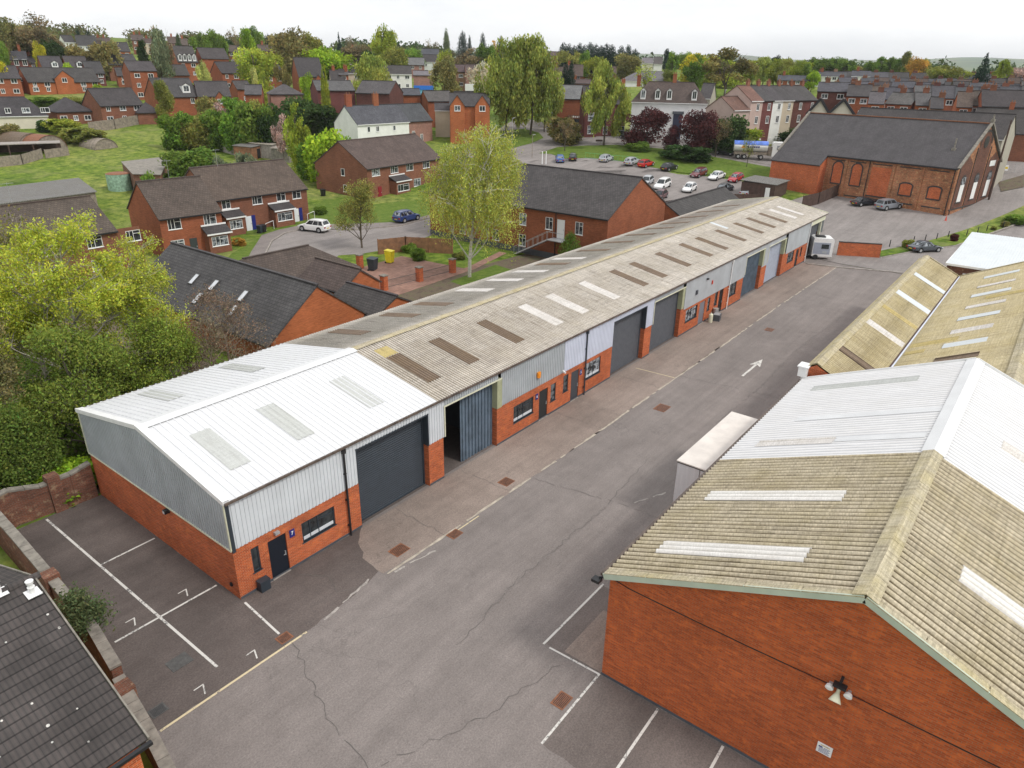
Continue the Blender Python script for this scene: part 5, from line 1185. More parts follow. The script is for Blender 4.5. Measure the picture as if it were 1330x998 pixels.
# -------- middle
hm = 'houses in the middle distance'
H('brick house with a white door beneath the pale birch', 345, 368, 97.5, 83.5, 250, 11, dep=9, wall='red', group=hm)
hx = H('large brick house with a brick gable and white bay among trees', 388, 420, 99, 75, 236, 9, dep=12, wall='red', group=hm); front_gable(hx, 5.6, 4.6, 5.6, 3.4, wall='red', win=False)
H('brick bungalow with a hipped grey roof and white pillars', 351, 392, 122, 109.5, 196, 4, dep=9, wall='pinkish', roof='grey', hip=True, floors=1, wins=[(1.5, .9, 1.3, 1.2), (4, .9, 1.3, 1.2), (6.6, .9, 1.3, 1.2)], group=hm)
H('brick gabled bungalow end left of the hipped bungalow', 318, 338, 122, 110, 192, -4, dep=8, wall='red', roof='grey', floors=1, wins=[], group=hm)
H('cream gabled cottage above the dark brick house', 430, 448, 105, 91, 250, 2, dep=8, wall='cream', chim=((1.2,), (5.2,)), group=hm)
H('beige rendered terrace between the cream gable and the birch', 441, 470, 95, 87.5, 262, 0, dep=8, wall='beige', roof='dark', group=hm)
hx = H('dark brick house with three white windows before the birch', 412, 460, 117, 104.5, 188, 9, dep=9, wall='purple', roof='grey', wins=[(6.0, 2.7, 1.2, 1.5), (8.2, 2.7, 1.6, 1.4), (10.3, 2.7, 1.5, 1.4)], group=hm)
H('dark brick house with a blank gable right of the birch', 462, 504, 120, 105, 188, -20, dep=9, wall='dark', roof='grey', wins=[], group=hm)
# white cottage row
M6 = H('white rendered cottage with a slate roof and two brick stacks', 464, 534, 161, 136.5, 166, 30, dep=8, wall='white', roof='slate', chim=((1.2, 4, 2.2, 1.6), (8.9, 4, 2.2, 1.5)), wins=[(2.7, -1.9, .8, 1.2), (5.2, -1.9, .9, 1.2), (10.2, -1.9, .8, 1.1)])
Lx, Dx = info(M6)
b0 = M6.matrix_basis @ Vector((Lx+.02, .05, 0))
z6 = [v.co.z for v in [c for c in M6.children if c.name.startswith('roof')][0].data.vertices]
e6 = [v.co.z for v in [c for c in M6.children if c.name.startswith('wall')][0].data.vertices]; he6 = sorted(e6)[len(e6)//2]
house('cottage', 'brick cottage joined to the right end of the white cottage', 'house', b0, M6.rotation_euler[2], 7.6, Dx, he6 if he6 > 2 else 4.5, max(z6)-(he6 if he6 > 2 else 4.5), wall='pinkish', roof='slate', wins=[(.9, 2.6, .9, 1.2), (3.5, 1.2, .9, 1.8)])
H('low white fronted wing right of the cottage row', 565, 592, 143, 134, 186, 0, dep=6, wall='beige', roof='dark', wins=[(3.8, .8, .8, 1.8)], floors=1, group=hm)
hx = H('red brick house with two gables beside the big willow', 584, 636, 137, 121, 178, 0, dep=10, wall='orange', roof='dark', wins=[], group=hm); Lx, Dx = info(hx)
for c_ in (.19, .81): front_gable(hx, Lx*c_, Lx*.36, HEs[hx.name], 2.3, .9, wall='orange')
H('brick house with a steep gable behind the cottage row', 556, 590, 131, 118, 200, 12, dep=8, wall='red', roof='grey', wins=[], group=hm)
H('low brick outhouse between the gables with a patched roof', 524, 546, 123, 115, 205, 3, dep=7, wall='red', roof='slate', floors=1, wins=[], group=hm)
hx = H('white and pink rendered terrace with roof windows', 487, 534, 95.5, 85, 258, 0, dep=9, wall='white', roof='dark', group=hm)
hs_ = H('blue fronted shop with a bright blue fascia', 537, 562, 97.5, 92, 262, 0, dep=7, wall='pinkish', roof='pale', floors=1, wins=[], name='shop', cat='shop')
mb = MB(); Lx, Dx = info(hs_); mb.box(-.1, -.45, 2.6, Lx+.1, -.05, 3.9); mb.build('fascia', [plain('bright_blue', (.02, .16, .62), .5)], hs_); mb = MB(); mb.box(.8, -.12, 0, Lx*.62, -.02, 2.6); mb.build('shopfront', [plain('sky_blue', (.18, .5, .72), .5)], hs_)
H('white house with a dark roof below the far treeline', 548, 569, 80, 71, 358, 0, dep=8, wall='white', roof='dark', group=hm)
H('white house upslope with a long slate roof', 545, 570, 70.5, 63.5, 382, 0, dep=8, wall='white', roof='slate', group=hm)
H('grey sheeted workshop roof behind the blue shop', 530, 551, 84, 75, 335, 0, dep=9, wall='pinkish', roof='pale', floors=1, group=hm)
H('tan brick flats left of the white blossom tree', 582, 604, 93, 84, 268, 0, dep=9, wall='tan', roof='purple', group=hm)
H('tan brick flats behind the white blossom tree', 606, 634, 93, 84, 262, 3, dep=9, wall='pinkish', roof='purple', group=hm)
H('long grey roof across the rear of the two gabled house', 590, 622, 131, 119, 194, 0, dep=8, wall='red', roof='dark', wins=[], group=hm)
for a, b_, e, rr, D, w_, rf, lab in ((335, 356, 66, 58, 345, 'brown', 'brown', 'brown terrace with white windows behind the large oak'), (453, 468, 69, 62, 380, 'cream', 'dark', 'tiny cream gable beside the dark conifer'), (440, 452, 97, 90, 252, 'red', 'grey', 'small brick roof behind the cream cottage'),
        (700, 716, 108, 97, 298, 'red', 'purple', 'brick house half behind the big willow'), (716, 732, 98, 87, 300, 'pinkish', 'brown', 'pink brick gable left of the twin cypresses'), (732, 757, 98, 84, 302, 'brown', 'brown', 'brown roofed terrace right of the twin cypresses'), (740, 767, 108, 103, 290, 'brown', 'purple', 'low brown roof with a white skylight strip'),
        (757, 800, 95, 86, 320, 'brown', 'brown', 'long brown roof row under the conifer belt'), (652, 668, 75, 67, 400, 'brown', 'grey', 'grey roof on the ridge behind the willow top'), (704, 730, 72, 67, 420, 'brown', 'purple', 'distant long roof left of the conifer belt')):
    H(lab, a, b_, e, rr, D, 0, dep=8, wall=w_, roof=rf, chim=((2,),), group=hm)
sh = H('brick showroom with a grey roof and a dark glazed front', 719, 766, 127.5, 110.5, 200, 0, dep=11, wall='red', roof='pale', floors=1, wins=[(2.2, .9, .8, 1.6), (4.4, .9, .8, 1.6)], name='shop', cat='shop')
Lx, Dx = info(sh); mb = MB(); mb.box(Lx*.45, -.08, .1, Lx*.97, -.02, 2.6); mb.build('shopfront', [M['glass']], sh); mb = MB()
mb.box(Lx*.42, -.14, 2.75, Lx, -.02, 3.6); fs = mb.build('fascia', [M['brick_old']], sh); mb = MB()
for i in range(9): mb.box(Lx*.55+i*.55, -.17, 2.98, Lx*.55+i*.55+.38, -.145, 3.28 if i % 3 else 3.38)
mb.build('lettering', [M['white']], fs)
vic = H('dark red brick villa with white sash bays by the junction', 759, 812, 134, 112, 186, 6, dep=10, wall='purple', roof='dark', style='sash', wins=[(5, 4.2, 1.1, 1.8), (8, 4.2, 1.1, 1.8), (5, .8, 1.1, 1.9), (8.3, .8, 2.0, 1.9)], chim=((6, 5, 1.5), (10, 5, 1.5))); front_gable(vic, 1.7, 3.0, 6.2, 2.0, 1.0, wall='purple', win=False)
for z in (3.9, .9): put_window(vic, 1.0, -1.02, z, 1.4, 1.9, 0, 'sash')
# public house
pb = H('white rendered inn with a brown mansard roof and four dormers', 821, 917, 131.5, 106.5, 183, -3, dep=12, wall='white', roof='brown', hip=True, hipr=.28, wins=[(2.4, -3.6, 1.1, 1.7), (6.0, -3.6, 1.1, 1.7), (16.4, -3.6, 1.1, 1.7), (2.4, .3, 1.2, 1.7), (16.4, .3, 1.2, 1.7)], name='inn', cat='pub', chim=((1, 6, 1.2), (9.5, 6, 1.6)))
Lx, Dx = info(pb); z9 = [v.co.z for v in [c for c in pb.children if c.name.startswith('roof')][0].data.vertices]
for f_ in (.14, .335, .49, .82): dormer(pb, Lx*f_, Dx, min(z9)+.3, max(z9)-min(z9)-.3, .16, 1.2, 1.7)
hp = HEs[pb.name]-2.6; mb = MB(); mb.box(Lx*.57, -.12, -.5, Lx*.69, -.02, hp); mb.build('doorway', [plain('navy_paint', (.03, .035, .07), .5)], pb); mb = MB(); mb.box(Lx*.555, -.5, hp, Lx*.705, -.02, hp+.6); mb.build('door_canopy', [M['slate_paint2']], pb)
H('low grey roofed wing at the right rear of the inn', 908, 922, 127, 108, 200, -8, dep=9, wall='stone', roof='dark', wins=[(.6, 5, .8, 1.2)], group=hm)
H('wide white factory roof behind the inn', 806, 882, 105, 93, 300, 0, dep=16, wall='white', roof='pale', hip=True, floors=1, wins=[], name='factory', cat='factory')
H('pale flat fronted store on the horizon behind the inn', 834, 848, 82, 75, 420, 0, dep=9, wall='cream', roof='pale', floors=1, wins=[], name='store', cat='store')
H('white gabled store right of the pale store on the horizon', 849, 860, 83, 74, 420, 0, dep=9, wall='white', roof='grey', floors=1, wins=[], name='store', cat='store')
# pink house and terrace running right
pk = at(976, 130.5, 178); dE = at(1062, 127, 198)
rzP, LP = frame(pk, dE); segs = [('pink', 'red', .17, 'pink rendered end house of the roadside terrace'), ('purple', 'dark', .15, 'narrow dark brick house next to the pink end house'), ('white', 'dark', .15, 'white painted house in the roadside terrace'), ('beige', 'dark', .16, 'beige rendered house in the roadside terrace'), ('dark', 'dark', .19, 'dark brick house right of the beige terrace house'), ('purple', 'dark', .18, 'last dark brick house at the right end of the roadside terrace')]
dP = Vector((math.cos(rzP), math.sin(rzP), 0)); nP = Vector((-dP.y, dP.x, 0)); t = 0
zr_ = vplane(957.6, 111, pk+nP*4.5, dP).z; gP = hT(pk.x, pk.y); print('pink', LP, zr_, pk.z, gP, math.degrees(rzP))
riseP = max(2.6, min(4.2, zr_-pk.z))
for i, (w_, rf, fr_, lab) in enumerate(segs):
    P0 = pk+dP*t*LP; ln = fr_*LP
    house('terraced_house', lab, 'house', (P0.x, P0.y, gP), rzP, ln-.01, 9, pk.z-gP, riseP-(.02*(i % 2)), wall=w_, roof=rf, chim=((ln-.5, 4.5, .9, .9, 'brown'),), wins=[(ln*.5, -2.2, 1.0, 1.5), (ln*.5, -5.0, 1.1, 1.6)], doors=(ln*.2,), door_col=(.7, .7, .7), group='roadside terrace')
    t += fr_
oh = pk-dP*5.5
house('outshut', 'pink lower wing with a bay window at the left of the end house', 'house', (oh.x, oh.y, gP), rzP, 5.4, 8, (pk.z-gP)*.82, 2.6, wall='pink', roof='red', wins=[(1.5, 1, 2.2, 1.6)])

# -------- brick hall on the right (old chapel like building)
c0 = T(1229, 281); ux = Vector((16.7, -3.9, 0)).normalized(); uy = Vector((3.9, 16.7, 0)).normalized()
ch = empty('brick_hall', 'old ornate brick hall with blind arches and a long slate roof', 'hall', tuple(c0), math.atan2(ux.y, ux.x))
# local: x along the gable (to the right), y along the length
Wc, Lc, hc, rc = 17.2, 31.6, 7.6, 6.2
L1 = 21.8
mb = MB(); b0_ = -1.2; dk = MB(); bl = MB(); cl_ = MB()
# long side faces -x: u = -y
bays = [(1.2, 4.2), (5.6, 9.0), (10.2, 13.6), (14.6, 17.6), (18.2, 21.0)]
wall_panel(mb, (0, L1, b0_), (0, -1, 0), L1, hc-b0_)
for i, (a, b_) in enumerate(bays):
    zt = hc-.9
    bl.box(-.03, a, zt, -.002, b_, zt+.18)          # dark string over each panel
    c = (a+b_)/2; w2 = .95 if i < 2 else (1.7 if i == 2 else .85)
    z0, z1 = (2.4, 3.9) if i < 2 else ((1.6, zt-.4) if i == 2 else (2.9, 5.6))
    cl_.box(-.045, c-w2, z0, -.004, c+w2, z1)       # orange infill
    n = 8
    for k in range(n):
        a0, a1 = PI*k/n, PI*(k+1)/n; rise_ = .35 if i < 3 else .9
        if i == 2: break
        p = [(c+(w2+.02)*math.cos(a0), z1+rise_*math.sin(a0)), (c+(w2+.02)*math.cos(a1), z1+rise_*math.sin(a1)), (c+(w2+.28)*math.cos(a1), z1+(rise_+.26)*math.sin(a1)), (c+(w2+.28)*math.cos(a0), z1+(rise_+.26)*math.sin(a0))]
        bl.poly([(-.07, y, z) for y, z in p]); cl_.poly([(-.04, c, z1), (-.04, p[0][0], p[0][1]), (-.04, p[1][0], p[1][1])])
    if i != 2:
        bl.box(-.07, c-w2-.2, z0, -.003, c-w2, z1); bl.box(-.07, c+w2, z0, -.003, c+w2+.2, z1)
    bl.box(-.09, c-w2-.15, z0-.22, -.003, c+w2+.15, z0)
    bl.box(-.06, a, .9, -.003, b_, 1.1)
for y in (0, 4.9, 9.6, 14.1, 17.9, 21.3): mb.box(-.14, y+.02, b0_, -.001, y+.55, hc-.1)
mb.box(-.16, .02, hc-.45, -.145, L1, hc-.05)
# gable facing -y
mb.poly([(0, 0, b0_), (Wc, 0, b0_), (Wc, 0, hc), (Wc/2, 0, hc+rc+.25), (0, 0, hc)]); mb.poly([(Wc, Lc, b0_), (0, Lc, b0_), (0, Lc, hc), (Wc/2, Lc, hc+rc), (Wc, Lc, hc)])
wall_panel(mb, (Wc, 0, b0_), (0, 1, 0), Lc, hc-b0_)
gd = MB()
for a, b_, zt in ((.8, 5.4, hc+.3), (6.2, 11.0, hc+3.9), (11.8, 16.4, hc+.3)): gd.poly([(a, -.02, 1.0), (b_, -.02, 1.0), (b_, -.02, zt), ((a+b_)/2, -.02, zt+1.4), (a, -.02, zt)])
mb.build('wall', [M['brick_church']], ch); cl_.build('blind_panel', [M['brick_orange']], ch)
gd.build('gable_panel', [M['brick_church_dark']], ch)
n = 10
for k in range(n):
    a0, a1 = PI*k/n, PI*(k+1)/n; c, z1 = Wc/2, hc+3.2
    bl.poly([(c+2.2*math.cos(a0), -.06, z1+1.9*math.sin(a0)), (c+2.2*math.cos(a1), -.06, z1+1.9*math.sin(a1)), (c+2.55*math.cos(a1), -.06, z1+2.25*math.sin(a1)), (c+2.55*math.cos(a0), -.06, z1+2.25*math.sin(a0))][::-1])
for c in (3.1, 8.6, 14.1):
    bl.poly([(c+1.15*math.cos(PI*k/8), -.06, 5.0+1.3*math.sin(PI*k/8)) for k in range(9)][::-1])
    bl.box(c-1.15, -.1, 1.75, c+1.15, -.022, 1.95)
for x in (.7, 5.8, 11.4, 16.5): bl.box(x-.09, -.09, b0_, x+.09, -.02, hc+.1+(2.6 if 5 < x < 12 else 0))
bl.box(.1, -.1, .8, Wc-.1, -.02, 1.02)
bl.build('dark_brick_dressing', [M['brick_blue']], ch)
mb = MB(); mb.tube((Wc/2, -.03, hc+3.5), (Wc/2, -.09, hc+3.5), .95, .95, 20); mb.build('round_window', [M['brick_blue']], ch); mb = MB(); mb.tube((Wc/2, -.095, hc+3.5), (Wc/2, -.11, hc+3.5), .62, .62, 18); mb.build('round_pane', [M['black']], ch)
for c in (3.1, 8.6, 14.1):
    mb = MB(); mb.box(c-.8, -.09, 2.0, c+.8, -.065, 4.7); o = mb.build('window', [M['white']], ch); mb = MB(); mb.box(c-.75, -.1, 4.72, c+.75, -.07, 5.9); mb.build('pane', [M['glass']], o)
mb = MB(); mb.box(12.6, -.1, hc-.6, 15.0, -.07, hc+.3); mb.build('panel', [M['white']], ch)
mb = MB()
mb.slab([(-.35, -.1, hc-.15), (Wc/2, -.1, hc+rc+.1), (Wc/2, Lc+.1, hc+rc+.1), (-.35, Lc+.1, hc-.15)], .2); mb.slab([(Wc+.35, -.1, hc-.15), (Wc/2, -.1, hc+rc+.1), (Wc/2, Lc+.1, hc+rc+.1), (Wc+.35, Lc+.1, hc-.15)], .2)
kk = rc/(Wc/2); xw = -2.3
mb.slab([(xw-.3, L1, hc-.15+kk*(xw+.05)), (-.3, L1, hc-.13), (-.3, Lc+.1, hc-.13), (xw-.3, Lc+.1, hc-.15+kk*(xw+.05))], .2)
ro = mb.build('roof', [M['slate']], ch)
mb = MB(); mb.bar((Wc/2, -.1, hc+rc+.16), (Wc/2, Lc+.1, hc+rc+.16), .34, .16); mb.build('ridge_tiles', [M['rust']], ro)
mb = MB()
for yq in (-.12, Lc+.12):
    for x0 in (-.4, Wc+.4): mb.bar((x0, yq, hc-.1), (Wc/2, yq, hc+rc+.3), .42, .24)
mb.build('coping', [M['stone']], ch)
mb = MB(); mb.tube((Wc/2, -.1, hc+rc+.3), (Wc/2, -.1, hc+rc+1.5), .2, .1, 8); mb.box(Wc/2-.3, -.35, hc+rc+.4, Wc/2+.3, .15, hc+rc+.8); mb.build('finial', [M['stone']], ch)
mb = MB(); mb.tube((3.2, 2.6, hc+2.2), (3.2, 2.6, hc+4.1), .12, .12, 8); mb.box(2.9, 2.3, hc+1.9, 3.5, 2.9, hc+2.6); mb.build('flue', [M['stone']], ro)
mb = MB(); hw = hc+kk*xw-.15
wall_panel(mb, (xw, Lc, b0_), (0, -1, 0), Lc-L1, hw-b0_); mb.poly([(xw, L1, b0_), (0, L1, b0_), (0, L1, hc-.3), (xw, L1, hw)]); mb.poly([(0, Lc, b0_), (xw, Lc, b0_), (xw, Lc, hw), (0, Lc, hc-.3)])
mb.build('wing_wall', [M['brick_orange']], ch)
mb = MB()
for y in (.35, 14.0): mb.tube((-.22, y, b0_), (-.22, y, hc-.2), .07, .07, 8)
mb.build('downpipe', [M['black']], ch)
mb = MB(); mb.box(-.5, 0, hc-.38, -.32, L1, hc-.2); mb.build('gutter', [M['black']], ch)
# buildings around the hall
p = T(1000, 262); r = empty('dark_shed', 'dark brown boarded shed with a pale flat roof by the hall', 'shed', tuple(p), R(2)); A1 = T(990, 258); A2 = T(1030, 263)
k = MB(); k.box(0, -.5, 0, 7.5, 5.5, 2.9); k.build('wall', [M['timber_dark']], r); k = MB(); k.slab([(-.2, -.8, 2.95), (7.8, -.8, 2.95), (7.8, 5.8, 3.25), (-.2, 5.8, 3.25)], .1); k.build('roof', [M['sheet_grey']], r); k = MB(); k.box(-.06, .3, .2, -.01, 1.1, 2.3); k.build('door', [M['white']], r)
H('white twin gabled house behind the brick hall roof, left part', 1049, 1074, 145, 133, 172, 0, dep=12, wall='cream', roof='brown', wins=[], group='buildings behind the brick hall')
gw = []
for xL, xR, lab in ((1048, 1075, 'left'), (1076, 1108, 'right')): pass
twin = [o for o in C.objects if str(o.get('label', '')).startswith('white twin gabled')][0]; 
for ch_ in list(twin.children_recursive)+[twin]: bpy.data.objects.remove(ch_)
for xL, xR, pk_, lab in ((1049, 1076, 128.5, 'left white black edged gable behind the brick hall'), (1077, 1108, 129.5, 'right white black edged gable behind the brick hall')):
    D = 170; a = at(xL, 150, D); b_ = at(xR, 150, D); rz, w_ = frame(a, b_); n_ = Vector((-math.sin(rz), math.cos(rz), 0)); g = hT(a.x, a.y)
    e_ = at(xL, 147, D).z-g; pk2 = at((xL+xR)/2, pk_, D).z-g
    # gable faces the viewer: local front runs along depth
    r = empty('gabled_house', lab, 'house', (a.x, a.y, g), rz, 'white gabled pair'); mb = MB(); dd = 16
    mb.poly([(0, 0, -1), (w_, 0, -1), (w_, 0, e_), (w_/2, 0, pk2), (0, 0, e_)]); mb.poly([(0, dd, -1), (0, 0, -1), (0, 0, e_), (0, dd, e_)]); mb.poly([(w_, 0, -1), (w_, dd, -1), (w_, dd, e_), (w_, 0, e_)]); mb.build('wall', [M['render']], r, color=RD['cream'])
    mb = MB(); mb.slab([(-.2, -.4, e_-.15), (w_/2, -.4, pk2+.1), (w_/2, dd, pk2+.1), (-.2, dd, e_-.15)], .15); mb.slab([(w_/2, -.4, pk2+.1), (w_+.2, -.4, e_-.15), (w_+.2, dd, e_-.15), (w_/2, dd, pk2+.1)], .15); mb.build('roof', [M['tile_house']], r, color=RF['brown'])
    mb = MB(); mb.bar((-.3, -.45, e_-.25), (w_/2, -.45, pk2+.05), .1, .5); mb.bar((w_+.3, -.45, e_-.25), (w_/2, -.45, pk2+.05), .1, .5); mb.build('bargeboard', [M['black']], r)
hb = 'buildings behind the brick hall'
H('long dark roofed workshop right behind the brick hall ridge', 1100, 1272, 168, 143, 158, -26, dep=13, wall='stone', roof='dark', wins=[], group=hb)
H('stone coloured lower wing at the right end of the workshop', 1283, 1304, 168, 150, 166, -8, dep=8, wall='stone', roof='brown', wins=[], group=hb)
H('dark roofed building at the far right edge behind the pole', 1262, 1345, 170, 141, 182, 0, dep=12, wall='brown', roof='dark', wins=[], chim=((6,),), group=hb)
# ---------------------------------------------------------------- right hand town: terraces beyond the hall
rt = 'terraces of the town on the right'
rows = [  # xL,xR,eave,ridge,D,gp,wall,roof,label,chim
 (1062, 1100, 118, 107, 205, 0, 'dark', 'slate', 'slate roofed terrace just right of the roadside terrace'),
 (1100, 1128, 124, 110, 200, 0, 'red', 'dark', 'slate roofed terrace with a pale back wall left of the orange gable'),
 (1128, 1146, 134, 119, 185, 0, 'orange', 'grey', 'orange brick gable left of the yellow lichened roofs'),
 (1150, 1180, 134, 120, 188, -14, 'red', 'grey', 'long grey roof with yellow lichen on its verge, left one'),
 (1190, 1207, 136, 120, 186, 8, 'orange', 'grey', 'orange brick gable with yellow lichen, right one'),
 (1209, 1223, 140, 126, 182, 5, 'tan', 'dark', 'peach coloured brick gable left of the brown conifer'),
 (1243, 1260, 138, 119, 190, 5, 'orange', 'brown', 'orange brick house right of the brown conifer'),
 (1262, 1275, 136, 118, 192, 5, 'red', 'brown', 'narrow brick house left of the broad gabled house'),
 (1276, 1330, 137, 117, 188, 10, 'red', 'dark', 'broad brick house with white windows at the right edge')]
for a, b_, e, rr, D, gp, w_, rf, lab in rows:
    H(lab, a, b_, e, rr, D, gp, dep=9, wall=w_, roof=rf, chim=((2, 4.5, .8, 1.2, 'brown'),), group=rt)
random.seed(11)
order = ['nearest', 'second', 'third', 'fourth', 'fifth']; cnt = 0
for ri, (yr, D, x0, x1, st) in enumerate(((112, 225, 1072, 1335, 27), (107, 262, 1080, 1335, 25), (103, 300, 1090, 1335, 22), (100, 345, 1060, 1335, 24))):
    x = x0; k = 0
    while x < x1:
        wpx = st*random.uniform(.8, 1.15); gp = random.choice((-5, 0, 4, 6)); yy_ = yr+random.uniform(-2.5, 2.5)
        e_ = yy_+ppm(x, yr, D)*3.1
        k += 1
        H('pitched roof town house, %s from the left in the %s row beyond the hall' % (['first', 'second', 'third', 'fourth', 'fifth', 'sixth', 'seventh', 'eighth', 'ninth', 'tenth', 'eleventh', 'twelfth', 'thirteenth', 'fourteenth'][min(k-1, 13)], order[ri]), x, x+wpx*.93, e_, yy_, D, gp, dep=9, wall=random.choice(('red', 'red', 'orange', 'dark', 'beige', 'pinkish')), roof=random.choice(('slate', 'dark', 'grey', 'brown', 'slate')), chim=((1.0, 4.5, .55, 1.5, random.choice(('brown', 'dark', 'brown', 'tan'))),), group=rt)
        x += wpx
for a, b_, e, rr, D, w_, lab in ((1060, 1096, 99, 93.5, 330, 'white', 'long low white walled house below the tree belt'), (1106, 1128, 99, 92, 335, 'white', 'white gabled house right of the low white house'), (1010, 1050, 104, 98, 300, 'red', 'brick roof peeping through the willows behind the terrace')):
    H(lab, a, b_, e, rr, D, 0, dep=8, wall=w_, roof='slate', chim=((2,), ), group=rt)

# ---------------------------------------------------------------- trees
def tint_attr(me, tint):
    ca = me.color_attributes.new('tint', 'FLOAT_COLOR', 'POINT'); buf = np.ones((len(me.vertices), 4), np.float32); buf[:, :3] = tint; ca.data.foreach_set('color', buf.ravel())
def leaf_mesh(name, pts, size, rng, tintv, droop=0.0, flat=.55, per=1):
    """pts Nx3 leaf positions -> small bent quads; tintv N"""
    n = len(pts); a = rng.normal(size=(n, 3)); a /= np.linalg.norm(a, axis=1)[:, None]
    b_ = rng.normal(size=(n, 3)); b_ -= (b_*a).sum(1)[:, None]*a; b_ /= np.linalg.norm(b_, axis=1)[:, None]
    if droop: a = a*(1-droop)+np.array([0, 0, -1.0])*droop; a /= np.linalg.norm(a, axis=1)[:, None]; b_ -= (b_*a).sum(1)[:, None]*a; b_ /= np.linalg.norm(b_, axis=1)[:, None]
    s = size*(.6+.8*rng.random(n))[:, None]; A = a*s; B = b_*s*flat
    V = np.stack([pts-A, pts+B, pts+A, pts-B], 1).reshape(-1, 3)
    me = bpy.data.meshes.new(name); me.vertices.add(n*4); me.vertices.foreach_set('co', V.astype(np.float32).ravel())
    me.loops.add(n*4); me.polygons.add(n); me.loops.foreach_set('vertex_index', np.arange(n*4, dtype=np.int32)); me.polygons.foreach_set('loop_start', np.arange(n, dtype=np.int32)*4)
    me.materials.append(M['leaf']); me.update()
    tint_attr(me, np.repeat(tintv, 4, axis=0)); return me
def crown_pts(blobs, n, rng, gap=.35, fr=3.0, edge=.2):
    W = np.array([b_[6] if len(b_) > 6 else b_[3]*b_[4]*b_[5] for b_ in blobs])**.75; W = W/W.sum(); out = []; cl = []
    ph = rng.random((6, 3))*6.28; dr = rng.normal(size=(6, 3))*fr
    for bi, (b_, w_) in enumerate(zip(blobs, W)):
        m_ = int(n*w_*1.9)+8; d = rng.normal(size=(m_, 3)); d /= np.linalg.norm(d, axis=1)[:, None]
        r_ = rng.random(m_)**(.38)*(1+edge*rng.normal(size=m_)*.5); p = d*r_[:, None]*np.array(b_[3:6])+np.array(b_[:3])
        q = sum(np.sin(p@dr[k]*2.2+ph[k, 0]) for k in range(6))/6
        keep = q > (-.42+gap*.6) if gap else np.ones(m_, bool)
        p = p[keep]; out.append(p); cl.append(np.full(len(p), bi))
    P_ = np.concatenate(out); c_ = np.concatenate(cl)
    if len(P_) > n: s = rng.choice(len(P_), n, replace=False); P_, c_ = P_[s], c_[s]
    return P_, c_
def tint_of(P_, c_, rng, var=.3, warm=.15, fr=6):
    nb = c_.max()+1; tb = 1+var*rng.uniform(-1, 1, nb)[c_]
    q = np.sin(P_[:, 0]*fr+1)*np.sin(P_[:, 1]*fr*1.1+2)*np.sin(P_[:, 2]*fr*.9)
    t = tb*(1+.28*q)*(1+.3*rng.normal(size=len(P_))*.6); t = np.clip(t, .3, 2.2)
    w_ = 1+warm*rng.normal(size=len(P_))*.6+.1*q
    return np.stack([t*w_, t, t*(1.0-.3*(w_-1))], 1)
def blobs_round(rng, n, lo, hi, rad, bs, top=1.0, taper=.5):
    B = []
    for i in range(n):
        z = lo+(hi-lo)*rng.random(); k = math.sin(PI*min(1, max(0, (z-lo)/(hi-lo)*.82+.14)))**taper
        a = rng.random()*6.28; r_ = rad*k*math.sqrt(rng.random())*.85; s = bs*(.7+.7*rng.random())
        B.append((r_*math.cos(a), r_*math.sin(a), z, s, s, s*.85))
    return B
def trunk_mesh(name, rng, h=.9, r=.02, n=7, spread=.3, lo=.25, up=.35):
    mb = MB(); p = Vector((0, 0, -.02)); pts = [p]
    for i in range(4): p = p+Vector((rng.normal()*.012, rng.normal()*.012, h/4)); pts.append(p)
    rs = [r*(1-.8*i/4) for i in range(5)]
    for i in range(4): mb.tube(pts[i], pts[i+1], rs[i], rs[i+1], 6, cap=False)
    for k in range(n):
        t = lo+(.9-lo)*(k+.5)/n; i = min(3, int(t*4)); q = pts[i].lerp(pts[i+1], t*4-i); a = k*2.4+rng.random()
        e = q+Vector((math.cos(a)*spread*(1.1-t), math.sin(a)*spread*(1.1-t), up*(1.1-t)+.04)); m_ = q.lerp(e, .5)+Vector((0, 0, .02))
        mb.tube(q, m_, r*.42, r*.3, 5, cap=False); mb.tube(m_, e, r*.3, r*.08, 5, cap=False)
    return mb.mesh(name, [M['bark']])
PROTO = {}
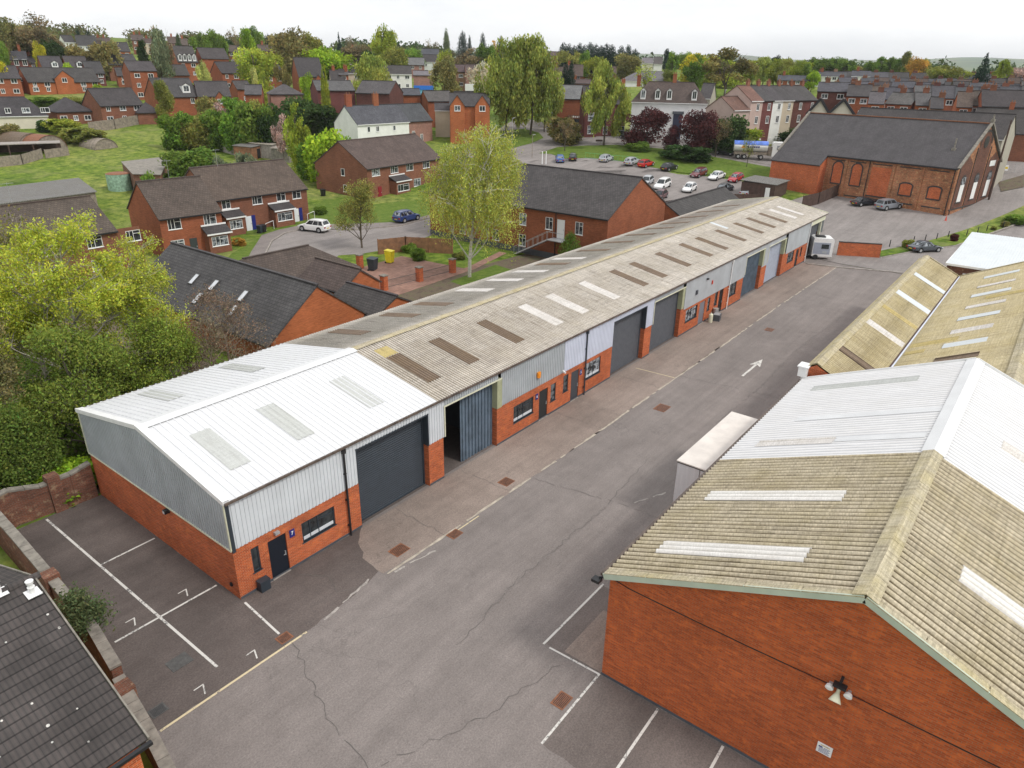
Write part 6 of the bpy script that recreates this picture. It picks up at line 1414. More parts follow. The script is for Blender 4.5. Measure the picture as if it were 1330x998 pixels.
def proto(kind, v):
    key = (kind, v)
    if key in PROTO: return PROTO[key]
    rng = np.random.default_rng(hash((kind == 'round', len(kind), ord(kind[0]), ord(kind[-1]), v)) % 99991+v)
    sz = .0245; n = 7800; drp = 0; var = .32; gap = .35; tk = dict()
    if kind == 'round': B = blobs_round(rng, 24, .22, .9, .42, .15); B.append((0, 0, .58, .32, .32, .30))
    elif kind == 'tall': B = blobs_round(rng, 26, .14, .93, .40, .14, taper=.7); B.append((0, 0, .55, .22, .22, .36))
    elif kind == 'bush': B = blobs_round(rng, 16, .12, .8, .42, .2, taper=.4); B.append((0, 0, .4, .36, .36, .34)); gap = .1; sz = .035
    elif kind == 'poplar': B = [(0, 0, .15+.8*i/11, .3*math.sin(PI*(.12+.8*i/11))+.1, .3*math.sin(PI*(.12+.8*i/11))+.1, .09) for i in range(12)]; gap = .15
    elif kind == 'conifer':
        B = [(0, 0, .08+.86*i/13, .5*(1-i/13.5)+.03, .5*(1-i/13.5)+.03, .05) for i in range(14)]; gap = .2; sz = .026; n = 3600; var = .2
    elif kind == 'cypress': B = [(0, 0, .06+.86*i/13, .42*math.sin(PI*(.2+.72*i/13))+.08, .42*math.sin(PI*(.2+.72*i/13))+.08, .08) for i in range(14)]; gap = 0; sz = .026; n = 3600; var = .15
    elif kind == 'willow':
        B = blobs_round(rng, 22, .30, .93, .38, .14)
        for i in range(34):
            a = rng.random()*6.28; r_ = .22+.24*rng.random(); zt = .26+.36*rng.random(); B.append((r_*math.cos(a), r_*math.sin(a), zt, .09, .09, .17))
        drp = .6; sz = .018; n = 15000; gap = .25
    elif kind == 'bare' or kind == 'budding':
        B = blobs_round(rng, 22, .34, .92, .42, .12); n = 900 if kind == 'bare' else 3800; sz = .02 if kind == 'bare' else .024; gap = .45
        tk = dict(n=22, spread=.5, up=.42, r=.016)
    elif kind == 'wide': B = blobs_round(rng, 28, .16, .85, .44, .17, taper=.3); B.append((0, 0, .5, .38, .38, .32))
    P_, c_ = crown_pts(B, n, rng, gap)
    me = leaf_mesh('crown', P_, sz, rng, tint_of(P_, c_, rng, var), drp)
    if kind in ('bare', 'budding'):
        mb = MB()
        tm = twig_mesh(rng)
    else: tm = None
    if kind in ('conifer', 'cypress', 'bush'): t_ = trunk_mesh('trunk', rng, h=.5, r=.02, n=3, spread=.1)
    else: t_ = trunk_mesh('trunk', rng, **tk)
    PROTO[key] = (me, tm or t_); return PROTO[key]
def twig_mesh(rng, levels=4, r0=.02):
    mb = MB()
    def br(p, d, ln, r_, lv):
        q = p+d*ln; mb.tube(p, q, r_, r_*.68, 5 if lv > 1 else 3, cap=False)
        if lv == 0: return
        k = 3 if lv < levels else 5
        for i in range(k):
            ax = Vector(rng.normal(size=3)).normalized(); nd = (d+ax*(.55 if lv < levels else .5)); nd.z += .12; nd.normalize()
            st = p.lerp(q, .55+.45*rng.random()) if i < k-1 else q
            br(st, nd, ln*(.62+.2*rng.random()), r_*.55, lv-1)
    br(Vector((0, 0, -.02)), Vector((rng.normal()*.03, rng.normal()*.03, 1)).normalized(), .34, r0, levels)
    return mb.mesh('trunk', [M['bark']])
LC = {'olive': (.19, .20, .05), 'green': (.13, .21, .035), 'bright': (.22, .32, .03), 'yellow': (.42, .38, .035), 'yg': (.27, .31, .045), 'pale': (.34, .36, .12), 'dark': (.05, .085, .028), 'deep': (.02, .038, .026), 'brown': (.19, .15, .08),
      'brownolive': (.20, .18, .065), 'purple': (.085, .032, .034), 'blossom': (.62, .58, .42), 'pink': (.42, .30, .27), 'amber': (.42, .25, .05), 'midgreen': (.12, .185, .035), 'willow': (.27, .30, .07), 'greygreen': (.15, .18, .10)}
tree_n = 0
def tree(label, px_, D, ytop, wpx, kind, col, ybase=None, group=None, name='tree', v=None, bark=(.11, .09, .07), P=None, h=None, w_=None, cat='tree'):
    global tree_n; tree_n += 1
    if P is None:
        g0 = at(px_, 100, D); z = hT(g0.x, g0.y); 
        if ybase: q = T(px_, ybase); D = math.hypot(q.x-CAM[0], q.y-CAM[1])
        yb = proj((g0.x, g0.y, z))[1]
        for _ in range(3): g0 = at(px_, ytop*.45+yb*.55, D); z = hT(g0.x, g0.y); yb = proj((g0.x, g0.y, z))[1]
        P = (g0.x, g0.y, z-.1); top = at(px_, ytop, D).z; h = max(1.2, top-z)*1.04; w_ = wpx/ppm(px_, ytop, D)*(1.42 if kind in ('wide', 'bush', 'willow', 'budding', 'bare') else 1.28)
    cm, tm = proto(kind, (v if v is not None else tree_n) % (4 if kind in ('round', 'tall', 'wide') else 2))
    r = empty(name, label, cat, P, random.random()*6.28, group)
    c = tuple(min(.8, x*1.3) for x in jit(LC[col] if isinstance(col, str) else col, .14))
    for nm, me, cc in (('crown', cm, c), ('trunk', tm, bark)):
        o = inst(nm, me, r, color=cc); o.scale = (w_, w_, h)
    return r
sk = 'trees along the left skyline'; hh_ = 'trees between the hillside houses'; hg = 'hedge trees at the edge of the meadow'; md = 'trees in the middle distance'; rg = 'trees beyond the right hand terraces'
TL = [
 # left skyline
 ('big dark tree at the far left of the skyline', 18, 335, 27, 56, 'round', 'brownolive', sk), ('tall bare tree behind the dark mass at the far left', 36, 345, 17, 56, 'bare', 'brown', sk), ('dark bushy tree below the bare skyline tree', 48, 330, 35, 40, 'wide', 'brown', sk), ('brown leafless tree beside the evergreen on the hill', 62, 328, 39, 34, 'budding', 'brown', sk), ('dark brown tree at the left picture edge on the hill', -2, 325, 30, 40, 'round', 'brownolive', sk),
 ('round dark evergreen left of the white gabled house', 70, 312, 52, 30, 'round', 'dark', sk), ('small yellow shrub tree against the round evergreen', 53, 308, 54, 15, 'round', 'yellow', sk), ('round olive tree in front of the white gable', 108, 308, 53, 32, 'bush', 'brownolive', sk), ('domed olive tree right of the white gable', 138, 304, 50, 30, 'bush', 'brownolive', sk), ('small dark conifer pair on the horizon, left', 104, 405, 38, 8, 'cypress', 'deep', sk), ('small dark conifer pair on the horizon, right', 117, 405, 40, 9, 'cypress', 'deep', sk),
 ('green bush at the left picture edge above the roofs', 3, 302, 48, 16, 'bush', 'green', sk), ('bright yellow bush beside the tall white windows', 4, 262, 77, 14, 'bush', 'yellow', hh_), ('bright green bush between the two round dormers', 93, 283, 78, 16, 'bush', 'bright', hh_), ('bright bush before the plain tall block', 128, 252, 108, 11, 'bush', 'bright', hh_),
 ('tall ivy clad tree rising above the hillside roofs', 209, 262, 38, 31, 'tall', 'greygreen', hh_), ('reddish brown crown behind the ivy clad tree', 212, 268, 30, 26, 'budding', 'brown', hh_), ('dark tree left of the ivy clad tree', 190, 266, 57, 19, 'tall', 'dark', hh_), ('green tree on the skyline right of the cream gable', 263, 335, 43, 28, 'round', 'midgreen', sk), ('second green tree on the skyline right of the cream gable', 284, 340, 42, 28, 'round', 'green', sk), ('thin dark conifer left of the cream gable', 234, 345, 44, 8, 'cypress', 'dark', sk), ('dark tree between the green skyline trees', 298, 365, 50, 16, 'round', 'dark', sk), ('bare tree on the skyline near the white edged gable', 303, 375, 36, 14, 'bare', 'brown', sk), ('leafy yellow green tree on the skyline near x third', 324, 345, 37, 22, 'tall', 'bright', sk), ('dark green tree behind the yellow green one', 334, 362, 37, 24, 'round', 'midgreen', sk),
 ('spreading yellow green tree right of the white edged gable', 331, 252, 60, 44, 'wide', 'yg', hh_), ('pale flowering tree before the blank brick house', 266, 242, 80, 17, 'round', 'pale', hh_), ('olive tree in front of the big dormer house', 213, 206, 104, 25, 'tall', 'olive', hh_), ('brown tree among the garden hedge below the gable house', 272, 190, 122, 24, 'round', 'brownolive', hg), ('pale pink blossom tree below the gable house', 287, 190, 128, 18, 'round', 'pink', hg), ('green hedge tree right of the pink blossom', 305, 190, 123, 30, 'round', 'green', hg), ('olive hedge tree below the small round window', 325, 188, 124, 28, 'round', 'olive', hg),
 ('dense green tree at the left end of the meadow hedge', 232, 174, 143, 36, 'wide', 'green', hg), ('second tree of the meadow hedge from the left', 256, 172, 145, 34, 'wide', 'olive', hg), ('third tree of the meadow hedge from the left', 281, 172, 140, 34, 'wide', 'midgreen', hg), ('fourth tree of the meadow hedge from the left', 305, 168, 134, 34, 'wide', 'green', hg), ('fifth tree of the meadow hedge from the left', 331, 166, 128, 38, 'wide', 'midgreen', hg), ('sixth tree of the meadow hedge from the left', 358, 166, 128, 36, 'wide', 'dark', hg), ('bare pinkish tree before the meadow hedge', 366, 156, 144, 22, 'budding', 'pink', hg), ('dark green tree left of the white cottage', 400, 184, 119, 56, 'wide', 'dark', hg), ('yellow green tree behind the cul de sac terrace', 387, 148, 141, 32, 'tall', 'yg', hg), ('bright broad tree left of the brick house gable', 424, 138, 159, 50, 'wide', 'bright', hg), ('green tree filling the gap beside the brick house gable', 405, 142, 180, 34, 'round', 'green', hg), ('dark green laurel behind the brick house', 446, 150, 172, 26, 'bush', 'green', hg),
 ('dark spreading bush in the meadow near the rusty shed', 110, 182, 164, 46, 'bush', 'olive', hg), ('brown bushy tree at the left edge of the meadow', 6, 190, 158, 30, 'bush', 'brownolive', hg), ('yellow green bush in front of the hipped brick house', 82, 196, 153, 36, 'bush', 'yg', hg), ('dark conifer shrub beside the cream house', 57, 198, 153, 16, 'bush', 'dark', hg), ('low green hedge tree under the hillside terrace, left', 60, 240, 125, 34, 'bush', 'green', hh_), ('low green hedge tree under the hillside terrace, right', 98, 238, 124, 34, 'bush', 'olive', hh_),
 ('grey green thicket behind the ruined barn', 247, 136, 189, 54, 'bush', 'midgreen', hg), ('small grey bush right of the ruined barn thicket', 290, 134, 196, 20, 'bush', 'greygreen', hg), ('grey leafed bush by the garden sheds', 324, 132, 195, 28, 'bush', 'greygreen', hg), ('ivy mound on the ruined barn wall', 198, 117, 214, 24, 'bush', 'green', hg),
 # middle left
 ('large olive oak on the skyline behind the garden houses', 380, 300, 37, 54, 'round', 'brownolive', md), ('second crown of the large olive oak', 408, 302, 46, 36, 'round', 'olive', md), ('brilliant green broad tree right of the oak', 425, 268, 57, 52, 'wide', 'bright', md), ('yellow green tree behind the white door house', 343, 262, 61, 40, 'wide', 'yg', md), ('small dark conifer on the skyline left of the oak', 350, 385, 45, 13, 'cypress', 'deep', md), ('slender pale birch in front of the white door house', 332, 224, 88, 17, 'tall', 'pale', md), ('olive birch next to the slender pale birch', 345, 220, 97, 18, 'tall', 'yg', md), ('brown budding tree right of the white door house', 368, 232, 83, 22, 'round', 'brownolive', md), ('fresh green tree before the large gabled house', 401, 224, 95, 20, 'round', 'bright', md), ('slim yellow green poplar before the dark brick house', 424, 184, 90, 12, 'poplar', 'yg', md), ('dark pointed conifer on the skyline above the cream gable', 441, 405, 42, 10, 'conifer', 'deep', md), ('bare rounded tree on the skyline right of the conifer', 458, 430, 47, 16, 'bare', 'brown', md), ('brown woodland edge tree on the ridge', 466, 340, 58, 36, 'wide', 'brown', md), ('dark holly on the ridge behind the birch', 480, 320, 68, 28, 'round', 'dark', md), ('graceful yellow green birch above the cottage chimneys', 484, 200, 76, 48, 'willow', 'willow', md), ('lower drooping birch beside the cottage chimney', 494, 196, 92, 36, 'willow', 'willow', md),
 ('tall rounded lime on the skyline', 500, 332, 34, 34, 'round', 'yg', md), ('lower crown at the foot of the tall lime', 515, 315, 62, 32, 'wide', 'olive', md), ('tiny dark conifer right of the tall lime', 524, 385, 60, 6, 'cypress', 'deep', md), ('green mound tree behind the workshop roof', 536, 355, 61, 22, 'wide', 'green', md), ('bare spreading tree on the skyline behind the white house', 562, 405, 52, 22, 'bare', 'brown', md), ('grey green lombardy poplar on the skyline', 580, 425, 40, 9, 'poplar', 'greygreen', md), ('broad dark cypress on the skyline', 601, 405, 41, 13, 'cypress', 'deep', md), ('narrow dark cypress on the skyline', 610, 405, 47, 6, 'cypress', 'deep', md), ('pointed dark cypress left of the big willow', 627, 405, 43, 9, 'cypress', 'deep', md), ('dark cypress touching the top of the big willow', 650, 408, 48, 9, 'cypress', 'deep', md), ('brown leafless copse tree below the cypresses', 608, 345, 60, 42, 'budding', 'brown', md), ('green round tree right of the leafless copse', 632, 342, 58, 30, 'round', 'green', md), ('yellow green tree in front of the leafless copse', 579, 332, 65, 22, 'round', 'yg', md), ('broad brown green tree before the tan flats', 577, 232, 76, 36, 'round', 'brownolive', md), ('cream blossom tree before the flats', 627, 254, 77, 28, 'wide', 'blossom', md), ('dark golden conifer right of the blossom tree', 637, 244, 94, 10, 'cypress', 'dark', md), ('orange bare trees above the big willow', 641, 425, 50, 16, 'budding', 'amber', md),
 ('big willow by the road bend, left trunk', 658, 164, 56, 62, 'willow', 'willow', md), ('big willow by the road bend, right trunk', 690, 161, 54, 60, 'willow', 'willow', md), ('smaller willow on the right of the big pair', 708, 157, 86, 34, 'willow', 'willow', md), ('yellow leaved crown behind the big willows', 682, 215, 50, 56, 'round', 'yellow', md),
 ('tall willow on the green before the dark red villa', 787, 157, 86, 48, 'willow', 'willow', md), ('dark twin cypress beside the pink gable, left', 734, 250, 82, 11, 'cypress', 'deep', md), ('dark twin cypress beside the pink gable, right', 741, 250, 80, 11, 'cypress', 'deep', md), ('olive mound tree under the conifer belt', 740, 332, 66, 32, 'wide', 'olive', md), ('fresh green tree under the conifer belt', 760, 322, 68, 17, 'round', 'green', md), ('lime green tree under the conifer belt', 773, 320, 71, 26, 'wide', 'yg', md), ('brown tree at the right end of the conifer belt', 814, 332, 68, 30, 'wide', 'brownolive', md), ('brown hedge bush in front of the showroom', 733, 178, 150, 38, 'bush', 'brownolive', md),
 ('round dark green tree behind the inn', 873, 332, 69, 18, 'round', 'green', md), ('dark far tree left of the round green one', 866, 405, 65, 12, 'round', 'deep', md), ('pale green far tree behind the round green one', 890, 410, 66, 16, 'wide', 'midgreen', md), ('olive bush tree under the round green one', 868, 300, 90, 20, 'round', 'olive', md), ('golden yellow tree behind the inn roof', 905, 305, 70, 44, 'wide', 'yellow', md), ('green tree in front of the golden one', 903, 282, 74, 32, 'tall', 'green', md), ('large half bare olive tree right of the golden one', 944, 264, 64, 56, 'budding', 'brownolive', md), ('yellow green mass behind the half bare tree', 932, 300, 74, 46, 'wide', 'yg', md), ('half bare light tree in front of the factory roof', 841, 240, 84, 32, 'bare', 'yg', md), ('small dark conifer behind the pink house', 972, 352, 82, 8, 'cypress', 'deep', md), ('dark hedge tree right behind the inn', 922, 240, 108, 16, 'round', 'green', md),
 ('purple leaved plum on the green, left one', 840, 153, 140, 44, 'wide', 'purple', md), ('purple leaved plum on the green, right one', 906, 149, 144, 44, 'wide', 'purple', md), ('small dark red tree between the two plums', 872, 147, 164, 22, 'round', 'purple', md), ('low green bush under the left purple plum', 831, 151, 182, 24, 'bush', 'midgreen', md), ('broad dark laurel under the right purple plum', 893, 146, 187, 48, 'bush', 'dark', md), ('rounded dark evergreen before the pink house', 945, 160, 143, 44, 'bush', 'dark', md), ('yellowish shrub right of the rounded evergreen', 968, 156, 162, 34, 'bush', 'yg', md), ('bare grey tree in front of the rounded evergreen', 932, 148, 152, 32, 'bare', 'brown', md), ('young bare tree at the corner of the car park', 734, 149, 152, 26, 'bare', 'brown', md), ('thin young tree on the verge before the tanker', 972, 140, 176, 18, 'bare', 'olive', md),
 ('green garden shrub behind the tanker', 1000, 190, 168, 22, 'bush', 'yellow', md), ('dark garden hedge before the terrace cars', 1035, 186, 164, 36, 'bush', 'dark', md),
]
for i, x in enumerate(range(730, 800, 7)): TL.append(('conifer of the dark skyline belt above the brown roofs, number %s from its left end' % ['one', 'two', 'three', 'four', 'five', 'six', 'seven', 'eight', 'nine', 'ten', 'eleven'][i], x+1, 385+(i % 3)*4, 56+((i*37) % 5), 15, 'cypress', 'deep', md))
for i, x in enumerate((806, 815, 824)): TL.append((('left', 'middle', 'right')[i]+' tree of the small dark belt right of the conifer belt', x, 385, (60, 59, 64)[i], 13, 'cypress', 'deep', md))
for i, (x, D, yt, wp, kd, cl__) in enumerate(((978, 325, 80, 26, 'willow', 'yg'), (992, 318, 76, 24, 'willow', 'willow'), (1006, 318, 78, 24, 'willow', 'yg'), (1020, 316, 78, 24, 'willow', 'willow'), (1034, 312, 80, 24, 'willow', 'yg'), (1046, 306, 84, 18, 'round', 'midgreen'), (1055, 300, 92, 18, 'round', 'bright'), (1008, 420, 72, 14, 'round', 'deep'), (1022, 420, 74, 9, 'conifer', 'deep'),
    (1050, 385, 79, 24, 'wide', 'yg'), (1063, 385, 75, 30, 'round', 'midgreen'), (1082, 388, 75, 32, 'round', 'green'), (1096, 380, 77, 26, 'round', 'midgreen'), (1112, 390, 84, 30, 'wide', 'olive'), (1130, 385, 80, 24, 'round', 'midgreen'), (1143, 380, 76, 22, 'tall', 'green'), (1155, 378, 76, 22, 'round', 'midgreen'), (1166, 375, 77, 20, 'round', 'green'), (1176, 372, 70, 18, 'tall', 'olive'), (1188, 366, 74, 26, 'round', 'amber'), (1199, 368, 78, 18, 'round', 'olive'), (1226, 342, 83, 38, 'wide', 'olive'), (1250, 350, 90, 22, 'wide', 'yg'), (1300, 332, 80, 24, 'tall', 'yg'), (1322, 350, 88, 24, 'wide', 'pink'))):
    TL.append(('%s in the right hand treeline, number %s from the left' % ({'willow': 'yellow green willow', 'round': 'rounded tree', 'conifer': 'dark conifer', 'wide': 'low spreading tree', 'tall': 'tall narrow tree'}[kd], ['one', 'two', 'three', 'four', 'five', 'six', 'seven', 'eight', 'nine', 'ten', 'eleven', 'twelve', 'thirteen', 'fourteen', 'fifteen', 'sixteen', 'seventeen', 'eighteen', 'nineteen', 'twenty', 'twenty one', 'twenty two', 'twenty three', 'twenty four', 'twenty five'][i]), x, D, yt, wp, kd, cl__, rg))
TL += [('tall dark leaning fir above the right hand terraces', 1275, 300, 69, 24, 'conifer', 'deep', rg), ('brown green monkey puzzle like fir behind the hall roof', 1231, 172, 106, 19, 'conifer', (.10, .085, .045), rg), ('round yellow green bush by the stone wall at the right edge', 1319, 150, 168, 30, 'bush', 'yg', rg)]
YB = {'purple leaved plum on the green, left one': 193, 'purple leaved plum on the green, right one': 203, 'small dark red tree between the two plums': 199, 'low green bush under the left purple plum': 197, 'broad dark laurel under the right purple plum': 209, 'rounded dark evergreen before the pink house': 199, 'round yellow green bush by the stone wall at the right edge': 197, 'brown green monkey puzzle like fir behind the hall roof': 152, 'yellowish shrub right of the rounded evergreen': 195, 'bare grey tree in front of the rounded evergreen': 205, 'young bare tree at the corner of the car park': 197, 'thin young tree on the verge before the tanker': 218, 'tall willow on the green before the dark red villa': 190, 'big willow by the road bend, left trunk': 177, 'big willow by the road bend, right trunk': 176, 'smaller willow on the right of the big pair': 172}
for t_ in TL:
    kd = t_[5]
    if t_[7] is hg and kd in ('wide', 'round'): kd = 'bush'
    tree(t_[0], t_[1], t_[2], t_[3], t_[4], kd, t_[6], group=t_[7], ybase=YB.get(t_[0]))
# distant woods as masses
def woods(name, label, D0, D1, az0, az1, n, hgt, colr, seed):
    rng = np.random.default_rng(seed); a = np.radians(rng.uniform(az0, az1, n)); D = rng.uniform(D0, D1, n); k = np.sin(a*70)*np.sin(a*37+1) > -.35; a, D = a[k], D[k]
    X = CAM[0]+D*(np.cos(a)*_fw[0]+np.sin(a)*_rt[0]); Y = CAM[1]+D*(np.cos(a)*_fw[1]+np.sin(a)*_rt[1]); Z = hT_arr(X, Y)
    m_ = 60; P_ = []; T_ = []
    for i in range(len(a)):
        d = rng.normal(size=(m_, 3)); d /= np.linalg.norm(d, axis=1)[:, None]; s = hgt*(.6+.7*rng.random()); P_.append(d*np.array([s*.8, s*.8, s*.55])*rng.random((m_, 1))**.3+np.array([X[i], Y[i], Z[i]+s*.45])); t = rng.uniform(.7, 1.35); T_.append(np.full((m_, 3), t)*(1+rng.normal(size=(m_, 3))*.12))
    P_ = np.concatenate(P_); me = leaf_mesh(name, P_, hgt*.14, rng, np.concatenate(T_)); o = inst(name, me, color=colr); tag(o, label, 'woodland', kind='stuff'); return o
woods('woodland', 'low hazy woods beyond the town below the horizon', 480, 900, -14, 40, 520, 9, (.07, .10, .04), 3)
woods('woodland', 'mixed trees and scrub along the hilltop on the left', 420, 700, -38, -4, 420, 7, (.13, .13, .05), 6)
woods('woodland', 'faint woods on the distant hills', 1500, 3400, -6, 40, 500, 16, (.05, .08, .04), 4)

# ---- hand grown near trees
def grow(label, P, h, spread, seed, col, leaves=26000, size=.085, droop=.0, lean=(0, 0), levels=4, bark=(.30, .27, .22), lo=.28, name='tree', hang=0.0, clus=.5, r0=None, cat='tree', dens=1.0):
    rng = np.random.default_rng(seed); mb = MB(); tips = []; r0 = r0 or h*.016
    def br(p, d, ln, r_, lv):
        seg = 3; q = p
        for i in range(seg):
            d = (d+Vector(rng.normal(size=3))*.10+Vector((0, 0, -.05*hang if lv < 2 else .03))).normalized(); q2 = q+d*ln/seg; mb.tube(q, q2, r_*(1-.3*i/seg), r_*(1-.3*(i+1)/seg), 7 if lv >= levels-1 else (4 if lv > 0 else 3), cap=False); q = q2
            if lv <= 1: tips.append((q.x, q.y, q.z, lv))
        if lv == 0: return
        k = 4 if lv >= levels-1 else 3
        for i in range(k):
            az = rng.random()*6.28; t_ = Vector((math.cos(az), math.sin(az), .35 if lv > 1 else .1)); nd = (d*.75+t_*(.75 if lv < levels else spread)).normalized(); br(q, nd, ln*(.58+.25*rng.random()), r_*.58, lv-1)
    p = Vector((0, 0, -.1)); d = Vector((lean[0], lean[1], 1)).normalized(); n0 = 5; q = p; H0 = h*.62
    for i in range(n0):
        d = (d+Vector(rng.normal(size=3))*.05).normalized(); q2 = q+d*H0/n0; mb.tube(q, q2, r0*(1-.6*i/n0), r0*(1-.6*(i+1)/n0), 9, cap=False)
        if (i+1)/n0 >= lo:
            for k in range(3):
                az = rng.random()*6.28; nd = Vector((math.cos(az)*spread, math.sin(az)*spread, .75)).normalized(); br(q2, nd, h*.17*(1.15-.45*i/n0), r0*.4, levels-1)
        q = q2
    br(q, d, h*.16, r0*.38, levels-1)
    tp = np.array(tips); sel = rng.integers(0, len(tp), int(leaves*dens)); base = tp[sel, :3]
    cs = clus*(.6+.8*rng.random(len(tp)))[sel]
    off = rng.normal(size=(len(sel), 3))*cs[:, None]*.55
    if hang: off[:, 2] = -np.abs(rng.random(len(sel)))**1.2*hang*2.2*(.4+.9*rng.random(len(tp)))[sel]+.2; off[:, :2] *= .55
    P_ = base+off; keep = P_[:, 2] > .3; P_ = P_[keep]; sel = sel[keep]
    tv = (.75+.55*rng.random(len(tp)))[sel]*(1+.2*rng.normal(size=len(sel))); hz = P_[:, 2]/h
    wv = 1+.12*rng.normal(size=len(sel)); tint = np.stack([np.clip(tv*wv, .2, 2.5), np.clip(tv, .2, 2.5), np.clip(tv, .2, 2.5)], 1)
    r = empty(name, label, cat, tuple(P)); o = inst('crown', leaf_mesh('crown', P_, size, rng, tint, droop, flat=.5), r, color=col)
    inst('trunk', mb.mesh('trunk', [M['bark']]), r, color=bark); return r
grow('tall slender birch with hanging pale green leaves behind the unit row', (46.8, 27.2, 0), 17.6, .72, 5, (.44, .47, .10), 62000, .088, .6, levels=4, hang=1.7, clus=.62, bark=(.55, .53, .47), r0=.22, lo=.12)
grow('young open tree by the cul de sac wall', (48.2, 47.1, 0), 8.8, .85, 8, (.28, .28, .075), 9000, .10, levels=4, clus=.5, bark=(.16, .13, .10), lo=.15)
grow('bright yellow green birch left of the white roof, tallest one', (3.2, 21.5, 0), 14.2, .8, 21, (.47, .52, .07), 40000, .072, .35, levels=4, hang=.55, clus=.42, lo=.22, bark=(.42, .39, .33))
grow('bright yellow green birch at the far left, further back', (-1.2, 27.0, 0), 12.6, .85, 22, (.38, .40, .09), 20000, .08, .3, levels=4, hang=.45, clus=.45, lo=.25, bark=(.38, .35, .3))
grow('spreading yellow green tree nearest the white roof edge', (8.0, 23.0, 0), 11.8, .85, 23, (.44, .48, .075), 27000, .072, .35, levels=4, hang=.5, clus=.42, lo=.2, bark=(.38, .35, .3))
grow('olive brown tree filling the left picture edge', (-3.8, 20.5, 0), 10.8, .9, 24, (.24, .22, .09), 18000, .08, .1, levels=4, hang=.3, clus=.5, bark=(.24, .22, .18))
grow('dark green understorey tree behind the end gable', (1.6, 18.0, 0), 8.6, 1.0, 25, (.22, .28, .055), 26000, .08, levels=4, clus=.55, bark=(.15, .13, .1), lo=.1)
grow('fresh green understorey tree left of the steel cladding', (-2.6, 16.6, 0), 5.4, 1.0, 26, (.15, .21, .045), 18000, .08, levels=4, clus=.5, bark=(.15, .13, .1), lo=.1)
grow('bare brown thicket tree before the brick hall with roof windows', (12.6, 20.6, 0), 8.0, 1.0, 27, (.23, .17, .12), 4200, .07, levels=4, clus=.5, bark=(.27, .20, .155), lo=.05, r0=.09)
grow('second bare brown tree beside the thicket', (10.6, 18.4, 0), 7.0, 1.0, 28, (.22, .18, .11), 3600, .07, levels=4, clus=.5, bark=(.27, .21, .16), lo=.05, r0=.09)
grow('brown twiggy tree behind the yellow birches', (4.4, 31.5, 0), 12.5, .8, 29, (.26, .25, .07), 6000, .10, levels=4, clus=.6, bark=(.30, .27, .22), lo=.2)
grow('shadowy green shrub tree between the birches and the wall', (6.2, 18.4, 0), 7.6, 1.0, 30, (.22, .28, .05), 20000, .08, levels=4, clus=.55, bark=(.15, .13, .1), lo=.1)
grow('olive bush tree at the left edge beyond the back wall', (-6.4, 18.2, 0), 6.4, 1.0, 31, (.17, .18, .05), 15000, .08, levels=4, clus=.55, bark=(.15, .13, .1), lo=.1)
grow('grey green bush sprouting over the boundary wall', (-5.5, 1.8, .9), 2.3, 1.3, 33, (.13, .17, .075), 5200, .062, levels=3, clus=.4, bark=(.12, .10, .08), lo=.1, r0=.05, name='bush', cat='bush')
rng = np.random.default_rng(44); n_ = 70000; X_ = rng.uniform(-22, 13.5, n_); Y_ = 14.2+rng.random(n_)**1.3*24; q_ = np.sin(X_*.9+1)*np.sin(Y_*.7)+np.sin(X_*2.3)*np.sin(Y_*1.9+2)*.6; Z_ = rng.random(n_)**1.4*(1.1+.7*q_); ok_ = (Z_ > 0) & ~((X_ > 11) & (Y_ > 19))
t_ = (1+.35*q_)*rng.uniform(.6, 1.4, n_); o = inst('undergrowth', leaf_mesh('undergrowth', np.stack([X_, Y_, Z_], 1)[ok_], .13, rng, np.stack([t_, t_*1.05, t_], 1)[ok_]), color=(.13, .19, .035)); tag(o, 'tangled green undergrowth beneath the birches', 'undergrowth', kind='stuff')
r = tree('narrow dark green conifer by the outside stair', 0, 0, 0, 0, 'cypress', 'midgreen', P=(57.9, 20.9, 0), h=4.4, w_=3.0, group=None)
for x, y, h_, w_, c_, l in ((-9, 17, 3, 4.5, 'green', 'dark bramble mound at the far left behind the wall'), (-1, 15, 2.4, 4, 'bright', 'bright bramble mound against the back boundary wall'), (2.5, 15.2, 2.0, 3.5, 'green', 'ivy mound behind the end gable'), (50.6, 40.5, 1.5, 2.2, 'midgreen', 'left green shrub by the timber fence'), (48.6, 37.2, 1.6, 2.4, 'midgreen', 'right green shrub by the timber fence'), (52.2, 33.5, 1.2, 1.8, 'olive', 'low olive shrub at the end of the courtyard'), (-5, 22, 3.4, 6, 'midgreen', 'leafy thicket under the left birches'), (1, 24, 3.2, 6, 'green', 'leafy thicket under the middle birches'), (7.5, 17.0, 2.4, 5, 'brown', 'brown bramble thicket behind the steel roof'), (-10, 24, 4, 7, 'olive', 'olive thicket at the left picture edge'),
    (38.5, 60, 1.2, 2, 'amber', 'amber leaved shrub beside the low porch'), (58, 68, 1.6, 2.4, 'green', 'round green shrub right of the terrace'), (66.5, 12, 1.2, 1.4, 'green', 'small shrub by the stair foot')):
    tree(l, 0, 0, 0, 0, 'bush', c_, P=(x, y, hT(x, y)-.1), h=h_, w_=w_, name='bush', cat='bush')
